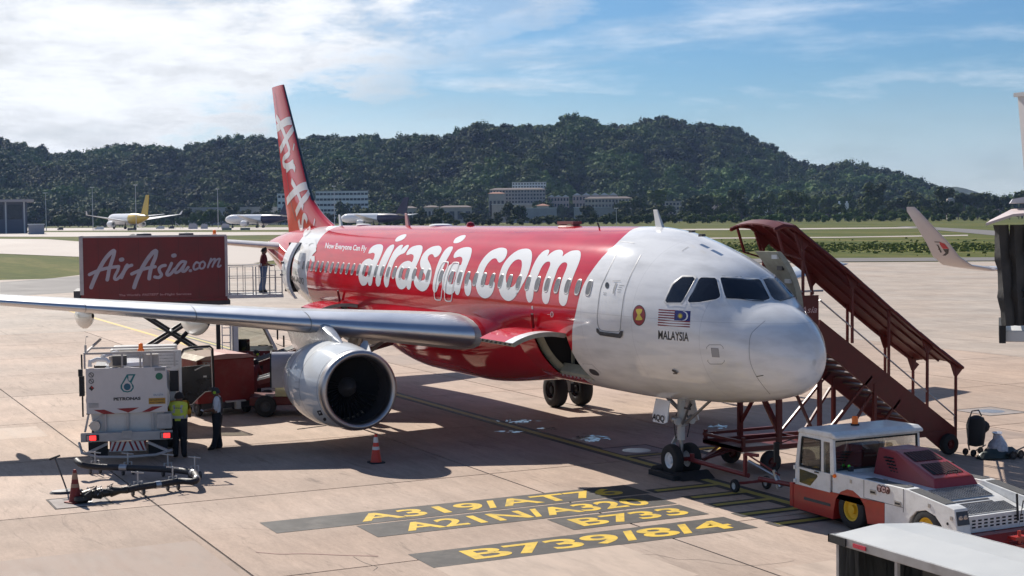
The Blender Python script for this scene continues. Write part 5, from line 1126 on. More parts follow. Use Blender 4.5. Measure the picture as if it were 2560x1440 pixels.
for px in list(range(150, 700, 26)) + list(range(850, 1150, 28)):
    r = R_.uniform(6, 9); tree(px+R_.uniform(-8, 8), 1340+R_.uniform(0, 60), r, r*R_.uniform(0.9, 1.5), 'tall rounded tree below the hill,', 'taller trees below the hill')
px = 860.0
while px < 2500:
    r = R_.uniform(2.2, 4.2); tree(px, 955+R_.uniform(-25, 50), r*1.3, r*0.75, BL, BG, 0, 'bush', 'bush'); px += R_.uniform(15, 30)

# ---------------- buildings
M_bw = mat('building_white', (0.78, 0.78, 0.77), 0.7, 0, 0.08, 0.3, world_space=True); M_bc = mat('building_cream', (0.42, 0.38, 0.34), 0.8, 0, 0.15, 0.3, world_space=True)
M_roofr = mat('terracotta_roof', (0.30, 0.12, 0.07), 0.8, 0, 0.2, 0.3, world_space=True); M_win = mat('window_glass_dark', (0.03, 0.035, 0.045), 0.25); M_roofg = mat('grey_roof', (0.33, 0.33, 0.33), 0.6, 0, 0.12, 0.2, world_space=True); M_roofb = mat('brown_roof', (0.11, 0.08, 0.07), 0.8)
M_roofw = mat('pale_metal_roof', (0.55, 0.57, 0.58), 0.45, 0.2, 0.1, 0.2, world_space=True)
def building(name, label, px0, px1, pyt, pyb, dist, depth, rows_, cols, wm, rm, cat='building', roof='flat', wh=0.5, ww=0.6, group=None, strip=False):
    x0, y0 = polar(px0, dist); x1, y1 = polar(px1, dist); zt = zpx((px0+px1)/2, pyt, dist); zb = min(0, zpx((px0+px1)/2, pyb, dist)) if pyb > 545 else zpx((px0+px1)/2, pyb, dist)-6
    t = thing(name, label, cat, (x0, y0, max(zb, -0.1)), math.atan2(y1-y0, x1-x0), group); W = math.hypot(x1-x0, y1-y0); H = zt-max(zb, -0.1); zb = 0
    k = MB(); k.bb(0, W, 0, depth, 0, H); k.build('wall', wm, t)
    sg = 1
    k = MB()
    if roof == 'flat': k.bb(-0.4, W+.4, -0.4, depth+.4, H, H+0.5)
    elif roof == 'hip': k.add([(-1, -1, H), (W+1, -1, H), (W+1, depth+1, H), (-1, depth+1, H), (depth*.35, depth/2, H+depth*.13), (W-depth*.35, depth/2, H+depth*.13)], [(0, 1, 5, 4), (1, 2, 5), (2, 3, 4, 5), (3, 0, 4), (0, 1, 2, 3)])
    elif roof == 'teeth':
        n_ = max(3, int(W/9)); 
        for i in range(n_): a = W*i/n_; b = W*(i+1)/n_; k.add([(a, -0.5, H), (b, -.5, H), (b, depth, H), (a, depth, H), ((a+b)/2, -.5, H+W/n_*.28), ((a+b)/2, depth, H+W/n_*.28)], [(0, 1, 4), (2, 3, 5), (0, 4, 5, 3), (1, 2, 5, 4)])
    k.build('roof', rm, t)
    fl_ = H/rows_ if rows_ else H
    me = None
    for r_ in range(rows_):
        if strip:
            w = MB(); w.bb(W*0.02, W*0.98, -0.15, 0.1, r_*fl_+fl_*(0.5-wh/2), r_*fl_+fl_*(0.5+wh/2)); w.build('window', M_win, t)
            for c in range(cols):
                pass
            continue
        for c in range(cols):
            cw = W/cols
            if me is None:
                w = MB(); w.bb(-cw*ww/2, cw*ww/2, -0.12, 0.1, -fl_*wh/2, fl_*wh/2); me = w.mesh('window', M_win)
            o = bpy.data.objects.new('window', me); COL.objects.link(o); o.parent = t; o.location = (cw*(c+0.5), 0, fl_*(r_+0.5))
    return t
building('office_block', 'long white office block with dark window bands seen left of the tail fin', 694, 745, 484, 546, 1380, 18, 5, 5, M_bw, M_roofg, wh=0.4)
building('office_block', 'long white four-storey block with window bands just right of the tail fin', 790, 921, 478, 530, 1400, 22, 5, 14, M_bw, M_roofg, wh=0.4, ww=0.85)
building('warehouse', 'low pale grey warehouse behind the trees left of the tail fin', 470, 700, 519, 548, 1420, 30, 0, 0, M_roofg, M_roofg)
building('apartment_block', 'tall white apartment block standing highest at the foot of the hill', 1281, 1366, 456, 500, 1560, 16, 8, 12, M_bw, M_roofg, wh=0.45)
building('apartment_block', 'cream apartment block with brown roof in front of the tall white block', 1225, 1364, 474, 512, 1500, 14, 6, 18, M_bc, M_roofb, roof='hip', wh=0.5)
building('apartment_block', 'cream block with a row of gabled roofs just right of the tall white block', 1370, 1423, 492, 505, 1510, 12, 2, 7, mat('building_pink', (0.50, 0.40, 0.36), 0.8), M_roofw, roof='teeth')
building('apartment_block', 'long cream block with a row of gabled roofs above the grey terraces', 1432, 1545, 488, 506, 1530, 12, 2, 14, MATS['building_pink'], M_roofw, roof='teeth')
building('apartment_block', 'grey terraced flats under a brown roof behind the white-flowering tree', 1462, 1580, 496, 517, 1440, 14, 3, 14, M_bc, M_roofb, roof='hip')
building('apartment_block', 'row of low grey flats right of the white-flowering tree', 1637, 1780, 504, 522, 1440, 14, 3, 16, M_bc, M_roofg)
building('apartment_block', 'farthest right row of pale low flats at the foot of the hill', 1770, 1835, 506, 514, 1460, 12, 2, 8, M_bc, M_roofw)
building('warehouse', 'grey flat-roofed warehouse in front of the apartments, left of centre', 1266, 1392, 521, 548, 1240, 22, 0, 0, M_roofg, M_roofw)
building('warehouse', 'long low pale-roofed shed right of the grey warehouse', 1435, 1560, 519, 545, 1250, 22, 0, 0, M_roofg, M_roofw)
building('warehouse', 'low shed with a bright roof behind the bushes near the beacon', 1230, 1330, 511, 540, 1330, 16, 0, 0, M_bc, M_roofw)
building('warehouse', 'low shed beside the striped concrete silo', 1690, 1790, 526, 548, 1260, 16, 0, 0, M_roofg, M_roofw)
for a, b, t_, l in ((1000, 1042, 520, 'leftmost small terrace house with a pale hipped roof'), (1060, 1098, 518, 'small terrace house with a light ridge between two others'), (1100, 1180, 518, 'wide terrace house with a brown hipped roof'), (1342, 1372, 514, 'small house with an orange roof before the cream apartments'), (2460, 2500, 526, 'small grey-roofed house right of the round silo'), (1222, 1262, 484, 'small house with an orange roof high on the left of the apartments')):
    building('house', l, a, b, t_, 545, 1300 if t_ > 500 else 1470, 12, 1, 4, M_bc, M_roofr if 'orange' in l else M_roofb, roof='hip', cat='house')
def silo(label, px, py, pyb, w, dist, band=False, round_=True):
    x, y = polar(px, dist); t = thing('silo', label, 'silo', (x, y, 0), az(px)); H = zpx(px, py, dist); r_ = w/FOC*dist/2; k = MB()
    if round_: k.lathe([(r_, 0), (r_, H), (r_*0.9, H+1), (0.01, H+1.2)], n=20)
    else: k.bb(-r_, r_, -r_, r_, 0, H)
    k.build('shell', M_bw if not round_ else M_bc, t, smooth=round_)
    k = MB()
    if band: k.lathe([(r_*1.02, H*.72), (r_*1.02, H*.86)], n=20)
    else: k.bb(-r_*.5, r_*.5, -r_*.5, r_*.5, H, H+1.6)
    k.build('band' if band else 'cap', M_dgrey if band else M_bw, t)
    return t
silo('round concrete silo with a dark band among the low flats', 1735, 500, 545, 15, 1230, True); silo('left one of the tall white twin towers below the hill', 1900, 491, 540, 9, 1300, False, False); silo('right one of the tall white twin towers below the hill', 1914, 491, 540, 11, 1300, False, False)
silo('left one of the two short grey blocks at the wood edge', 2098, 508, 540, 9, 1200, False, False); silo('right one of the two short grey blocks at the wood edge', 2117, 508, 540, 9, 1200, False, False); silo('fat round grey silo near the boarding bridge side', 2376, 500, 545, 19, 1150)
# rock face scar on the hill
# flat-topped hangar at the far left
x0, y0 = polar(-160, 760); x1, y1 = polar(68, 760); hg = thing('hangar', 'grey airport building with a flat overhanging roof at the far left edge', 'building', (x1, y1, 0), math.atan2(y1-y0, x1-x0)+PI)
H = zpx(40, 505, 760); Wd = math.hypot(x1-x0, y1-y0)
k = MB(); k.bb(0, Wd, -18, 0, 0, H); k.build('wall', mat('hangar_wall', (0.10, 0.11, 0.14), 0.6), hg)
k = MB(); k.bb(-3.2, Wd, -20, 3, H, H+1.2); k.build('roof', mat('hangar_roof', (0.42, 0.38, 0.37), 0.5), hg)
for i in range(6):
    k = MB(); k.bb(1+8.5*i, 1.7+8.5*i, 0, 0.5, 0, H); k.build('column', M_lgrey, hg)
for i in range(5):
    k = MB(); k.bb(2.4+8.5*i, 9+8.5*i, 0.02, 0.12, H*.45, H*.92); k.build('window', M_win, hg)
x, y = polar(90, 700); kb = thing('cabin', 'small grey portable cabin with a pale roof right of the airport building', 'cabin', (x, y, 0), az(90)+PI/2); k = MB(); k.bb(-3.4, 3.4, -3, 3, 0, 4.2); k.build('wall', mat('cabin_grey', (0.30, 0.31, 0.35), 0.6), kb); k = MB(); k.bb(-3.7, 3.7, -3.3, 3.3, 4.2, 4.6); k.build('roof', M_roofw, kb)

# ---------------- distant aircraft
def far_plane(label, px, dist, heading, L, paint_tail, paint_body, winglet, scale=1.0, text=None):
    x, y = polar(px, dist); t = thing('parked_aircraft', label, 'airliner', (x, y, 0), heading)
    R0 = L*0.052; zc = R0*1.9
    k = MB(); prof = []
    for i in range(25):
        u = i/24; s = L*(u-0.5); r_ = R0*(min(1, math.sqrt(max(0, (1-u)/0.10)) if u > 0.90 else 1))*(1 if u > 0.30 else (0.12+0.88*(u/0.30)**0.75)); prof.append((s, r_))
    rows = [[(s, r_*math.cos(2*PI*j/20), zc+r_*math.sin(2*PI*j/20)+(R0-r_)*(0.45 if s < 0 else -0.15)) for j in range(21)] for s, r_ in prof]
    cut = 11
    k.grid(rows[cut-1:]); body = k.build('fuselage', M_white, t, smooth=True)
    k = MB(); k.grid(rows[:cut]); k.build('tail_cone', paint_body, t, smooth=True)
    k = MB(); k.prism([(-L*.5+L*.04, zc+R0*.7), (-L*.5+L*.19, zc+R0*.9), (-L*.5+L*.065, zc+L*.225), (-L*.5+L*.0, zc+L*.225)], -0.25, 0.25, 'y'); k.build('tail_fin', paint_tail, t)
    for sd in (-1, 1):
        sp = L*.47
        k = MB(); k.add([(L*.10, sd*R0*.7, zc-R0*.5), (-L*.09, sd*R0*.7, zc-R0*.6), (-L*.16, sd*sp, zc+R0*.75), (-L*.115, sd*sp, zc+R0*.75), (L*.10, sd*R0*.7, zc-R0*.1), (-L*.09, sd*R0*.7, zc-R0*.5), (-L*.16, sd*sp, zc+R0*.8), (-L*.115, sd*sp, zc+R0*.8)], [(0, 1, 2, 3), (4, 5, 6, 7), (0, 3, 7, 4), (1, 2, 6, 5), (2, 3, 7, 6)]); w_ = k.build('wing', M_lgrey, t)
        if winglet:
            k = MB(); k.add([(-L*.115, sd*sp, zc+R0*.78), (-L*.16, sd*sp, zc+R0*.78), (-L*.175, sd*(sp+.8), zc+R0*1.45), (-L*.155, sd*(sp+.8), zc+R0*1.45), (-L*.115, sd*(sp+.15), zc+R0*.72), (-L*.16, sd*(sp+.15), zc+R0*.72), (-L*.175, sd*(sp+.95), zc+R0*1.45), (-L*.155, sd*(sp+.95), zc+R0*1.45)], [(0, 1, 2, 3), (4, 5, 6, 7), (0, 3, 7, 4), (1, 2, 6, 5), (2, 3, 7, 6)]); k.build('winglet', M_lgrey, w_)
        k = MB(); k.add([(-L*.38, sd*R0*.3, zc+R0*.4), (-L*.47, sd*R0*.3, zc+R0*.4), (-L*.50, sd*L*.16, zc+R0*.8), (-L*.465, sd*L*.16, zc+R0*.8), (-L*.38, sd*R0*.3, zc+R0*.6), (-L*.47, sd*R0*.3, zc+R0*.55), (-L*.50, sd*L*.16, zc+R0*.85), (-L*.465, sd*L*.16, zc+R0*.85)], [(0, 1, 2, 3), (4, 5, 6, 7), (0, 3, 7, 4), (1, 2, 6, 5), (2, 3, 7, 6)]); k.build('tailplane', M_lgrey, t)
        k = MB(); e0 = L*.10; k.lathe([(0.6*R0, e0), (R0*.62, e0-.3), (R0*.66, e0-L*.03), (R0*.5, e0-L*.085), (R0*.25, e0-L*.09)], (0, sd*L*.155, zc-R0*.95), 'x', 20); en = k.build('engine', M_white, t, smooth=True); k = MB(); k.lathe([(0.59*R0, e0), (R0*.5, e0-.4), (.01, e0-.9)], (0, sd*L*.155, zc-R0*.95), 'x', 20); k.build('inlet', M_dark, en)
        k = MB(); k.lathe([(R0*.28, sd*L*.05-.6), (R0*.28, sd*L*.05+.6)], (-L*.03, 0, R0*.28), 'y', 12); k.bb(-L*.03-.2, -L*.03+.2, sd*L*.05-.2, sd*L*.05+.2, R0*.2, zc-R0*.6); k.build('main_gear', M_blk, t)
    k = MB(); k.bb(L*.38, L*.39, -.2, .2, 0.3, zc-R0*.6); k.lathe([(R0*.2, -.5), (R0*.2, .5)], (L*.385, 0, R0*.2), 'y', 12); k.build('nose_gear', M_blk, t)
    if text:
        k = MB(); vs, fs = text2d(text, 1, .03); xe = max(v[0] for v in vs); 
        for sd in (-1, 1): k.add([(sd*(-L*.0)+(L*.34-v[0]/xe*L*.2 if sd > 0 else L*.14+v[0]/xe*L*.2), sd*(R0+0.03), zc+R0*.05+v[1]*R0*.5) for v in vs], fs)
        k.build('side_letters', mat('dull_red_letters', (0.25, 0.05, 0.08), 0.5), body)
    return t
M_tyel = mat('yellow_tail_paint', (0.62, 0.40, 0.01), 0.35); M_tpur = mat('dark_purple_paint', (0.022, 0.016, 0.05), 0.35)
v = ray(340, 540)
far_plane('white cargo aircraft with a yellow tail parked far left by the trees', 322, 985, az(322)+rad(22), 66, M_tyel, M_tyel, True)
far_plane('white cargo aircraft with a dark purple tail just left of the red tail fin', 645, 960, az(645)+rad(48), 57, M_tpur, M_tpur, False)
far_plane('white cargo aircraft with a dark purple tail seen above the red fuselage', 935, 930, az(935)+rad(50), 56, M_tpur, M_tpur, False)
# light masts
for px, top, d, l in ((232, 468, 900, 'thin grey light mast left of the yellow-tailed aircraft'), (115, 452+30, 900, 'thin grey light mast beside the airport building'), (545, 472, 940, 'thin grey light mast right of the yellow-tailed aircraft'), (836, 465, 900, 'thin grey light mast just right of the red tail fin'), (340, 452+10, 900, 'light mast directly behind the yellow tail'), (1541, 520, 900, 'short white light mast behind the fuselage')):
    x, y = polar(px, d); t = thing('light_mast', l, 'light mast', (x, y, 0)); H = zpx(px, top, d); k = MB(); k.tube([(0, 0, 0), (0, 0, H)], .3, 8, radii=[.22, .12]); k.build('pole', M_lgrey, t)
    for i in range(4):
        k = MB(); a = PI/2*i+.4; k.box((math.cos(a)*1.0, math.sin(a)*1.0, H-.1), (.9, .6, .4)); k.build('lamp_head', M_lgrey, t)
# covered pallets and small vehicles by the far aircraft
for px, w, h, l in ((482, 22, 13, 'largest white covered pallet left of the purple-tailed aircraft'), (510, 17, 12, 'middle white covered pallet of the row of three'), (563, 20, 12, 'right white covered pallet nearest the purple-tailed aircraft')):
    x, y = polar(px, 930); k = MB(); r_ = w/FOC*930/2; hh = h/FOC*930; k.prism([(-r_, 0), (r_, 0), (r_, hh*.6), (r_*.7, hh*.95), (0, hh), (-r_*.7, hh*.95), (-r_, hh*.6)], -1.6, 1.6, 'y'); o = simple('covered_pallet', k, mat('pallet_sheet', (0.55, 0.50, 0.50), 0.6), l, 'pallet', 'covered pallets by the far aircraft'); o.location = (x, y, 0); o.rotation_euler.z = az(px)+PI/2
for px, w, l, c in ((235+12, 22, 'small white van parked left of the yellow-tailed aircraft', M_white), (400, 20, 'low white tug below the right wing of the yellow-tailed aircraft', M_lgrey), (428, 14, 'dark small tug right of the yellow-tailed aircraft', M_dgrey), (150, 14, 'small dark vehicle right of the grey cabin', M_dgrey)):
    x, y = polar(px, 920); t = thing('service_vehicle', l, 'vehicle', (x, y, 0), az(px)+PI/2); r_ = w/FOC*920/2; k = MB(); k.prism([(-r_, .4), (r_, .4), (r_, 1.2), (r_*.6, 1.3), (r_*.45, 2.0), (-r_, 2.0)], -1, 1, 'y'); k.build('body', c, t)
    for s_ in (-.6, .6): k = MB(); k.lathe([(.4, -1.05), (.4, 1.05)], (s_*r_, 0, .4), 'y', 12); k.build('wheel', M_blk, t)
x, y = polar(447, 925); t = thing('passenger_steps', 'small grey passenger steps standing alone right of the yellow tail', 'steps', (x, y, 0), az(447)+PI/2); k = MB()
k.bar((-2.5, 0, .5), (2, 0, 3.8), 1.2, .3); k.build('flight', M_lgrey, t); k = MB(); k.bar((2, .5, 0), (2, .5, 4.9), .15); k.bar((2, -.5, 0), (2, -.5, 4.9), .15); k.bar((-1, .5, 0), (-1, .5, 2), .15); k.build('frame', M_lgrey, t)
# marker boards in the runway grass
for px, py, l in ((330, 577, 'dark marker board in the grass below the yellow-tailed aircraft'), (567, 577, 'left one of two grey marker boards near the catering box'), (613, 577, 'right one of two grey marker boards near the catering box')):
    p = G(px, py); k = MB(); k.bb(-2.4, 2.4, -.15, .15, .4, 1.6); k.bb(-2, -1.8, -.1, .1, 0, .4); k.bb(1.8, 2, -.1, .1, 0, .4); o = simple('marker_board', k, M_dgrey if px < 400 else M_primer, l, 'sign'); o.location = (p.x, p.y, -.05); o.rotation_euler.z = az(px)+PI/2; o.scale = (1, 1, 1)
# haze over the airfield
hz = MB(); hz.bb(-6200, 400, -2800, 4200, -1.5, 215); hb = hz.build('haze', [], None); tag(hb, kind='stuff')
hm = bpy.data.materials.new('haze_air'); hm.use_nodes = True; ht = hm.node_tree; ht.nodes.clear(); ho = ht.nodes.new('ShaderNodeOutputMaterial'); pv = ht.nodes.new('ShaderNodeVolumePrincipled')
pv.inputs['Color'].default_value = (0.42, 0.58, 1.0, 1); pv.inputs['Density'].default_value = 0.00005; pv.inputs['Anisotropy'].default_value = 0.0; ht.links.new(pv.outputs[0], ho.inputs['Volume']); hb.data.materials.append(hm)
# ================================================================== ground equipment round the airliner
def wheel_t(parent, c, r, w, hubm, rim=0.5, axis='y'): return wheel(parent, c, r, w, hubm, 'wheel', rim, axis)
def cone(loc, label, tilt=0.0, col=None, bandm=None):
    t = thing('traffic_cone', label, 'traffic cone', loc, tilt); s = MB(); k = 0.0
    b = MB(); b.prism([(-.19, -.15), (-.15, -.19), (.15, -.19), (.19, -.15), (.19, .15), (.15, .19), (-.15, .19), (-.19, .15)], 0.0, 0.03, 'z'); b.build('base', M_black if col is None else col, t)
    c = MB(); c.lathe([(0.145, 0.03), (0.135, 0.06), (0.04, 0.70), (0.030, 0.73), (0.001, 0.73)], n=24); c.build('cone_body', col or M_orange, t, smooth=True, angle=40)
    rr = lambda z: 0.135-(z-0.06)*0.1484
    for z0, z1 in ((0.34, 0.42), (0.52, 0.66)):
        c = MB(); c.lathe([(rr(z0)+.003, z0), (rr(z1)+.003, z1)], n=24); c.build('reflective_band', bandm or M_refl, t, smooth=True)
    return t
cone((-10.36, -5.73, 0), 'red traffic cone with two white bands standing under the engine in the shade')
cone((-8.74, -13.44, 0), 'worn dirty red cone standing in front of the hydrant coupler at left', 0.5, mat('old_cone', (0.22, 0.025, 0.018), 0.7, 0, 0.3, dirt=0.6), mat('dirty_band', (0.34, 0.22, 0.15), 0.7, dirt=0.6))

# ---------------- passenger stairs (red), descending away from the port front door
st = thing('passenger_stairs', 'dark red covered passenger stairs leading up to the left front door behind the nose', 'passenger stairs', (-5.1, 5.0, 0)); 
def LS(p): return (p[0]+5.1, p[1]-5.0, p[2])
class MBs(MB):
    def __init__(s, off): super().__init__(); s.M = Matrix.Translation(off)
OS = (5.1, -5.0, 0.0)
xn, xf = -4.3, -5.9                      # near and far side of the flight
yt, zt, yb_, zb_ = 3.45, 3.30, 7.75, 0.35
for x in (xn, xf):
    k = MBs(OS); k.prism([(yt, zt-0.32), (yt, zt+0.12), (yt+.05, 3.62), (yb_+.05, zb_+0.32), (yb_+.05, zb_-0.22), (yb_-.3, zb_-.28)], x-0.03, x+0.03, 'x'); k.build('stringer', M_mar, st)
    k = MBs(OS); k.prism([(yt+.0, 3.62), (yt+.0, 4.22), (2.3, 4.22), (2.3, zt-.3), (yt, zt-.3)], x-0.028, x+0.028, 'x'); pn = k.build('platform_side_panel', M_mar, st)
    k = MBs(OS); k.tube([(x, 2.2, 4.32), (x, 3.6, 4.32)], 0.025, 8); k.tube([(x, 3.3, 4.2), (x, 3.3, 4.32)], 0.02, 6); k.tube([(x, 3.5, 4.1), (x, 7.85, 0.95)], 0.022, 8); k.tube([(x, 7.8, 0.95), (x, 7.85, .5)], .02, 6); k.build('handrail', M_steel, st, smooth=True)
    # canopy posts and braces
    for y, z0, z1 in ((3.0, 3.4, 5.68), (4.5, 3.0, 4.68), (5.65, 2.0, 3.84), (6.9, 1.05, 2.98), (7.85, .35, 2.36)):
        k = MBs(OS); k.bar((x, y, z0), (x, y, z1), 0.055); k.build('canopy_post', M_mar, st)
    k = MBs(OS); k.bar((x, 2.2, 5.9), (x, 2.42, 5.25), 0.05); k.bar((x, 3.3, 4.25), (x, 2.75, 5.75), 0.05); k.bar((x, 2.42, 5.25), (x, 3.0, 5.1), .04); k.build('canopy_brace', M_mar, st)
    for y, z in ((3.0, 5.45), (4.5, 4.45), (6.9, 2.75), (7.85, 2.1)):
        k = MBs(OS); k.prism([(y-.22, z+.32), (y+.2, z+.05), (y+.02, z-.12), (y-.05, z-.1)], x-.02, x+.02, 'x'); k.build('gusset', M_mar, st)
    for y, z1 in ((2.3, 3.05), (3.5, 3.0), (5.2, 1.95), (6.5, 0.95)):
        k = MBs(OS); k.bar((x, y, 0.62), (x, y, z1), 0.09); k.build('support_post', M_mar, st)
    for a, b in (((x, 3.5, 0.65), (x, 5.1, 2.15)), ((x, 2.3, 2.8), (x, 3.4, 0.7)), ((x, 5.2, 0.7), (x, 6.0, 1.5)), ((x, 4.3, 0.7), (x, 5.1, 1.7))):
        k = MBs(OS); k.bar(a, b, 0.06); k.build('support_brace', M_mar, st)
    k = MBs(OS); k.bar((x, 1.2, 0.62), (x, 7.6, 0.55), 0.10, 0.12); k.build('chassis_rail', M_mar, st)
k = MBs(OS); vs, fs = text2d('AirAsia', 1, 0.01, 0.3); xe = max(v[0] for v in vs); k.add([(xn+0.034, 2.5+v[0]/xe*0.9, 3.80+v[1]*0.22) for v in vs], fs); k.build('panel_letters', mat('pinkish_letters', (0.55, 0.35, 0.35), 0.5), st)
for i in range(17):
    u = (i+0.5)/17; y = yt+(yb_-yt)*u; z = zt-0.02+(zb_-zt)*u; k = MBs(OS); k.box(((xn+xf)/2, y, z), (xn-xf-0.08, 0.26, 0.035)); k.build('step', mat('step_tread', (0.20, 0.16, 0.15), 0.6, 0.3, 0.2, dirt=0.4), st)
k = MBs(OS); k.bb(xf, xn, 2.05, 3.45, 3.24, 3.30); k.build('platform_floor', M_mar, st)
for a, b in (((xn, 1.2, .62), (xf, 1.2, .62)), ((xn, 7.6, .55), (xf, 7.6, .55)), ((xn, 3.5, .62), (xf, 3.5, .62)), ((xn, 5.2, .6), (xf, 5.2, .6)), ((xn, 2.3, 2.9), (xf, 2.3, 1.0)), ((xn, 6.5, .9), (xf, 6.5, .9)), ((xn, 2.3, 1.0), (xf, 2.3, 2.9))):
    k = MBs(OS); k.bar(a, b, 0.07); k.build('cross_member', M_mar, st)
# forward tray frame at the aircraft end
k = MBs(OS)
for z in (0.62, 0.80): k.bar((xn, 1.2, z), (xn, 3.5, z), 0.07); k.bar((xf, 1.2, z), (xf, 3.5, z), 0.07); k.bar((xn, 1.2, z), (xf, 1.2, z), 0.07)
k.bb(xf, xn, 1.2, 3.5, 0.55, 0.58); k.build('chassis_tray', M_mar, st)
for i in range(4):
    x = xn if i % 2 else xf; y = 1.25 if i < 2 else 2.25
    k = MBs(OS); k.bar((x, y, 0.6), (x, y, 3.0 if i >= 2 else 0.9), 0.075); k.build('corner_post', M_mar, st)
# draw bar and jacks
k = MBs(OS); k.bar((-5.1, 1.3, 0.55), (-5.05, -0.0+0.6, 0.32), 0.08); k.bar((-5.4, 1.3, 0.55), (-5.05, 0.6, 0.32), 0.05); k.bar((-4.8, 1.3, 0.55), (-5.05, 0.6, 0.32), 0.05); k.build('draw_bar', M_mar, st)
for (x, y, r_) in ((xn+.05, 2.0, .27), (xf, 2.0, .27), (xn+.05, 3.05, .25), (xn+.08, 7.55, .27), (xf, 7.55, .27)):
    w = wheel_t(st, (x+5.1, y-5.0, r_), r_, 0.20, M_mar, 0.45, 'x')
# canopy of curved sheets, each a bay
bays = [(1.05, 6.02), (1.95, 6.13), (2.6, 5.88), (4.4, 4.82), (6.2, 3.38), (7.95, 2.40)]
yy = [(2.08, 5.93), (2.35, 6.02), (2.7, 5.98), (3.1, 5.70), (3.6, 5.36), (4.2, 4.96), (5.0, 4.38), (5.8, 3.80), (6.6, 3.24), (7.3, 2.77), (8.0, 2.32)]
for i in range(len(yy)-1):
    (ya, za), (yb2, zb2) = yy[i], yy[i+1]; k = MBs(OS); rows = []
    for t_ in (0, 1):
        for (o) in ((0,),):
            pass
    top = []; 
    for (y, z) in ((ya, za), (yb2-0.02, zb2)):
        top.append([(xn+0.12+(xf-xn-0.24)*j/8, y, z-0.06+0.11*math.sin(PI*j/8)**0.7) for j in range(9)])
    k.grid(top); k.grid([[(p[0], p[1], p[2]-0.035) for p in r_] for r_ in top])
    for r_ in (top[0], top[1]): k.grid([r_, [(p[0], p[1], p[2]-.035) for p in r_]])
    for e in (0, -1): k.grid([[r_[e] for r_ in top], [(r_[e][0], r_[e][1], r_[e][2]-.035) for r_ in top]])
    k.build('canopy_sheet', M_mar, st, smooth=True, angle=30)
for x in (xn+0.1, xf-0.1):
    k = MBs(OS); k.tube([(x, y, z-0.12) for y, z in yy], 0.045, 6); k.build('canopy_rail', M_mar, st, smooth=True)
for j in (2, 4, 6):
    k = MBs(OS); xx = xn+0.12+(xf-xn-0.24)*j/8; k.tube([(xx, y, z-0.06+0.11*math.sin(PI*j/8)**0.7-0.06) for y, z in yy], 0.03, 6); k.build('canopy_purlin', M_mar, st, smooth=True)

# ---------------- pushback tug
tg_ = thing('pushback_tug', 'white and red pushback tug with a glazed cab and red engine cover, nose right', 'pushback tug', (2.45, 0.6, 0)); OT = (-2.45, -0.6, 0.0)
yn, yf = -0.50, 1.70
def tb(name, fn, m, parent=None, **kw):
    k = MBs(OT); fn(k); return k.build(name, m, parent or tg_, **kw)
# lower red skirts and white upper body, near and far sides
def arch(cx, r, n=7, z0=0.30): return [(cx-r*math.cos(PI*i/n), z0+r*0.98*math.sin(PI*i/n)) for i in range(n+1)]
for y0, y1 in ((yn, yn+0.32), (yf-0.32, yf)):
    tb('lower_body', lambda k: k.prism([(-.05, .14), (-.05, .62), (2.62, .70), (2.75, .70), (2.75, .28)] + [(1.75+.52, .22)] + [(1.75+.50*math.cos(a), .30+.50*math.sin(a)) for a in [rad(q) for q in (0, 30, 55, 80, 100, 125, 150, 180)]] + [(1.75-.52, .12)], y0, y1, 'y'), M_vred, bevel=0.015)
    tb('upper_body', lambda k: k.prism([(1.20, .655), (1.20, 1.07), (3.35, 1.07), (4.48, .93), (4.62, .90), (4.72, .42), (4.42, .40)] + [(3.88+.50*math.cos(a), .28+.48*math.sin(a)) for a in [rad(q) for q in (10, 35, 60, 90, 120, 145, 170)]] + [(3.35, .30), (2.755, .30), (2.755, .708)], y0+.004, y1-.004, 'y'), M_vwhite, bevel=0.02)
tb('step_recess', lambda k: k.bb(0.30, 1.15, yn-.006, yn+.02, .36, .42), M_dgrey)
tb('cab_lower_panel', lambda k: k.bb(0.0, 1.19, yn+.01, yf-.01, .14, .64), M_vred)
# rear bumper at the tow bar end
tb('rear_bumper', lambda k: k.bb(-.16, -.05, yn-.02, yf+.02, .16, .66), M_vred, bevel=.02)
# deck between the side pods
tb('deck_panel', lambda k: (k.bb(1.2, 3.3, yn+.32, yf-.32, .95, 1.0), k.add([(3.3, yn+.33, 1.0), (4.5, yn+.33, .70), (4.5, yf-.33, .70), (3.3, yf-.33, 1.0), (3.3, yn+.33, .6), (4.5, yn+.33, .4), (4.5, yf-.33, .4), (3.3, yf-.33, .6)], [(0, 1, 2, 3), (4, 5, 6, 7), (0, 1, 5, 4), (2, 3, 7, 6), (1, 2, 6, 5), (0, 3, 7, 4)])), M_vwhite)
M_tread = mat('anti_slip_pad', (0.085, 0.085, 0.085), 0.8, 0, 0.25, 30, bump=0.4, bscale=90)
for ya, yb3 in ((yn+.05, yn+.27), (yf-.27, yf-.05)):
    tb('anti_slip_pad', lambda k: k.bb(2.15, 3.28, ya, yb3, 1.072, 1.078), M_tread)
    tb('anti_slip_pad', lambda k: k.add([(3.42, ya-.02, 1.066), (4.36, ya-.02, .951), (4.36, yb3+.02, .951), (3.42, yb3+.02, 1.066), (3.42, ya-.02, 1.071), (4.36, ya-.02, .957), (4.36, yb3+.02, .957), (3.42, yb3+.02, 1.071)], [(4, 5, 6, 7), (0, 1, 5, 4), (1, 2, 6, 5), (2, 3, 7, 6), (3, 0, 4, 7)]), M_tread)
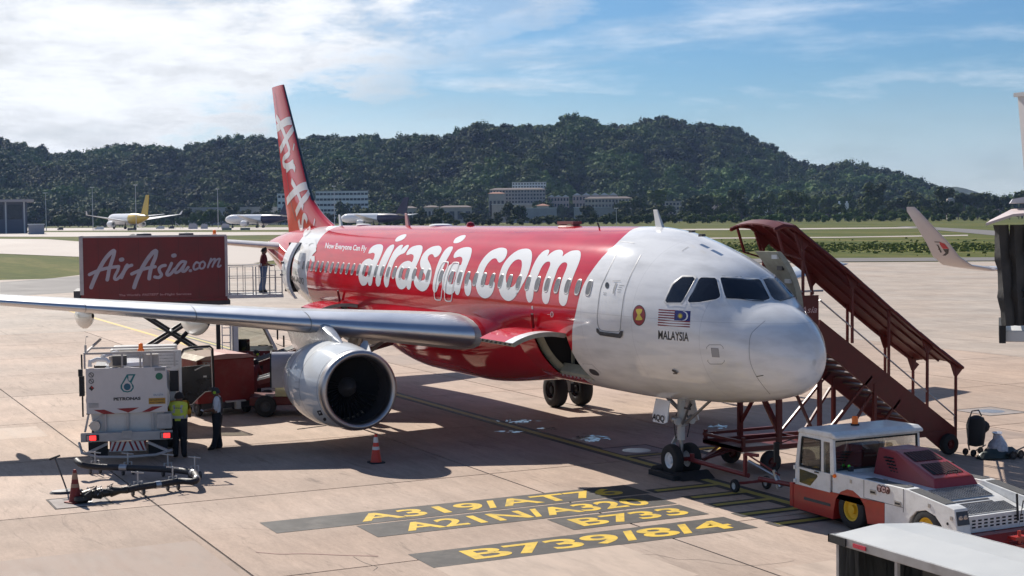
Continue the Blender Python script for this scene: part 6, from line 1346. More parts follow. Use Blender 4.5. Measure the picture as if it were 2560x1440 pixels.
for a, b in ((0.06, 0.42), (0.66, 0.95)):
    z = lambda u: 1.0-.3*u
    gr = tb('grille_plate', lambda k: k.add([(3.3+1.2*a, yn+.5, z(a)+.006), (3.3+1.2*b, yn+.5, z(b)+.006), (3.3+1.2*b, yf-.5, z(b)+.006), (3.3+1.2*a, yf-.5, z(a)+.006)], [(0, 1, 2, 3)]), M_dgrey)
    tb('grille_bar', lambda k: [k.bar((3.3+1.2*a, yn+.5+i*.06, z(a)+.012), (3.3+1.2*b, yn+.5+i*.06, z(b)+.012), .018) for i in range(21)] and [k.bar((3.3+1.2*(a+(b-a)*j/8), yn+.5, z(a+(b-a)*j/8)+.014), (3.3+1.2*(a+(b-a)*j/8), yf-.5, z(a+(b-a)*j/8)+.014), .014) for j in range(9)], M_steel, gr)['kind'] = 'stuff'
for u in (.49, .58): tb('deck_slot', lambda k: k.add([(3.3+1.2*u, yn+.55, 1.0-.3*u+.005), (3.3+1.2*(u+.05), yn+.55, 1.0-.3*(u+.05)+.005), (3.3+1.2*(u+.05), yf-.7, 1.0-.3*(u+.05)+.005), (3.3+1.2*u, yf-.7, 1.0-.3*u+.005)], [(0, 1, 2, 3)]), M_dgrey)
# front fascia
fa = tb('front_fascia', lambda k: k.bb(4.5, 4.56, yn+.33, yf-.33, .42, .72), M_vwhite)
for r_ in range(3):
    for c in range(9): tb('fascia_slot', lambda k: k.bb(4.555, 4.566, yn+.48+c*.145, yn+.56+c*.145, .50+r_*.06, .53+r_*.06), M_dark, fa)
for ya, yb3 in ((yn+.03, yn+.30), (yf-.30, yf-.03)):
    h_ = tb('headlight', lambda k: k.prism([(4.60, .86), (4.635, .855), (4.70, .62), (4.66, .62)], ya, yb3, 'y'), M_dgrey)
    for q in (.3, .72): tb('lamp_lens', lambda k: k.lathe([(.055, 4.655), (.05, 4.672), (.001, 4.678)], (0, ya+(yb3-ya)*q, .74), 'x', 14), mat('lamp_lens', (0.35, 0.33, 0.33), 0.1, 0.6), h_, smooth=True)
tb('front_bumper', lambda k: k.prism([(4.45, .12), (4.45, .41), (4.80, .41), (4.95, .30), (4.95, .12)], yn, yf, 'y'), M_vred, bevel=.02)
tb('tow_hitch', lambda k: (k.bb(4.95, 5.15, .45, .75, .2, .26), k.bb(4.95, 5.15, .45, .75, .34, .40), k.tube([(5.08, .6, .15), (5.08, .6, .5)], .03, 8)), M_vred)
tb('license_plate', lambda k: k.bb(4.80, 4.81, yn+.1, yn+.45, .28, .38), mat('plate_pink', (0.45, 0.25, 0.24), 0.5))
# wheels
for y in (yn+.13, yf-.13):
    for x in (1.75, 3.88):
        wheel_t(tg_, (x-2.45, y-.6, .40), .40, .25, M_yel, 0.56)
tb('wheel_well', lambda k: (k.bb(1.25, 2.25, yn+.26, yn+.3, .1, .85), k.bb(3.4, 4.36, yn+.26, yn+.3, .1, .8), k.bb(1.0, 4.4, yn+.5, yf-.5, .2, .6)), M_dark)
# red engine cover
ho = tb('engine_cover', lambda k: k.add([(1.42, .35, 1.0), (3.32, .25, 1.0), (3.32, 1.32, 1.0), (1.42, 1.32, 1.0), (1.46, .45, 1.52), (2.0, .42, 1.53), (3.22, .32, 1.16), (3.22, 1.28, 1.16), (2.0, 1.24, 1.53), (1.46, 1.24, 1.52)],
    [(0, 1, 6, 5, 4), (1, 2, 7, 6), (2, 3, 9, 8, 7), (0, 4, 9, 3), (4, 5, 8, 9), (5, 6, 7, 8)]), mat('cover_red', (0.36, 0.035, 0.04), 0.4, 0, 0.08, coat=0.2, dirt=0.15), bevel=.03)
for a, b in ((.10, .42), (.52, .88)):
    def q(u, y): return (2.0+1.22*u, y, 1.53-.37*u+.008)
    tb('cover_vent', lambda k: k.add([q(a, .52-.06*a), q(b, .50-.08*b), q(b, 1.16), q(a, 1.14)], [(0, 1, 2, 3)]), M_dark, ho)
    tb('vent_bar', lambda k: [k.bar(q(a, .55+i*.075), q(b, .55+i*.075), .02) for i in range(9)], mat('dark_red_bar', (0.13, 0.02, 0.02), 0.5), ho)['kind'] = 'stuff'
tb('cover_handle', lambda k: k.tube([q(.92, .7), (q(.92, .7)[0]+.03, .7, q(.92, .7)[2]+.07), (q(.92, .95)[0]+.03, .95, q(.92, .95)[2]+.07), q(.92, .95)], .012, 6), M_black, ho)
for r_ in range(5):
    for c in range(3): tb('cover_louvre', lambda k: k.bb(1.75+c*.09+r_*.05, 1.80+c*.09+r_*.05, .335, .40, 1.36-r_*.06, 1.385-r_*.06), M_dark, ho)
# cab: frame, roof, glass
M_seal = M_black
def cabframe(k):
    for y in (yn+.02, yf-.02):
        s_ = 1 if y > 0 else -1
        k.prism([(0.02, .64), (0.02, 1.05), (0.14, 1.72), (0.24, 1.72), (0.13, 1.0), (.13, .64)], y-.03, y+.03, 'y')
        k.prism([(.13, .64), (.13, 1.02), (1.14, 1.02), (1.14, .64)], y-.028, y+.028, 'y')
        k.prism([(.86, 1.02), (.86, 1.70), (.94, 1.70), (.94, 1.02)], y-.029, y+.029, 'y')
        k.prism([(1.15, 1.0), (1.14, 1.70), (1.24, 1.70), (1.28, 1.0)], y-.03, y+.03, 'y')
        k.prism([(.16, 1.64), (.18, 1.73), (1.22, 1.73), (1.22, 1.64)], y-.027, y+.027, 'y')
    k.bb(.02, .10, yn+.05, yf-.05, .64, 1.05); k.bb(.13, .20, yn+.05, yf-.05, 1.66, 1.73); k.bb(1.18, 1.24, yn+.05, yf-.05, .66, 1.10); k.bb(1.17, 1.23, yn+.05, yf-.05, 1.66, 1.73)
tb('cab_frame', cabframe, M_vwhite, bevel=.012)
tb('cab_roof', lambda k: k.prism([(.10, 1.72), (.13, 1.79), (.25, 1.84), (1.20, 1.86), (1.34, 1.80), (1.36, 1.73)], yn-.03, yf+.03, 'y'), M_vwhite, bevel=.05, seg=3)
tb('side_window', lambda k: (k.add([(.20, yn+.0, 1.06), (.84, yn, 1.06), (.84, yn, 1.64), (.27, yn, 1.64)], [(0, 1, 2, 3)])), M_glass)
tb('quarter_window', lambda k: k.add([(.95, yn, .98), (1.13, yn, 1.06), (1.13, yn, 1.64), (.95, yn, 1.64)], [(0, 1, 2, 3)]), M_glass)
tb('side_window', lambda k: (k.add([(.20, yf, 1.06), (1.12, yf, 1.06), (1.12, yf, 1.64), (.27, yf, 1.64)], [(0, 1, 2, 3)])), M_glass)
tb('rear_window', lambda k: k.add([(.09, yn+.06, 1.08), (.09, yf-.06, 1.08), (.17, yf-.06, 1.65), (.17, yn+.06, 1.65)], [(0, 1, 2, 3)]), M_glass)
tb('windscreen', lambda k: k.add([(1.235, yn+.06, 1.11), (1.235, yf-.06, 1.11), (1.21, yf-.06, 1.66), (1.21, yn+.06, 1.66)], [(0, 1, 2, 3)]), glassmat('dusty_glass', (0.62, 0.60, 0.52)))
tb('window_seal', lambda k: (k.tube([(.19, yn-.012, 1.05), (.85, yn-.012, 1.05), (.85, yn-.012, 1.65), (.26, yn-.012, 1.65), (.19, yn-.012, 1.05)], .018, 6)), M_seal)
tb('window_seal', lambda k: (k.tube([(1.25, yn+.05, 1.10), (1.25, yf-.05, 1.10), (1.225, yf-.05, 1.67), (1.225, yn+.05, 1.67), (1.25, yn+.05, 1.10)], .02, 6)), M_seal)
tb('door_lower_window', lambda k: k.add([(.17, yn-.012, .98), (.74, yn-.012, .94), (.76, yn-.012, .90), (.52, yn-.012, .68), (.17, yn-.012, .70)], [(0, 1, 2, 3, 4)]), mat('dark_green_glass', (0.03, 0.035, 0.015), 0.08))
tb('door_handle', lambda k: (k.bb(.68, .80, yn-.04, yn-.012, .98, 1.0)), M_black); tb('door_hinge', lambda k: (k.bb(.0, .06, yn-.04, yn, .95, 1.03)), M_vwhite); tb('door_hinge', lambda k: k.bb(.0, .06, yn-.04, yn, .68, .75), M_vwhite)
se = tb('driver_seat', lambda k: (k.bb(.55, .95, .05, .52, .85, 1.12), k.add([(.88, .04, 1.0), (1.0, .04, 1.36), (.92, .04, 1.38), (.78, .04, 1.0), (.88, .52, 1.0), (1.0, .52, 1.36), (.92, .52, 1.38), (.78, .52, 1.0)], [(0, 1, 2, 3), (4, 5, 6, 7), (0, 1, 5, 4), (1, 2, 6, 5), (2, 3, 7, 6), (3, 0, 4, 7)])), mat('seat_black', (0.02, 0.02, 0.018), 0.7), bevel=.04)
tb('head_rest', lambda k: k.box((.97, .28, 1.47), (.10, .30, .17)), MATS['seat_black'], se, bevel=.04)
tb('steering_wheel', lambda k: k.lathe([(.16, .0), (.175, .012), (.19, 0), (.175, -.012), (.16, 0)], (.42, .28, 1.15), 'z', 20), M_black); tb('dashboard', lambda k: k.bb(.14, .32, yn+.1, yf-.1, .9, 1.12), M_dgrey)
be = tb('amber_beacon', lambda k: k.lathe([(.065, 1.88), (.062, 2.02), (.05, 2.04), (.001, 2.045)], (.62, .55, 0), 'z', 16), M_amber, smooth=True, angle=40); tb('beacon_base', lambda k: k.lathe([(.09, 1.855), (.085, 1.885), (.001, 1.886)], (.62, .55, 0), 'z', 16), M_black, be)
tb('side_lamp', lambda k: k.sphere((1.30, yn-.02, 1.0), .04, 10), M_amber); tb('side_lamp', lambda k: k.lathe([(.03, 0), (.02, -.01), (.001, -.012)], (4.45, yn, .62), 'y', 10), M_black)
for x, z in ((2.35, .82), (3.05, .72)): lt = tb('latch_plate', lambda k: k.bb(x, x+.17, yn-.010, yn+.01, z, z+.085), M_steel); tb('latch_recess', lambda k: k.bb(x+.02, x+.15, yn-.016, yn-.006, z+.022, z+.058), M_black, lt)
for x, z in ((1.75, .93), (3.95, .83), (4.52, .70)): tb('side_reflector', lambda k: k.bb(x, x+.06, yn-.008, yn+.006, z, z+.07), M_steel)
tb('body_seam', lambda k: (k.bb(2.16, 2.168, yn-.001, yn+.006, .72, 1.06), k.bb(3.28, 3.288, yn-.001, yn+.006, .62, 1.06), k.bb(2.16, 3.28, yn-.0012, yn+.006, .705, .712)), M_dgrey)
em = tb('round_emblem', lambda k: [k.lathe([(.075, -.004), (.001, -.0045-.0005*i)], (2.62+.115*i, yn-.002, .965), 'y', 20) for i in range(3)], mat('emblem_brown', (0.10, 0.025, 0.02), 0.5))
def tcr(k):
    for i, ch in enumerate('TCR'):
        vs, fs = text2d(ch, .12, .012, align='CENTER'); k.add([(2.62+.115*i+v[0], yn-.010, .965-.042+v[1]) for v in vs], fs)
tb('emblem_letters', tcr, mat('emblem_pink', (0.60, 0.42, 0.38), 0.5), em)
mi = tb('wing_mirror', lambda k: (k.box((-.25, yn-.28, 1.28), (.05, .12, .42)), k.tube([(.05, yn, 1.6), (-.22, yn-.28, 1.45)], .012, 6), k.tube([(-.25, yn-.28, 1.1), (-.24, yn-.25, .8)], .01, 6)), M_black, bevel=.01)
tb('exhaust_pipe', lambda k: k.tube([(1.7, 1.5, 1.0), (1.75, 1.5, 1.18), (2.2, 1.55, 1.22), (2.35, 1.55, 1.2)], .07, 10), M_black, smooth=True)
tb('work_lamp', lambda k: (k.box((1.35, yn+.35, 1.12), (.08, .08, .10))), M_dgrey)
tb('work_lamp_lens', lambda k: k.sphere((1.32, yn+.33, 1.17), .03, 8), mat('green_lens', (0.1, 0.6, 0.05), 0.2, emit=(0.1, 0.9, 0.05, 0.05)))
for y in (yn+.15, yf-.15): tb('deck_catch', lambda k: (k.box((2.5, y+.1, 1.09), (.10, .03, .02)), k.box((3.2, y+.1, 1.09), (.10, .03, .02))), M_steel)
tb('front_mirror', lambda k: (k.add([(4.72, .95, .45), (4.75, 1.05, .95), (4.78, .98, .95)], [(0, 1, 2)]), k.bar((4.6, 1.05, .55), (4.62, 1.0, 1.05), .03)), M_black)
# ---------------- tow bar
tw = thing('tow_bar', 'red tow bar on small wheels between the nose gear and the tug', 'tow bar', (-2.6, .2, 0)); OB = (2.6, -.2, 0)
def wb(name, fn, m, **kw):
    k = MBs(OB); fn(k); return k.build(name, m, tw, **kw)
wb('tow_tube', lambda k: k.tube([(-4.75, .03, .42), (-2.55, .15, .36)], .055, 12), mat('tow_bar_red', (0.20, 0.02, 0.025), 0.4, 0, .15, dirt=.3), smooth=True)
wb('tow_tube', lambda k: k.tube([(-2.2, .2, .34), (-.2, .45, .36)], .055, 12), MATS['tow_bar_red'], smooth=True)
wb('wheel_frame', lambda k: (k.bar((-2.6, .1, .35), (-2.6, .1, .85), .07), k.bar((-2.6, .1, .85), (-2.25, .2, .85), .07), k.bar((-2.6, -.15, .2), (-2.6, .65, .2), .06), k.bar((-2.6, .12, .85), (-1.6, .3, .5), .03)), MATS['tow_bar_red'])
wb('spring_unit', lambda k: (k.tube([(-2.5, .12, .7), (-1.7, .3, .45)], .035, 8), k.tube([(-1.7, .28, .45), (-1.55, .3, .25)], .06, 8), k.bar((-1.75, .25, .6), (-1.65, .3, .2), .05)), M_steel, smooth=True)
wb('tow_head', lambda k: (k.bar((-4.95, -.12, .40), (-4.95, .22, .40), .08), k.bar((-4.95, -.12, .42), (-4.70, .03, .42), .05), k.bar((-4.95, .22, .42), (-4.70, .03, .42), .05), k.bar((-4.6, .0, .42), (-4.6, .0, .58), .08)), MATS['tow_bar_red'])
for y in (-.18, .68): wheel_t(tw, (0.0, y-.2, .15), .15, .09, M_lgrey, .5)
k = MB(); k.bb(-5.55, -4.45, -.62, -.46, 0.005, .12); k.prism([(-5.75, .005), (-5.35, .005), (-5.42, .14), (-5.55, .2)], -.5, .5, 'y'); simple('wheel_chock', k, M_black, 'black wheel chock wedged behind the nose wheels', 'wheel chock')
k = MB(); k.prism([(-4.75, .005), (-4.3, .005), (-4.6, .16), (-4.68, .16)], -.45, .45, 'y'); simple('wheel_chock', k, M_black, 'black wheel chock wedged in front of the nose wheels', 'wheel chock')
p = G(1772, 1181); k = MB(); k.add([tuple(G(*q, .012)) for q in ((1742, 1172), (1770, 1174), (1782, 1188), (1756, 1189))] + [tuple(G(*q, .006)) for q in ((1742, 1172), (1770, 1174), (1782, 1188), (1756, 1189))], [(0, 1, 2, 3), (4, 5, 6, 7), (0, 1, 5, 4), (1, 2, 6, 5), (2, 3, 7, 6), (3, 0, 4, 7)]); simple('paper_sheet', k, M_white, 'white sheet of paper lying on the ground just right of the nose wheels', 'paper')

# ---------------- covered baggage cart in the foreground
ct = thing('baggage_cart', 'covered baggage cart with a flat white roof in the bottom right corner', 'baggage cart', (11.2, -6.7, 0))
z = 2.14; P1 = G(2085, 1332, z); P2 = G(2292, 1302, z); P4 = G(2473, 1437, z)
ax, ay = P1.x, P1.y; w_ = 1.45; L = 3.4; CT = (-11.2, 6.7, 0)
def cb(name, fn, m, parent=None, **kw):
    k = MBs(CT); fn(k); return k.build(name, m, parent or ct, **kw)
M_roofc = mat('cart_roof_white', (0.50, 0.51, 0.50), 0.45, 0, 0.05, 1.5, dirt=0.3, dirt_scale=2.0, dirt_col=(0.42, 0.43, 0.42), bump=0.05, bscale=6)
cb('roof', lambda k: k.prism([(ay, z-.02), (ay+w_*.5, z+.045), (ay+w_, z-.02), (ay+w_, z-.05), (ay, z-.05)], ax, ax+L, 'x'), M_roofc)
cb('roof_edge', lambda k: (k.bb(ax-.01, ax+L, ay-.03, ay, z-.13, z-.012), k.bb(ax-.01, ax+L, ay+w_, ay+w_+.03, z-.13, z-.012), k.bb(ax-.04, ax-.01, ay-.03, ay+w_+.03, z-.12, z-.014)), mat('cart_frame_grey', (0.33, 0.33, 0.33), 0.5, 0.4, 0.15, 4, dirt=0.5, dirt_col=(0.12, 0.10, 0.09)), bevel=.008)
cb('corner_buffer', lambda k: (k.bb(ax-.06, ax+.28, ay-.05, ay-.03, z-.12, z-.02), k.bb(ax-.06, ax-.04, ay-.05, ay+.25, z-.12, z-.02)), M_black)
cb('reflector', lambda k: k.bb(ax+.42, ax+.66, ay-.045, ay-.031, z-.10, z-.05), mat('reflector_red', (0.5, 0.03, 0.06), 0.3))
for x in (ax+.02, ax+L*.33, ax+L*.66, ax+L-.05):
    for y in (ay+.02, ay+w_-.06): cb('corner_post', lambda k: k.bb(x, x+.05, y, y+.045, .45, z-.05), MATS['cart_frame_grey'])
M_curt = mat('dirty_cream_curtain', (0.20, 0.19, 0.165), 0.85, 0, 0.2, 2.0, bump=0.4, bscale=5, dirt=0.5)
def curtain(k, x0, x1, y0, y1, n=24, seed=0):
    R2_ = random.Random(seed); rows = []
    for j in range(7):
        zz = z-.14-(z-.62)*j/6; row = []
        for i in range(n+1):
            u = i/n; o = .03*math.sin(u*25+seed)+.02*math.sin(u*61+j); row.append((x0+(x1-x0)*u+(o if abs(y1-y0) > abs(x1-x0) else 0), y0+(y1-y0)*u+(o if abs(x1-x0) >= abs(y1-y0) else 0), zz))
        rows.append(row)
    k.grid(rows)
cb('curtain', lambda k: curtain(k, ax+.06, ax+.4, ay+.05, ay+.06, 12, 1), mat('dark_curtain', (0.04, 0.042, 0.04), 0.8, 0, .3, 3, bump=.4, bscale=6)); cb('curtain', lambda k: curtain(k, ax+.1, ax+.12, ay+.1, ay+w_-.1, 18, 2), MATS['dark_curtain'])
cb('back_panel', lambda k: (k.bb(ax+.1, ax+L*.66, ay+w_-.13, ay+w_-.1, .62, z-.14)), M_curt)
cb('panel_frame', lambda k: [k.bb(ax+.1+i*.75, ax+.16+i*.75, ay+w_-.16, ay+w_-.12, .6, z-.14) for i in range(3)] and k.bb(ax+.1, ax+L*.66, ay+w_-.165, ay+w_-.125, 1.25, 1.30), M_dgrey)
cb('cart_floor', lambda k: k.bb(ax, ax+L, ay, ay+w_, .42, .50), MATS['cart_frame_grey'])
for i in range(5): cb('webbing_strap', lambda k: k.tube([(ax+L*.7+.06*i, ay+.03, z-.15), (ax+L*.7+.06*i+.05*math.sin(i*2), ay+.03, 1.6), (ax+L*.7+.1*i, ay+.04, 1.1)], .008, 5), M_black)
for x in (ax+.5, ax+L-.5):
    for y in (ay+.15, ay+w_-.15): wheel_t(ct, (x-11.2, y+6.7, .22), .22, .14, M_lgrey)

# ---------------- pushchair and bags by the foot of the stairs
pc = thing('pushchair', 'folded black pushchair standing upright at the foot of the stairs', 'pushchair', (-3.80, 8.05, 0)); 
k = MB(); k.lathe([(.02, .22), (.17, .26), (.20, .5), (.22, .78), (.17, .96), (.06, 1.02), (.001, 1.02)], (0, .02, 0), 'z', 16, sy=1.25); k.sphere((.03, .2, .72), .17, 12, (1, 1.2, 1)); k.build('seat_fabric', mat('black_fabric', (0.014, 0.014, 0.016), 0.8, 0, .3, 10, bump=.3), pc, smooth=True)
k = MB(); k.tube([(0, -.25, .3), (.0, -.24, .9), (0, -.12, 1.14), (0, .1, 1.15), (0, .2, 1.0)], .018, 8); k.tube([(0, -.2, .15), (0, -.25, .35)], .018, 8); k.tube([(.1, -.2, .1), (.05, .3, .25)], .015, 6); k.build('handle', M_dgrey, pc, smooth=True)
for y, x in ((-.2, .14), (.28, .12), (-.2, -.14), (.28, -.12)): wheel_t(pc, (x, y, .09), .09, .05, M_dgrey, .5, 'x')
k = MB(); k.lathe([(.001, .06), (.22, .08), (.27, .2), (.22, .36), (.13, .48), (.10, .56), (.13, .62), (.001, .60)], n=26); 
for i, v in enumerate(k.v): q = mnoise.noise(Vector(v)*9)*.11; k.v[i] = (v[0]*(1+q*2)+.12*(0.8-v[2]), v[1]*(1+q), v[2]+q*.4)
b_ = simple('plastic_bag', k, mat('clear_plastic_wrap', (0.42, 0.42, 0.47), 0.12, 0, .3, 14, bump=.8, bscale=18, coat=1.0), 'crumpled clear plastic bag leaning beside the black pushchair', 'bag', smooth=True); b_.location = (-3.35, 8.32, 0)
k = MB(); k.lathe([(.001, .0), (.5, .02), (.46, .12), (.3, .22), (.001, .27)], n=18, sy=1.35)
for i, v in enumerate(k.v): q = mnoise.noise(Vector(v)*5)*.10; k.v[i] = (v[0]*.6, v[1]+q, max(.012, v[2]+q))
b_ = simple('crumpled_cover', k, mat('dark_green_sheet', (0.02, 0.035, 0.035), 0.5, 0, .4, 9, bump=.6, bscale=14), 'dark crumpled sheet with folded wheels lying right of the pushchair', 'cover', smooth=True); b_.location = (-3.25, 8.3, 0)
pc2 = thing('folded_pushchair', 'second pushchair lying folded flat on the ground, rightmost item by the stairs', 'pushchair', (-2.9, 8.75, 0)); k = MB(); k.tube([(0, -.5, .15), (0, .2, .12)], .018, 6); k.tube([(.1, -.4, .2), (0, .15, .3)], .018, 6); k.build('frame', M_dgrey, pc2)
for y in (-.35, -.1, .25): wheel_t(pc2, (.05, y, .11), .11, .05, M_dgrey, .5, 'x')

# ---------------- catering truck with raised box
ca = thing('catering_truck', 'catering high loader with its red box raised on scissors to the rear door', 'truck', (-29.6, -6.5, 0)); OC = (29.6, 6.5, 0)
def kb_(name, fn, m, parent=None, **kw):
    k = MBs(OC); fn(k); return k.build(name, m, parent or ca, **kw)
xs0, xs1 = -28.42, -30.75; ya0, ya1 = -9.62, -4.48; zb0, zb1 = 3.24, 5.58
bx = kb_('cargo_box', lambda k: k.bb(xs1, xs0, ya0, ya1, zb0, zb1), M_tredv)
M_bedge = mat('box_edge_white', (0.50, 0.46, 0.45), 0.5, dirt=.3)
kb_('box_edge', lambda k: (k.bb(xs0-.02, xs0+.03, ya0-.03, ya0+.10, zb0+.3, zb1+.02), k.bb(xs0-.02, xs0+.03, ya1-.07, ya1+.03, zb0+.15, zb1+.02), k.bb(xs0-.03, xs0+.02, ya0, ya1, zb1-.005, zb1+.06), k.bb(xs1, xs0, ya0-.03, ya0, zb1-.02, zb1+.06)), M_bedge, bx)
kb_('box_rear_frame', lambda k: (k.bb(xs1, xs0+.02, ya0-.25, ya0-.03, zb0-.05, zb0+.45)), M_dgrey, bx); kb_('box_underframe', lambda k: k.bb(xs1+.3, xs0-.05, ya0+.2, ya1+.1, zb0-.16, zb0-.002), M_dgrey)
for y in (-7.4, -5.9): kb_('roof_vent', lambda k: k.lathe([(.28, zb1+.0), (.26, zb1+.12), (.001, zb1+.15)], (xs0-.6, y, 0), 'z', 16), M_dgrey, bx)
kb_('roof_beacon', lambda k: (k.lathe([(.06, zb1+.08), (.06, zb1+.22), (.001, zb1+.24)], (xs0-.2, -4.9, 0), 'z', 12), k.lathe([(.09, zb1), (.09, zb1+.07)], (xs0-.2, -4.9, 0), 'z', 12)), M_amber, bx)
# lettering on the panel: strokes in the picture plane of the box side
def bxm(u, v, h):
    px = 200+u/6.4; py = 600+v/6.4; q = XP(px, py, xs0); return (xs0+0.006+h, q.y, q.z)
k = MBs(OC); 
M_truckl = mat('truck_lettering', (0.42, 0.38, 0.42), 0.5)
for i, (P, w_s) in enumerate(SCR+SCOM): stroke_mb(k, P, w_s, bxm, layer=i*.0006)
k.build('box_letters', M_truckl, bx)
k = MBs(OC); vs, fs = text2d("The World's", 1, .02); vs2, fs2 = text2d('FASTEST', 1, .02, .3); vs3, fs3 = text2d('In-Flight Services', 1, .02)
for (vv, ff, u0, u1, v0, v1) in ((vs, fs, 658, 1000, 918, 908), (vs2, fs2, 1020, 1290, 906, 895), (vs3, fs3, 1305, 1800, 898, 882)):
    xe = max(v[0] for v in vv); k.add([bxm(u0+v[0]/xe*(u1-u0), v0+v[0]/xe*(v1-v0)-v[1]*48, 0.002) for v in vv], ff)
k.build('box_letters', mat('pink_small_letters', (0.50, 0.26, 0.26), 0.5), bx)
# front platform with railings towards the aircraft
kb_('platform', lambda k: k.bb(xs1+.3, xs0, ya1, -2.45, 3.30, 3.42), M_lgrey)
def rail(name, x, y0, y1, n, z0=3.42, z1=4.45):
    def f(k):
        k.tube([(x, y0, z0), (x, y0, z1), (x, y1, z1), (x, y1, z0)], .022, 6); k.tube([(x, y0, z0+.06), (x, y1, z0+.06)], .018, 6); k.tube([(x, y0, z0+.62), (x, y1, z0+.62)], .012, 6)
        for i in range(1, n): yy_ = y0+(y1-y0)*i/n; k.tube([(x, yy_, z0), (x, yy_, z1)], .012, 6)
    kb_(name, f, M_steel, smooth=True)
rail('railing', xs0-.02, -4.4, -3.55, 3); rail('railing', xs0-.02, -3.45, -2.95, 2); rail('railing', xs0-.02, -2.95, -2.5, 2, 3.42, 4.3); rail('railing', xs1+.35, -4.4, -2.6, 3)
# scissor legs with reflective patches
M_sci = mat('scissor_black', (0.025, 0.022, 0.02), 0.5)
def sc(p, q, x): 
    s_ = kb_('scissor_leg', lambda k: k.bar((x, p[0], p[1]), (x, q[0], q[1]), .10, .26, up=(1, 0, 0)), M_sci)
    for i in range(5):
        u = .14+.18*i; y = p[0]+(q[0]-p[0])*u; zz = p[1]+(q[1]-p[1])*u; d = Vector((0, q[0]-p[0], q[1]-p[1])).normalized()
        kb_('leg_patch', lambda k: k.bar((x+.056, y-d.y*.09, zz-d.z*.09), (x+.056, y+d.y*.09, zz+d.z*.09), .004, .10, up=(1, 0, 0)), mat('leg_patch', (0.5, 0.38, 0.3), 0.5), s_)
for x in (xs0-.25, xs1+.3):
    sc((-8.1, 3.15), (-4.9, 0.95), x); sc((-8.3, 0.95), (-4.7, 3.15), x-.12)
kb_('scissor_axle', lambda k: (k.tube([(xs0-.1, -6.5, 2.05), (xs1+.1, -6.5, 2.05)], .07, 8), k.tube([(xs0-.2, -4.9, 3.0), (xs1+.2, -4.9, 3.0)], .05, 8), k.tube([(xs0-.6, -6.4, 1.6), (xs0-.6, -5.1, 2.9)], .08, 8)), M_sci)
kb_('chassis', lambda k: (k.bb(xs0-.45, xs0-.6, -9.3, -2.9, .62, .85), k.bb(xs1+.45, xs1+.6, -9.3, -2.9, .62, .85), k.bb(xs1+.1, xs0-.1, -9.2, -4.7, .85, .98)), M_dgrey)
for y in (-8.3, -3.7):
    for x in (xs0-.15, xs1+.15): wheel_t(ca, (x+29.6, y+6.5, .42), .42, .26, M_lgrey, .5, 'x')
for y in (-9.1, -5.0):
    for x in (xs0, xs1): kb_('stabiliser_leg', lambda k: (k.bb(x-.06, x+.06, y-.06, y+.06, .05, 1.0), k.bb(x-.18, x+.18, y-.18, y+.18, .0, .05)), M_sci)
# cab facing the aircraft
cabp = [(-4.32, .55), (-4.32, 2.36), (-3.15, 2.36), (-2.80, 1.55), (-2.68, 1.35), (-2.66, .45), (-4.0, .45)]
cabo = kb_('cab', lambda k: k.prism([(-4.32, .50), (-4.32, 1.35), (-2.70, 1.35), (-2.64, .45)], xs1+.1, xs0-.02, 'x'), M_mar)
def cabup(k):
    for x in (xs0-.02, xs1+.1):
        k.prism([(-4.32, 1.35), (-4.32, 2.36), (-4.12, 2.36), (-4.12, 1.35)], x-.06, x, 'x'); k.bar((x-.03, -3.20, 2.34), (x-.03, -2.74, 1.37), .07, .09)
        k.prism([(-4.12, 2.24), (-4.12, 2.36), (-3.15, 2.36), (-3.1, 2.24)], x-.06, x, 'x')
    k.bb(xs1+.1, xs0-.02, -4.32, -3.15, 2.34, 2.42); k.bb(xs1+.1, xs0-.02, -4.34, -4.28, 1.35, 2.36)
kb_('cab_frame', cabup, M_vwhite, cabo, bevel=.01)
kb_('cab_window', lambda k: k.add([(xs0-.03, -4.12, 1.38), (xs0-.03, -2.85, 1.38), (xs0-.03, -3.18, 2.24), (xs0-.03, -4.12, 2.24)], [(0, 1, 2, 3)]), M_glass, cabo)
kb_('windscreen', lambda k: k.add([(xs0-.06, -2.74, 1.38), (xs1+.15, -2.74, 1.38), (xs1+.15, -3.16, 2.32), (xs0-.06, -3.16, 2.32)], [(0, 1, 2, 3)]), M_glass, cabo)
kb_('cab_seat', lambda k: (k.bb(xs0-.7, xs0-.2, -4.1, -3.7, 1.0, 1.75), k.lathe([(.17, .0), (.18, .02), (.19, 0)], (xs0-.45, -3.2, 1.5), 'z', 16)), M_black, cabo)
kb_('wing_mirror', lambda k: (k.box((xs0+.25, -2.72, 1.95), (.16, .05, .36)), k.box((xs0+.3, -2.5, 1.7), (.14, .05, .42)), k.tube([(xs0, -2.9, 2.2), (xs0+.25, -2.7, 2.15)], .012, 5), k.tube([(xs0, -2.75, 1.6), (xs0+.3, -2.5, 1.5)], .012, 5)), M_black, cabo)
k = MBs(OC)
def dm(u, v, h): return (xs0-.015+h, -4.05+u/1000*.62, 1.16-(v-160)/600*.36+.09)
for i, (P, w_s) in enumerate(SCR): stroke_mb(k, [(p[0]*.95, p[1]) for p in P], w_s*.8, lambda u, v, h: (xs0-.012+h, -4.15+u/1900*1.25, 1.30-(v-160)/620*.42), layer=i*.0006)
k.build('door_letters', M_truckl, cabo)
kb_('ladder', lambda k: (k.bar((xs0-.02, -4.7, 1.0), (xs0-.02, -4.7, 2.5), .035), k.bar((xs0-.02, -4.4, 1.0), (xs0-.02, -4.4, 2.5), .035), [k.bar((xs0-.02, -4.7, 1.15+.27*i), (xs0-.02, -4.4, 1.15+.27*i), .03) for i in range(5)]), M_lgrey)
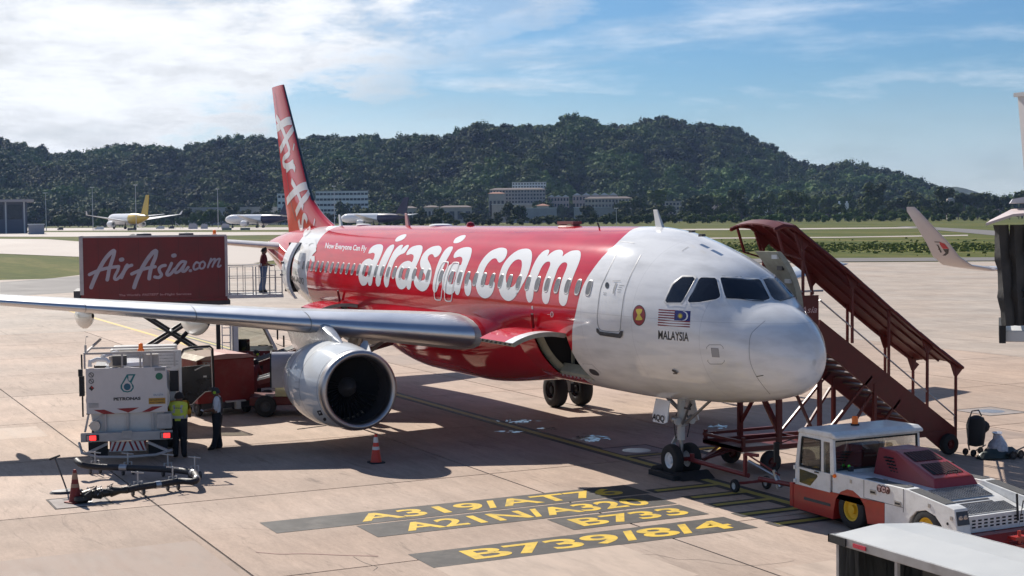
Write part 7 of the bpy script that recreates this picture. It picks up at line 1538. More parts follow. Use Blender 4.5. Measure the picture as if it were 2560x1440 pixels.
kb_('lift_mast', lambda k: (k.bb(xs0-.5, xs0-.3, -4.9, -4.75, .9, 3.1)), M_sci)
for i in range(3): kb_('hanging_hose', lambda k: k.tube([(xs0-.1, -5.0+.15*i, zb0-.1), (xs0-.05, -4.98+.18*i, 2.9), (xs0-.1, -4.8+.2*i, 2.75)], .012, 5), M_black)

pv_ = Vector((-28.42, -4.48, 0)); RR_ = Matrix.Rotation(rad(-12.8), 4, 'Z'); ca.location = pv_ + RR_ @ (Vector(ca.location)-pv_); ca.rotation_euler.z = rad(-12.8)
for i in range(7): kb_('box_seam', lambda k: k.bb(xs0-.001, xs0+.0045, ya0+.7*(i+.9)-.006, ya0+.7*(i+.9)+.006, zb0+.05, zb1-.05), mat('seam_maroon', (.07, .008, .008), .5), bx)
kb_('box_kick_rail', lambda k: k.bb(xs0, xs0+.035, ya0+.15, ya1-.1, zb0+.0, zb0+.10), M_tredv, bx)
# ---------------- fuel dispenser truck
TH = rad(164.2); ft = thing('fuel_truck', 'white fuel truck seen from behind with a green drop emblem and chevron plate', 'fuel truck', (-13.4, -11.3, 0), TH)
def fb(name, fn, m, parent=None, **kw):
    k = MB(); fn(k); return k.build(name, m, parent or ft, **kw)
M_tank = mat('tank_white', (0.60, 0.58, 0.55), 0.4, 0, .07, 2, dirt=.35, dirt_scale=2.2, dirt_col=(.32, .28, .24))
M_frm = mat('frame_offwhite', (0.46, 0.42, 0.39), 0.5, 0, .12, 3, dirt=.4)
# tank body behind the panel (x forward, y left)
fb('tank', lambda k: k.prism([(1.05*math.cos(a), 1.62+.82*math.sin(a)) for a in [2*PI*i/28 for i in range(28)]], .35, 4.8, 'x'), M_tank, smooth=True, angle=50)
fb('tank_end', lambda k: k.prism([(-.78, .62), (.80, .62), (.92, 1.35), (-.92, 1.35)], .08, .32, 'x'), M_tank, bevel=.03)
for y in (-.62, 0, .55): fb('tank_rib', lambda k: k.bb(.02, .08, y-.03, y+.03, .62, 1.3), M_frm)
rp = fb('rear_panel', lambda k: k.bb(-.02, .06, -1.0, 1.0, 1.30, 2.46), mat('panel_white', (0.60, 0.56, 0.54), .4, 0, .05, 3, dirt=.2, dirt_scale=2, dirt_col=(.4, .36, .32)), bevel=.012)
R2_ = lambda u, v: (-.026, 1.0-u*2.0, 2.46-v*1.16)     # panel coordinates: u left to right, v top to bottom
def panel_poly(name, loops, m, off=0.0):
    vs, fs = fill(loops); k = MB(); k.add([(-.026-off, 1.0-v[0]*2.0, 2.46-v[1]*1.16) for v in vs], fs); return k.build(name, m, rp)
Z3 = lambda P: [((p[0]-392)/588, (p[1]-318)/342) for p in P]
M_teal = mat('teal_emblem', (0.01, 0.16, 0.17), .4)
panel_poly('drop_emblem', [Z3([(690,368),(753,368),(748,378),(722,432),(737,455),(737,475),(720,498),(690,505),(660,498),(642,475),(642,450),(660,420),(685,375)]), Z3([(700,378),(735,378),(712,418),(700,415)]), Z3([(690,390),(698,418),(712,430),(724,448),(728,470),(712,490),(690,496),(664,488),(652,468),(655,445),(672,420)])], M_teal)
panel_poly('drop_emblem', [[((690+25*math.cos(2*PI*i/24)-392)/588, (462+26*math.sin(2*PI*i/24)-318)/342) for i in range(24)]], mat('blue_drop', (0.01, .10, .16), .4), .001)
def ptext(s, u0, u1, v, h, m, bold=.03):
    vs, fs = text2d(s, 1, bold); xe = max(q[0] for q in vs); k = MB(); k.add([(-.0275, 1.0-(u0+q[0]/xe*(u1-u0))*2.0, 2.46-v*1.16+q[1]/.73*h) for q in vs], fs); return k.build('panel_letters', m, rp)
ptext('PETRONAS', (588-392)/588, (785-392)/588, (562-318)/342, .075, M_blk, .04)
panel_poly('green_disc', [Z3([(924+27*math.cos(2*PI*i/24), 390+27*math.sin(2*PI*i/24)) for i in range(24)])], mat('green_disc', (0.01, .14, .08), .4)); panel_poly('grey_strip', [Z3([(892,325),(968,325),(968,348),(892,348)])], mat('grey_strip', (.25, .25, .25), .5))
panel_poly('number_plate', [Z3([(876,512),(957,512),(957,540),(876,540)])], M_lgrey); ptext('DU127A', (880-392)/588, (952-392)/588, (536-318)/342, .05, mat('plate_ink', (.12, .15, .25), .5), .02)
panel_poly('warning_plate', [Z3([(844,553),(966,553),(966,598),(844,598)])], mat('ochre_plate', (.45, .24, .02), .5)); ptext('KEEP YOUR DISTANCE', (850-392)/588, (960-392)/588, (572-318)/342, .035, M_blk, .02); ptext('HIGHLY FLAMMABLE', (850-392)/588, (960-392)/588, (592-318)/342, .035, M_blk, .02)
for cy in (365, 412):
    panel_poly('round_sign', [Z3([(432+19*math.cos(2*PI*i/20), cy+19*math.sin(2*PI*i/20)) for i in range(20)]), Z3([(432+14*math.cos(2*PI*i/20), cy+14*math.sin(2*PI*i/20)) for i in range(20)])], M_blk); panel_poly('round_sign', [Z3([(422,cy-8),(426,cy-12),(443,cy+8),(439,cy+11)])], M_blk)
panel_poly('hazard_diamond', [Z3([(432,444),(452,465),(432,486),(412,465)])], M_blk); panel_poly('hazard_diamond', [Z3([(435,448),(447,460),(440,470),(428,458)])], mat('hazard_red', (.4, .02, .02), .5), .001)
M_chev = mat('chevron_red', (.26, .012, .015), .45)
for P in ([(443,628),(520,628),(600,662),(515,662)], [(610,624),(774,620),(693,656)], [(790,656),(850,655),(947,616),(870,616)], ): panel_poly('chevron', [Z3(P)], M_chev)
panel_poly('chevron', [Z3([(390,652),(420,662),(390,662)])], M_blk)
for i in range(4): panel_poly('small_print', [Z3([(408,578+i*9),(480,578+i*9),(480,582+i*9),(408,582+i*9)])], MATS['grey_strip'])
fb('grommet', lambda k: k.lathe([(.04, -.03), (.001, -.035)], (0, 0, 0), 'x', 10), M_blk, rp)
# bumper with lamps
bu = fb('bumper', lambda k: k.bb(-.22, -.10, -1.12, 1.14, .62, .84), M_frm, bevel=.01)
fb('number_recess', lambda k: k.bb(-.235, -.215, -.12, .13, .68, .88), M_frm, bu, bevel=.01)
for y in (-.96, .86):
    la = fb('tail_lamp', lambda k: k.bb(-.25, -.22, y-.17, y+.15, .65, .80), M_black, bu, bevel=.01)
    fb('lamp_lens', lambda k: k.bb(-.262, -.248, y-.10+(.0 if y < 0 else 0), y+.06, .665, .785), M_redlamp, la, bevel=.01); fb('lamp_lens', lambda k: k.bb(-.258, -.248, y+.065, y+.13, .665, .785), mat('pale_lens', (.55, .35, .33), .3), la)
fb('side_rail', lambda k: k.bar((0, .95, 1.3), (0, 1.05, .85), .05), M_frm); fb('side_rail', lambda k: k.bar((0, .62, 1.25), (-.02, .95, 1.0), .04), M_frm)
fb('work_lamp', lambda k: k.lathe([(.001, -.06), (.13, -.06), (.14, .06), (.06, .14), (.001, .15)], (0, .80, 1.0), 'x', 18), M_steel, smooth=True)
# chevron plate below
cp = fb('chevron_plate', lambda k: k.prism([(-.42, .60), (.42, .60), (.46, .34), (-.46, .34)], -.12, -.10, 'x'), M_refl)
for i in range(4):
    for sg in (-1, 1):
        y = sg*(.02+i*.125); fb('stripe', lambda k: k.add([(-.123, y, .59), (-.123, y+sg*.055, .59), (-.123, y+sg*.055-sg*(-.10), .35), (-.123, y+sg*.10, .35)] if False else [(-.123, y, .59), (-.123, y+sg*.05, .59), (-.123, min(.44, max(-.44, y+sg*.15)), .35), (-.123, min(.44, max(-.44, y+sg*.10)), .35)], [(0, 1, 2, 3)]), M_chev, cp)
fb('chassis', lambda k: (k.bb(-.05, 8.3, -.45, -.3, .55, .8), k.bb(-.05, 8.3, .3, .45, .55, .8), k.bb(.3, 4.8, -.9, .9, .8, .95)), M_dgrey)
for x in (2.6, 7.6):
    for y in (-.95, .95): wheel_t(ft, (x, y, .46), .46, .30, M_lgrey)
fb('mudguard', lambda k: (k.bb(.02, .06, -.98, -.5, .22, .58), k.bb(.02, .06, .5, .98, .22, .58)), M_black)
# hose boom rail round the rear
fb('hose_rail', lambda k: (k.tube([(.5, 1.25, .5), (-.15, 1.12, .34), (-.45, .7, .27), (-.5, 0, .25), (-.45, -.7, .27), (-.2, -1.1, .34)], .035, 8), k.bar((-.1, .5, .55), (-.3, 1.0, .34), .06), k.bar((-.1, -.5, .55), (-.3, -1.0, .34), .06)), M_frm, smooth=True)
# top works: rails, pipes, boxes
def topr(k):
    k.bar((.0, 1.02, 2.84), (.0, -1.2, 2.84), .05); k.bar((1.6, 1.02, 2.84), (1.6, -1.2, 2.84), .05); k.bar((0, 1.02, 2.84), (4.6, 1.02, 2.84), .05)
    for y in (1.02, .1, -.35, -.62, -1.2): k.bar((0, y, 2.46), (0, y, 2.84), .045)
fb('top_rail', topr, M_frm); fb('top_box', lambda k: (k.bb(.3, .5, .15, .45, 2.46, 2.72), k.bb(.05, .2, -.8, -.4, 2.46, 2.78)), M_frm); fb('top_hatch', lambda k: k.bb(.15, .3, .0, .35, 2.5, 2.75), M_dgrey)
fb('vent_pipe', lambda k: (k.tube([(.1, .9, 2.5), (.1, .9, 2.62), (.1, .72, 2.68), (.1, .5, 2.66), (.1, .42, 2.58)], .06, 10), k.tube([(.1, .6, 2.75), (.6, .3, 2.8), (1.2, .3, 2.75)], .05, 8)), M_white, smooth=True)
fb('tank_dome', lambda k: k.lathe([(.62, 2.44), (.55, 2.53), (.3, 2.58), (.001, 2.6)], (1.1, 0, 0), 'z', 24), M_white, smooth=True)
fb('top_beacon', lambda k: (k.lathe([(.06, 2.9), (.055, 3.04), (.001, 3.06)], (.3, -.35, 0), 'z', 12), k.lathe([(.09, 2.84), (.08, 2.9)], (.3, -.35, 0), 'z', 12)), M_amber, smooth=True)
fb('antenna', lambda k: (k.tube([(.1, 1.0, 2.84), (.1, 1.0, 3.05)], .03, 6), k.tube([(.1, 1.0, 3.05), (.1, .98, 3.25)], .006, 5), k.lathe([(.03, 3.25), (.03, 3.27)], (.1, .96, 0), 'z', 8)), M_steel)
fb('side_ladder', lambda k: (k.bar((.3, 1.12, 1.2), (.3, 1.12, 2.8), .04), k.box((.2, 1.12, 2.0), (.2, .12, .5)), k.box((.1, 1.14, 2.35), (.1, .1, .18))), M_black)
# right side: signboard and equipment
sb_ = fb('sign_board', lambda k: k.bb(.9, .94, -1.34, -.62, 2.28, 2.80), M_refl, bevel=.005)
for i, (w0, s_) in enumerate(((.62, 'A MINIMUM OF TWO PEOPLE'), (.58, 'ALLOWED ON THIS PLATFORM'), (.50, 'AREA OF FLAMMABLE GAS'), (.70, 'ENSURE PLATFORM HANDRAIL'), (.66, 'ARE RAISED BEFORE REFUELLING'), (.45, 'THANK YOU'))):
    k = MB(); vs, fs = text2d(s_, 1, .01); xe = max(v[0] for v in vs); k.add([(.892, -.68-v[0]/xe*w0*.88, 2.73-i*.08+v[1]*.05) for v in vs], fs); k.build('sign_letters', MATS['grey_strip'], sb_)
fb('side_cabinet', lambda k: (k.bb(.9, 3.2, -1.18, -1.02, 1.15, 2.2), k.bb(.85, .9, -1.34, -1.27, .8, 2.8)), M_tank); fb('side_recess', lambda k: k.bb(.86, .895, -1.26, -1.03, 1.72, 2.26), M_dark)
for i in range(5): fb('valve', lambda k: (k.tube([(.6, -1.15-.03*i, .9+.11*i), (.5, -1.3, .95+.11*i)], .03, 6), k.sphere((.55, -1.25+.04*(i % 2), 1.0+.13*i), .05, 8)), M_steel if i % 2 else M_frm, smooth=True)
fb('meter_bank', lambda k: (k.bb(.0, .5, -1.1, -.72, .86, 1.25)), M_frm, bevel=.02)
# cab with the driver's-side door standing open, black
fb('cab', lambda k: k.prism([(-1.0, .6), (-1.0, 1.5), (-.95, 2.35), (.95, 2.35), (1.0, 1.5), (1.0, .6)], 6.9, 8.4, 'x'), M_vwhite, bevel=.05)
dr_ = fb('cab_door', lambda k: k.prism([(-1.03, .62), (-1.03, 1.60), (-1.12, 1.72), (-1.88, 1.78), (-2.02, 1.62), (-2.04, 1.28), (-2.04, .98), (-1.78, .92), (-1.55, .72), (-1.42, .55), (-1.1, .52)], 7.25, 7.33, 'x'), mat('black_door_paint', (0.015, .015, .017), .3, 0, .1, coat=.5))
fb('window_frame', lambda k: (k.tube([(7.28, -1.03, 1.55), (7.28, -1.06, 2.05), (7.28, -1.18, 2.26), (7.28, -1.4, 2.32), (7.28, -1.95, 2.34), (7.28, -2.04, 2.26), (7.28, -2.06, 1.0)], .035, 8)), M_black, dr_)
fb('window_trim', lambda k: (k.tube([(7.22, -1.06, 1.55), (7.22, -1.09, 2.05), (7.22, -1.2, 2.22), (7.22, -1.4, 2.28), (7.22, -1.92, 2.30), (7.22, -2.0, 2.22), (7.22, -2.02, 1.0)], .014, 6), k.tube([(7.22, -1.05, .56), (7.22, -1.4, .58), (7.22, -1.6, .78), (7.22, -1.8, .95), (7.22, -2.03, .98)], .014, 6)), M_refl, dr_)
fb('door_pull', lambda k: (k.tube([(7.22, -1.5, 1.62), (7.2, -1.75, 1.74), (7.22, -1.95, 1.76)], .02, 6), k.box((7.23, -1.8, 1.42), (.02, .10, .05))), M_lgrey, dr_)
fb('door_glass', lambda k: k.add([(7.28, -1.06, 1.6), (7.28, -1.1, 2.1), (7.28, -1.3, 2.28), (7.28, -1.98, 2.3), (7.28, -2.0, 1.66), (7.28, -1.5, 1.7)], [(0, 1, 2, 3, 4, 5)]), M_glass, dr_)

# ---------------- hose on trolleys, hydrant coupler, lever
hp = [G(*q, .2) for q in ((205, 1140), (235, 1152), (300, 1158), (380, 1160), (440, 1166), (478, 1176))]; hp = [Vector(p) for p in smooth_open([tuple(p) for p in hp], 4)]
h1 = thing('fuel_hose', 'thick black fuel hose looping on small trolleys from the truck to the hydrant', 'hose', tuple(G(350, 1190))); OH = -Vector(h1.location)
def hb_(name, fn, m, parent=None, **kw):
    k = MBs(OH); fn(k); return k.build(name, m, parent or h1, **kw)
hq = [(192, 1128, .42), (205, 1142, .36), (240, 1152, .27), (300, 1155, .25), (380, 1158, .25), (440, 1162, .25), (480, 1168, .25), (492, 1180, .25), (484, 1192, .22), (450, 1192, .2), (400, 1200, .2), (350, 1207, .2), (318, 1214, .2)]
pts_ = smooth_open([tuple(G(q[0], q[1]+q[2]*55, q[2])) for q in hq], 4); hb_('hose', lambda k: k.tube(pts_, .075, 12), mat('hose_black', (0.02, .02, .024), .6, 0, .2, 20, bump=.3), smooth=True)
for i in (12, 24, 29, 40): hb_('hose_clamp', lambda k: k.tube([pts_[i], pts_[i+1]], .088, 12), M_steel)
for px, py in ((238, 1150), (320, 1153), (420, 1156), (487, 1163), (432, 1190), (345, 1203)):
    c_ = G(px, py+14, .2); 
    tr = hb_('trolley', lambda k: (k.tube([(c_.x, c_.y, .1), (c_.x, c_.y, .55)], .018, 6), k.tube([(c_.x, c_.y-.14, .55), (c_.x, c_.y+.14, .50)], .016, 6), k.tube([(c_.x, c_.y-.09, .1), (c_.x, c_.y-.09, .32), (c_.x, c_.y+.09, .32), (c_.x, c_.y+.09, .1)], .018, 6)), mat('trolley_white', (.5, .48, .45), .5))
    for dy in (-.12, .12): hb_('castor', lambda k: k.lathe([(.001, -.03), (.085, -.03), (.095, 0), (.085, .03), (.001, .03)], (c_.x, c_.y+dy, .095), 'y', 14), M_dgrey, tr)
cpl = thing('hydrant_coupler', 'greasy hydrant coupler joined to the hose end beside the worn cone', 'coupler', (*G(265, 1235)[:2], 0)); OK_ = -Vector(cpl.location)
ra, rb = G(205, 1240, .16), G(318, 1224, .2)
k = MBs(OK_); L_c = [ra+(rb-ra)*t for t in (0, .18, .22, .4, .44, .6, .64, .85, 1)]; k.tube(L_c, .1, 12, radii=[.10, .14, .09, .13, .10, .09, .12, .07, .09]); k.build('coupler_body', mat('greasy_metal', (.045, .04, .035), .45, .5, .4, 14, bump=.5), cpl, smooth=True, angle=30)
R3 = random.Random(4)
for i in range(14):
    k = MBs(OK_); p = ra+(rb-ra)*R3.uniform(0, .9); k.tube([p, p+Vector((R3.uniform(-.15, .15), R3.uniform(-.15, .15), R3.uniform(.05, .22))), p+Vector((R3.uniform(-.25, .25), R3.uniform(-.25, .25), R3.uniform(-.02, .15)))], .012, 6); k.build('coupler_cable', M_dgrey if i % 3 else M_steel, cpl)
k = MBs(OK_); k.lathe([(.001, .15), (.16, .15), (.18, .08), (.12, .02)], (ra.x, ra.y, 0), 'z', 16); k.build('hydrant_head', MATS['greasy_metal'], cpl, smooth=True)
lv = thing('lever_bar', 'black T-handled lever bar leaning beside the hydrant coupler', 'lever', (*G(165, 1232)[:2], 0)); OL = -Vector(lv.location)
bt = G(166, 1222, .08); tp = G(143, 1145, 0); tp = Vector((bt.x-.12, bt.y-.22, .80))
k = MBs(OL); k.tube([bt, tp], .018, 8); k.build('bar', M_dgrey, lv, smooth=True); k = MBs(OL); k.tube([tp+Vector((0, -.12, -.03)), tp+Vector((0, .12, .04))], .024, 8); k.build('handle', M_black, lv, smooth=True)
k = MBs(OL); k.lathe([(.001, .07), (.28, .05), (.32, .01), (.001, .01)], (bt.x, bt.y, 0), 'z', 20, sx=.7, sy=1.2); k.build('pit_lid', M_dgrey, lv)

# ---------------- red baggage tractor with roof
tp_ = G(520, 1048); tr_ = thing('baggage_tractor', 'red boxy baggage tractor with a faded roof numbered T38', 'baggage tractor', (-21.6, -6.6, 0), rad(6)); 
def rb_(name, fn, m, parent=None, **kw):
    k = MB(); fn(k); return k.build(name, m, parent or tr_, **kw)
rbx = rb_('body', lambda k: k.bb(-1.4, .35, -.95, .95, .42, 1.78), mat('tractor_red', (.24, .02, .018), .5, 0, .15, 3, dirt=.3, dirt_scale=4, dirt_col=(.35, .15, .12)), bevel=.02)
rb_('roof', lambda k: k.prism([(-1.02, 1.78), (-.7, 1.90), (0, 1.96), (.7, 1.92), (1.02, 1.80)], -1.5, .42, 'x'), mat('faded_roof', (.42, .22, .19), .6, 0, .12, 3, dirt=.3, dirt_col=(.5, .36, .32)), rbx, bevel=.01)
rb_('side_opening', lambda k: k.bb(.348, .362, -.78, -.42, 1.28, 1.55), M_dark, rbx)
k = MB(); vs, fs = text2d('T38', 1, .02); xe = max(v[0] for v in vs); k.add([(.366, -.78+v[0]/xe*.32, 1.62+v[1]*.14) for v in vs], fs); k.build('number_letters', M_truckl, rbx)
rb_('chassis', lambda k: k.bb(-1.3, .3, -.8, .8, .22, .42), M_dgrey); rb_('hitch', lambda k: (k.bb(.35, .55, .25, .4, .2, .45), k.bb(.35, .5, -.05, .6, .42, .46)), M_lgrey)
for x in (-1.0, .0):
    for y in (-.8, .8): wheel_t(tr_, (x, y, .26), .26, .18, M_dgrey)

# ---------------- belt loader behind the engine
bl = thing('belt_loader', 'belt loader with a curved grey cab hood partly hidden behind the engine', 'belt loader', (-20.6, -4.3, 0), rad(70))
def lb(name, fn, m, parent=None, **kw):
    k = MB(); fn(k); return k.build(name, m, parent or bl, **kw)
lb('chassis', lambda k: k.bb(-1.6, 2.2, -.75, .75, .35, .62), M_mar, bevel=.03)
for x in (-1.1, 1.5):
    for y in (-.8, .8): wheel_t(bl, (x, y, .34), .34, .22, M_dgrey)
lb('conveyor', lambda k: k.bar((-1.35, .1, 1.015), (3.4, .1, 2.35), .85, .14), M_mar); lb('belt', lambda k: k.bar((-1.37, .1, 1.095), (3.38, .1, 2.43), .62, .03), M_black)
for y in (-.3, .5): lb('belt_rail', lambda k: k.bar((-1.37, y, 1.12), (3.4, y, 2.46), .05, .06), M_lgrey)
k = MB(); rows = []
for x in (-.9, .55): rows.append([(x+.35*math.sin(rad(a))*0, -.92+.85*(1-math.cos(rad(a)))*.62, .95+1.05*math.sin(rad(a))) for a in range(0, 100, 8)])
k.grid(rows); k.grid([[(p[0], p[1]+.03, p[2]-.03) for p in r_] for r_ in rows]); k.build('cab_hood', mat('hood_grey', (.42, .42, .46), .4, 0, .08, 3, dirt=.3), bl, smooth=True)
lb('hood_frame', lambda k: (k.tube([(-.92, -.92, .95), (-.92, -.86, 1.5), (-.92, -.5, 1.95), (-.92, -.1, 2.0)], .03, 6), k.bar((-.92, -.9, .95), (-.92, -.1, .95), .05), k.bar((-.92, -.88, 1.4), (-.92, -.1, 1.4), .04)), M_black)
lb('seat_box', lambda k: k.bb(-.8, .4, -.8, -.2, .62, .95), mat('cream_box', (.45, .42, .25), .6), bevel=.03)
for a, b in (((-20.9, -1.6, .75), (-17.8, -.4, .6)),):
    pass
# second loader under the rear hold, seen below the belly
b2 = thing('belt_loader', 'dark red belt loader under the belly between the engine and the rear hold', 'belt loader', (-23.5, -2.8, 0), rad(96))
def lb2(name, fn, m, **kw):
    k = MB(); fn(k); return k.build(name, m, b2, **kw)
lb2('chassis', lambda k: k.bb(-3.4, 1.0, -.55, .55, .62, .86), M_mar); lb2('conveyor', lambda k: k.bar((-4.2, 0, .9), (1.2, 0, 2.3), .8, .15), M_mar); lb2('belt', lambda k: k.bar((-4.2, 0, .99), (1.2, 0, 2.39), .6, .03), M_black)
for i in range(4): lb2('lift_arm', lambda k: k.bar((-1.8+.9*i, -.35, .8), (-1.0+.6*i, -.35, 1.5), .08), M_dgrey)
lb2('jack', lambda k: (k.bb(1.0, 1.15, -.1, .1, .1, .8), k.bb(.9, 1.25, -.15, .15, .02, .08)), M_dgrey)
for x in (-2.8, .4):
    for y in (-.55, .55): wheel_t(b2, (x, y, .33), .33, .2, M_dgrey)

# ---------------- second airliner, mostly outside the frame: wing tip, winglet and fin
A2 = thing('neighbouring_airliner', 'white airliner at far right showing only its curved winglet and tail fin', 'airliner', (4, 37, 0))
M_w2 = mat('second_plane_white', (.52, .50, .50), .35, 0, .05, 1, coat=.3)
k = MB(); rows = []
for i in range(30):
    s = 39.5*i/29; r_ = 1.9*min(1, math.sqrt(max(0, s)/6+.0001))*(1 if s < 26 else max(.12, 1-((s-26)/13.5)**1.4*.9)); rows.append([(-s, r_*math.cos(2*PI*j/24), 3.6+(r_*math.sin(2*PI*j/24))+(1.9-r_)*(.55 if s > 20 else -.2)) for j in range(25)])
k.v = []; k.grid([[(p[0]+6, p[1]+4.5, p[2]) for p in r_] for r_ in rows]); k.build('fuselage', M_w2, A2, smooth=True)
w0, w1, w2 = DP(2300, 517, 52), DP(2412, 672, 52), DP(2485, 672, 52)
off = Vector((4, 37, 0)); tipx = w1.x-4; 
k = MB(); rows = []
sec = [(-12.0, -2.0, 2.6, 7.0, .5), (-15.5, -8, 3.2, 3.8, .3), (tipx+1.2-1.5, w2.y-37+3.0, w2.z-.12, 1.9, .14), (tipx+.55, w2.y-37, w2.z-.02, 1.65, .10), (tipx+.35, w1.y-37+.9, w1.z-.02, 1.6, .10), (tipx+.12, w1.y-37+.25, w1.z+.10, 1.5, .09), (tipx-.1, w1.y-37-.15, w1.z+.42, 1.35, .08), (tipx-.35, w1.y-37-.40, w1.z+.9, 1.15, .07), (w0.x-4-.05, w0.y-37, w0.z-.15, .62, .04), (w0.x-4-.25, w0.y-37-.02, w0.z, .42, .02)]
for n_, (x, y, zz, ch, th) in enumerate(sec):
    up, lo = airfoil(10, .1); a = [0, 0, .05, .1, .35, .75, 1.1, 1.25, 1.32, 1.32][n_]
    rows.append([(x-p[0]*ch, y+p[1]*ch*math.sin(a)*1.0, zz+p[1]*ch*math.cos(a)) for p in lo[::-1]] + [(x-p[0]*ch, y+p[1]*ch*math.sin(a), zz+p[1]*ch*math.cos(a)) for p in up[1:]])
k.grid(rows); wg = k.build('wing', M_w2, A2, smooth=True, angle=50); 
bw = BVHTree.FromPolygons([v.co+off for v in wg.data.vertices], [tuple(p.vertices) for p in wg.data.polygons])
def wdec(name, L, m, o=.008):
    vs, fs = fill([L], 3); P = [on_skin(v[0], v[1], o, bw) for v in vs]
    if any(p is None for p in P): return
    k = MBs(-off); k.add(P, fs); k.build(name, m, wg)
ZW = lambda P: [(1900+p[0]/3.879, 440+p[1]/3.879) for p in P]
wdec('winglet_emblem', ZW([(1740,636),(1790,655),(1832,705),(1775,705),(1748,668)]), mat('emblem_bright_red', (.5, .01, .03), .4)); wdec('winglet_emblem', ZW([(1775,708),(1832,708),(1828,750),(1800,772),(1770,770),(1800,745)]), M_blk)
for L in (ZW([(1690,634),(1742,636),(1746,644),(1695,642)]), ZW([(1706,664),(1730,668),(1765,740),(1750,742),(1722,676)]), ZW([(1725,705),(1745,708),(1748,716),(1730,712)])): wdec('winglet_emblem', L, M_blk)
f0, f1 = DP(2522, 237, 79.5), DP(2562, 455, 79.5)
k = MB(); dx = 0.0
rel = lambda p: (p.x-4, p.y-37, p.z)
F0, F1 = rel(f0), rel(f1); cx_ = 2.1
q = []
for (x, y, zz, ch) in ((F1[0]+0, F1[1], F1[2]-2.2, 5.4), (F1[0], F1[1], F1[2], 4.6), (F0[0], F1[1], F0[2], 2.2)):
    up, lo = airfoil(8, .09); q.append([(x+(1-p[0])*ch, y+p[1]*ch, zz) for p in up[::-1]] + [(x+(1-p[0])*ch, y-p[1]*ch, zz) for p in up[1:]])
q[0] = [(p[0]-(F0[0]-F1[0])*.55, p[1], p[2]) for p in q[0]]
k.grid(q); k.add(q[-1], [tuple(range(len(q[-1])))]); k.build('tail_fin', M_w2, A2, smooth=True, angle=50)
k = MB(); k.bb(F0[0]-.15, F0[0]+2.5, F1[1]-.14, F1[1]+.14, F0[2]-.10, F0[2]+.12); k.build('fin_cap', M_lgrey, A2)
k = MB(); zz = F0[2]-3.0; k.bb(F0[0]+1.0, F0[0]+2.2, F1[1]-.2, F1[1]-.19, zz, zz+.12); k.build('fin_mark', MATS['emblem_bright_red'], A2)

# ---------------- boarding bridge end at the right edge
bd = 30.0; B0 = DP(2480, 560, bd); rdir = Vector((math.sin(YAW), -math.cos(YAW), 0)); fdir = Vector((math.cos(YAW), math.sin(YAW), 0))
bb_ = thing('boarding_bridge', 'grey pleated bellows end of a boarding bridge cut off by the right edge', 'boarding bridge', (B0.x, B0.y, 0), az(2480)-PI/2); 
zt_, zl_ = B0.z-.0, DP(2490, 812, bd).z
R5 = random.Random(9)
M_bel = mat('bellows_fabric', (.055, .052, .048), .8, 0, .25, 3, bump=.4, bscale=10, dirt=.4, dirt_col=(.12, .11, .10))
for i in range(6):      # pleats, each a fold of cloth
    x0 = .02+i*.30; k = MB(); rows = []
    for j in range(15):
        v = j/14; zz = zt_-.02-(zt_-zl_+.0)*v; w_ = .04*math.sin(j*1.1+i)+.02*math.sin(j*2.3+i*2); taper = .16*max(0, v-.0)*(1 if i == 0 else .7) if i < 2 else .08*v
        rows.append([(x0+taper+w_*.5, .0+.12*i+w_, zz), (x0+taper+.10, -.12+.12*i+w_*1.3, zz), (x0+taper+.22, -.02+.12*i-w_, zz), (x0+taper+.30, .14+.12*i, zz), (x0+taper+.30, 1.6, zz)] + [])
    k.grid(rows); k.build('bellows_fold', M_bel, bb_, smooth=True, angle=60)
k = MB(); k.bb(.9, 4.6, .35, 2.6, zl_-.1, zt_); k.build('tunnel_wall', M_bel, bb_)
k = MB(); rows = [[(-.12, -.35, zt_+.02), (.4, -.42, zt_+.20), (2.2, -.4, zt_+.32), (4.6, -.2, zt_+.34)], [(-.05, .6, zt_+.06), (.4, .5, zt_+.30), (2.2, .5, zt_+.42), (4.6, .6, zt_+.44)], [(-.05, 2.2, zt_+.06), (.4, 2.2, zt_+.30), (2.2, 2.2, zt_+.42), (4.6, 2.2, zt_+.44)]]
k.grid(rows); k.grid([[(p[0], p[1], p[2]-.05) for p in r_] for r_ in rows]); k.grid([rows[0], [(p[0], p[1], p[2]-.05) for p in rows[0]]]); k.build('canopy_hood', mat('hood_pale', (.50, .42, .41), .5, 0, .08, 3, dirt=.2), bb_, smooth=True, angle=30)
k = MB(); k.prism([(.35, zt_+.42), (.4, zt_+.50), (1.0, zt_+.62), (4.6, zt_+.74), (4.6, zt_+.42)], .3, 2.6, 'y'); k.build('roof', mat('bridge_roof', (.50, .50, .52), .4), bb_)
k = MB(); k.bb(.20, 4.6, .1, 2.4, zl_-.36, zl_-.12); k.build('floor_beam', M_lgrey, bb_, bevel=.03)
k = MB(); k.bb(.15, .28, .0, 2.4, zl_-.38, zl_-.02); k.build('bumper', M_black, bb_)
for x in (.62, .78):
    k = MB(); k.lathe([(.06, -.02), (.085, -.01), (.085, .02), (.06, .03), (.06, -.02)], (x-.05, -.16+.25, zl_+.62), 'y', 18); k.build('hose_ring', M_black, bb_, smooth=True)
k = MB(); k.tube([(.66, .02, zl_+.5), (.64, .0, zl_+.0)], .03, 8); k.build('cable', M_black, bb_)
k = MB(); k.tube([(3.2, 1.4, 0), (3.2, 1.4, zl_-.3)], .35, 16); k.bb(2.4, 4.0, .6, 2.2, 0, .4); k.build('support_column', M_lgrey, bb_)
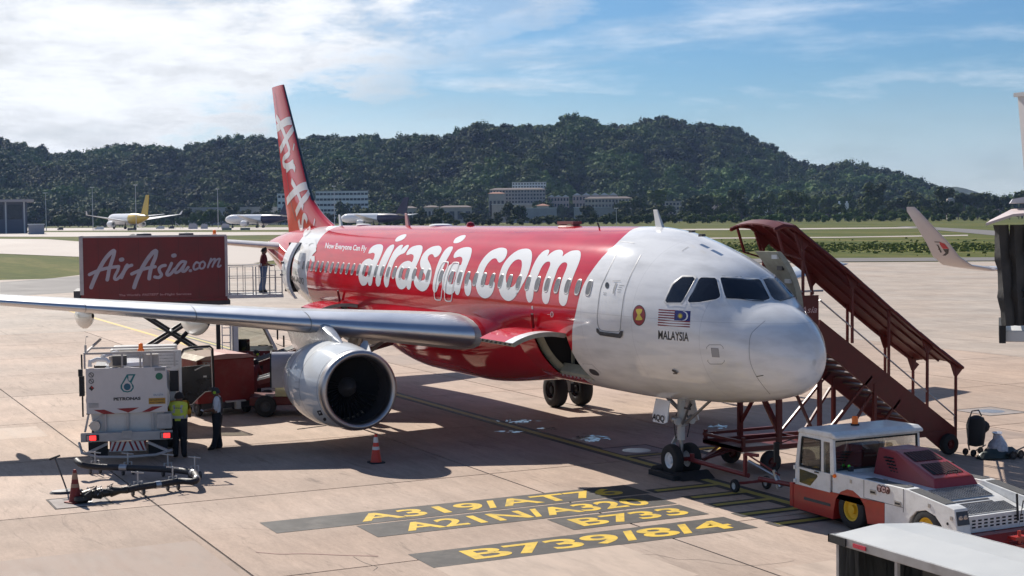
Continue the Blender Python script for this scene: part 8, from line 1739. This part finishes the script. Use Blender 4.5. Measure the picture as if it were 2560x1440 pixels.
# ================================================================== people
def person(label, loc, face, J, mats_, h=1.72, hair='hair', muffs=None, vest=None, extra=None, vest_len=(.98, 1.47), vw=.215):
    """J: joint overrides in metres for a 1.72 m figure facing +x, left is +y. mats_: skin, top, trousers, shoes"""
    D = dict(pel=(0, 0, .94), sp=(.01, 0, 1.08), ch=(.0, 0, 1.28), nk=(0, 0, 1.46), hd=(.02, 0, 1.60), tp=(.01, 0, 1.68),
             shL=(0, .17, 1.41), shR=(0, -.17, 1.41), elL=(-.02, .24, 1.13), elR=(-.02, -.24, 1.13), wrL=(.08, .25, .90), wrR=(.08, -.25, .90), haL=(.10, .25, .82), haR=(.10, -.25, .82),
             hpL=(0, .09, .90), hpR=(0, -.09, .90), knL=(.02, .10, .50), knR=(.02, -.10, .50), anL=(-.02, .11, .10), anR=(-.02, -.11, .10), toL=(.15, .12, .035), toR=(.15, -.12, .035), heL=(-.05, .11, .04), heR=(-.05, -.11, .04))
    D.update(J); R_s = dict(pel=(.155, .125), sp=(.145, .11), ch=(.17, .125), nk=(.058, .06), hd=(.088, .105), tp=(.06, .07), shL=(.07, .07), shR=(.07, .07), elL=(.046, .046), elR=(.046, .046), wrL=(.031, .026), wrR=(.031, .026), haL=(.042, .018), haR=(.042, .018),
        hpL=(.098, .1), hpR=(.098, .1), knL=(.066, .066), knR=(.066, .066), anL=(.044, .046), anR=(.044, .046), toL=(.04, .028), toR=(.04, .028), heL=(.04, .035), heR=(.04, .035))
    E_s = [('pel', 'sp'), ('sp', 'ch'), ('ch', 'nk'), ('nk', 'hd'), ('hd', 'tp')] + [(a+s, b+s) for s in 'LR' for a, b in (('sh', 'el'), ('el', 'wr'), ('wr', 'ha'), ('hp', 'kn'), ('kn', 'an'), ('an', 'to'), ('an', 'he'))] + [('ch', 'shL'), ('ch', 'shR'), ('pel', 'hpL'), ('pel', 'hpR')]
    names = ['pel']+[n_ for n_ in D if n_ != 'pel']; vs = [Vector(D[n_]) for n_ in names]; ix = {n_: i for i, n_ in enumerate(names)}; es = [(ix[a], ix[b]) for a, b in E_s]; rs = [R_s[n_] for n_ in names]
    # fingers and thumb on each hand
    for s in 'LR':
        w, hnd = Vector(D['wr'+s]), Vector(D['ha'+s]); d = (hnd-w).normalized(); side = d.cross(Vector((0, 0, 1))); side = side.normalized() if side.length > .1 else Vector((1, 0, 0)); cu = side.cross(d).normalized()
        for i, (o, L_f) in enumerate(((-.030, .062), (-.010, .072), (.010, .068), (.030, .052))):
            a = hnd+side*o+d*.02; b = a+d*L_f*.5-cu*.006; c = b+d*L_f*.4-cu*.022; n0 = len(vs); vs += [a, b, c]; rs += [(.010, .010), (.009, .009), (.007, .007)]; es += [(ix['ha'+s], n0), (n0, n0+1), (n0+1, n0+2)]
        a = hnd-side*.045-d*.02; b = a-side*.022+d*.035; n0 = len(vs); vs += [a, b]; rs += [(.011, .011), (.008, .008)]; es += [(ix['ha'+s], n0), (n0, n0+1)]
    hd = Vector(D['hd']); n0 = len(vs); vs += [hd+Vector((.105, 0, -.012))]; rs += [(.014, .016)]; es += [(ix['hd'], n0)]
    me = bpy.data.meshes.new('sk'); me.from_pydata(vs, es, []); o = bpy.data.objects.new('sk', me); COL.objects.link(o)
    md = o.modifiers.new('s', 'SKIN'); me.skin_vertices.new() if not me.skin_vertices else None
    for i, r_ in enumerate(rs): q_r = 1.5 if i < len(names) and names[i][:2] in ('hp', 'kn', 'sh', 'el', 'pe', 'sp', 'ch', 'an') else 1.22; me.skin_vertices[0].data[i].radius = (r_[0]*q_r, r_[1]*q_r)
    me.skin_vertices[0].data[0].use_root = True
    sb = o.modifiers.new('b', 'SUBSURF'); sb.levels = 2; sb.render_levels = 2
    dg = bpy.context.evaluated_depsgraph_get(); dg.update(); body = bpy.data.meshes.new_from_object(o.evaluated_get(dg)); bpy.data.objects.remove(o); body.name = 'body'
    seg = {('pel', 'sp'): 2, ('sp', 'ch'): 1, ('ch', 'nk'): 1, ('nk', 'hd'): 0, ('hd', 'tp'): 0, ('ch', 'shL'): 1, ('ch', 'shR'): 1, ('pel', 'hpL'): 2, ('pel', 'hpR'): 2}
    for s in 'LR': seg[('sh'+s, 'el'+s)] = 1; seg[('el'+s, 'wr'+s)] = mats_[4] if len(mats_) > 4 else 0; seg[('wr'+s, 'ha'+s)] = 0; seg[('hp'+s, 'kn'+s)] = 2; seg[('kn'+s, 'an'+s)] = 2; seg[('an'+s, 'to'+s)] = 3; seg[('an'+s, 'he'+s)] = 3
    sg = [(Vector(D[a]), Vector(D[b]), m_, (a, b)) for (a, b), m_ in seg.items()]; fname = []
    for p in body.polygons:
        c = p.center; best = (9, 0, None)
        for a, b, m_, nm in sg:
            ab = b-a; t = max(0, min(1, (c-a).dot(ab)/max(1e-6, ab.length_squared))); q = (a+ab*t-c).length
            if nm[0] in ('pel', 'sp', 'ch') : q -= .06
            if q < best[0]: best = (q, m_, nm)
        if best[2] == ('ch', 'nk') and c.z > 1.445: best = (0, 0, best[2])
        if best[2] == ('pel', 'sp') and c.z > 1.0: best = (0, 1, best[2])
        p.material_index = best[1]; p.use_smooth = True; fname.append(best[2])
    for m_ in mats_[:4]: body.materials.append(m_)
    k_ = h/1.72; t = thing('person', label, 'person', loc, face); t.scale = (k_, k_, k_)
    bo = bpy.data.objects.new('body', body); COL.objects.link(bo); bo.parent = t
    for y in (-.032, .032):
        k = MB(); k.sphere(hd+Vector((.086, y, .012)), .011, 8); k.build('eye', M_blk, t, smooth=True)
        k = MB(); k.sphere(hd+Vector((0, y*2.85, -.008)), .022, 8, (.8, .35, 1.3)); k.build('ear', mats_[0], t, smooth=True)
    k = MB(); k.bb(hd.x+.083, hd.x+.092, -.022, .022, hd.z-.062, hd.z-.055); k.build('mouth', mat('lip', (.09, .03, .025), .6), t)
    if hair:
        k = MB(); hm = mat('dark_hair', (.012, .010, .010), .8, 0, .2, 30, bump=.5)
        pr2 = [(.001, .125), (.05, .118), (.085, .085), (.103, .035), (.104, -.01), (.098, -.03)]; k.lathe(pr2, (0, 0, 0), 'z', 20); k.v = [(v[0]*1.08-.014-(.0 if v[2] > .03 else .02), v[1]*.98, v[2]+(.0 if v[0] < .05 else .03)) for v in k.v]
        if hair == 'cap': k.prism([(.06, -.08), (.17, -.05), (.18, 0), (.17, .05), (.06, .08)], .035, .048, 'z')
        k.v = [(v[0]+hd.x, v[1]+hd.y, v[2]+hd.z) for v in k.v]; k.build('cap' if hair == 'cap' else 'hair', hm if hair != 'cap' else mat('grey_cap', (.04, .04, .045), .8), t, smooth=True)
    if muffs:
        for y in (-1, 1):
            k = MB(); k.lathe([(.001, y*.125), (.034, y*.122), (.042, y*.10), (.038, y*.085)], (hd.x, 0, hd.z-.005), 'y', 16); k.build('ear_defender', muffs, t, smooth=True)
        k = MB(); k.tube([(hd.x-.0, .118*math.cos(a), hd.z+.125*math.sin(a)) for a in [PI*i/12 for i in range(13)]], .008, 6); k.build('headband', M_blk, t, smooth=True)
    if vest:
        vm, bm_ = vest; kv = {}; k = MB(); kb2 = MB(); nv = [v.co.copy() for v in body.vertices]
        nn = [v.normal.copy() for v in body.vertices]
        for p, nm in zip(body.polygons, fname):
            if nm is None: continue
            c = p.center
            if nm in (('pel', 'sp'), ('sp', 'ch'), ('ch', 'nk'), ('ch', 'shL'), ('ch', 'shR')) and vest_len[0] < c.z < vest_len[1] and abs(c.y) < vw*1.15:
                bands = (1.06 < c.z < 1.115) or (c.z > 1.16 and .065 < abs(c.y) < .105)
                (kb2 if bands else k).add([nv[i]+nn[i]*(.016 if not bands else .018) for i in p.vertices], [tuple(range(len(p.vertices)))])
        if k.v: ve = k.build('vest', vm, t, smooth=True, merge=1e-4, angle=60)
        if kb2.v: kb2.build('reflective_band', bm_, ve, smooth=True, merge=1e-4, angle=60)
    if extra: extra(t)
    return t
M_shw = mat('white_shirt', (.62, .62, .64), .8, 0, .08, 8, bump=.3); M_shy = mat('orange_yellow_shirt', (.60, .30, .02), .8, 0, .1, 8, bump=.3); M_shm = mat('maroon_shirt', (.13, .012, .014), .8, 0, .15, 8, bump=.3); M_shoe = mat('black_shoes', (.01, .01, .01), .4)
M_grnm = mat('lime_ear_cups', (.42, .68, .02), .4); M_vb = mat('vest_band_grey', (.42, .42, .42), .4); M_vblk = mat('black_vest', (.03, .03, .035), .8); M_vy = mat('pale_band_yellow', (.55, .6, .15), .6); M_overall = mat('maroon_overalls', (.13, .015, .018), .8, 0, .15, 8, bump=.3)
def clip(t):
    k = MB(); k.box((.36, -.06, 1.06), (.20, .16, .012), Matrix.Rotation(rad(-25), 3, 'Y')); k.build('clipboard', M_white, t)
def g2(px, py): p = G(px, py); return (p.x, p.y, 0)
cam_face = lambda p: math.atan2(CAM_LOC.y-p[1], CAM_LOC.x-p[0])
p = g2(545, 1125); fc0 = cam_face(p)
person('person in a white shirt, dark trousers and lime ear defenders, reading a clipboard', p, fc0-rad(98), dict(hd=(.05, 0, 1.59), tp=(.05, 0, 1.67), elR=(.0, -.23, 1.13), wrR=(.25, -.12, 1.08), haR=(.32, -.08, 1.08), elL=(0, .23, 1.13), wrL=(.24, .10, 1.08), haL=(.31, .04, 1.07), anL=(.10, .11, .10), toL=(.27, .13, .035), heL=(.07, .11, .04), anR=(-.06, -.10, .10), toR=(.11, -.12, .035), heR=(-.09, -.10, .04)), [M_skin, M_shw, M_trou, M_shoe], 1.70, 'cap', M_grnm, (M_vblk, M_vy), clip, (.98, 1.44), .125)
p = g2(450, 1146); p = (p[0], p[1], 0)
def band(t):
    k = MB(); vs, fs = text2d('PETRONAS', 1, .02); xe = max(v[0] for v in vs); k.add([(-.155, .10-v[0]/xe*.20, 1.30+v[1]*.05) for v in vs], fs); k.build('vest_letters', mat('blue_ink', (.03, .05, .2), .6), t)
person('person in a yellow shirt and lime vest working at the rear of the fuel truck', p, fc0+rad(168), dict(hd=(.06, 0, 1.58), tp=(.06, 0, 1.66), elR=(.10, -.24, 1.18), wrR=(.28, -.20, 1.05), haR=(.35, -.19, 1.04), elL=(.12, .26, 1.20), wrL=(.34, .28, 1.10), haL=(.41, .28, 1.09)), [M_skin, M_shy, M_trou, M_shoe], 1.74, 'hair', M_blk, (M_cloth_yel, M_vb), band)
# worker on the catering platform
person('person in a maroon shirt and jeans standing on the raised platform at the rear door', (-28.95, -2.95, 3.42), rad(78), dict(hd=(.05, 0, 1.60), elR=(.05, -.24, 1.15), wrR=(.25, -.16, 1.05), haR=(.33, -.14, 1.05), elL=(.05, .24, 1.15), wrL=(.26, .12, 1.05), haL=(.33, .10, 1.05), anR=(-.16, -.10, .10), toR=(.01, -.12, .035), heR=(-.19, -.1, .04), knR=(-.04, -.1, .5)), [M_skin, M_shm, M_jeans, M_shoe], 1.70, 'hair', None, (M_shm, M_refl))
# ground handlers between the tractor and the loader
person('person in maroon overalls bending beside the red baggage tractor, back to the camera', g2(628, 1022), fc0+rad(150), dict(ch=(.12, 0, 1.24), nk=(.24, 0, 1.38), hd=(.34, 0, 1.47), tp=(.37, 0, 1.54), shL=(.18, .17, 1.34), shR=(.18, -.17, 1.34), elL=(.32, .22, 1.10), elR=(.32, -.22, 1.10), wrL=(.45, .20, .92), wrR=(.45, -.20, .92), haL=(.50, .19, .85), haR=(.50, -.19, .85)), [M_skin, M_overall, M_overall, M_shoe, 1], 1.72, 'hair', M_blk)
q_ = g2(628, 1022)
person('person in dark vest and lime ear defenders standing behind the red tractor', (q_[0]-1.8, q_[1]+.75, 0), fc0+rad(-60), dict(elR=(.02, -.23, 1.14), wrR=(.24, -.15, 1.05), haR=(.31, -.14, 1.05)), [M_skin, M_trou, M_trou, M_shoe, 1], 1.74, 'hair', M_grnm, (M_vblk, M_vy))
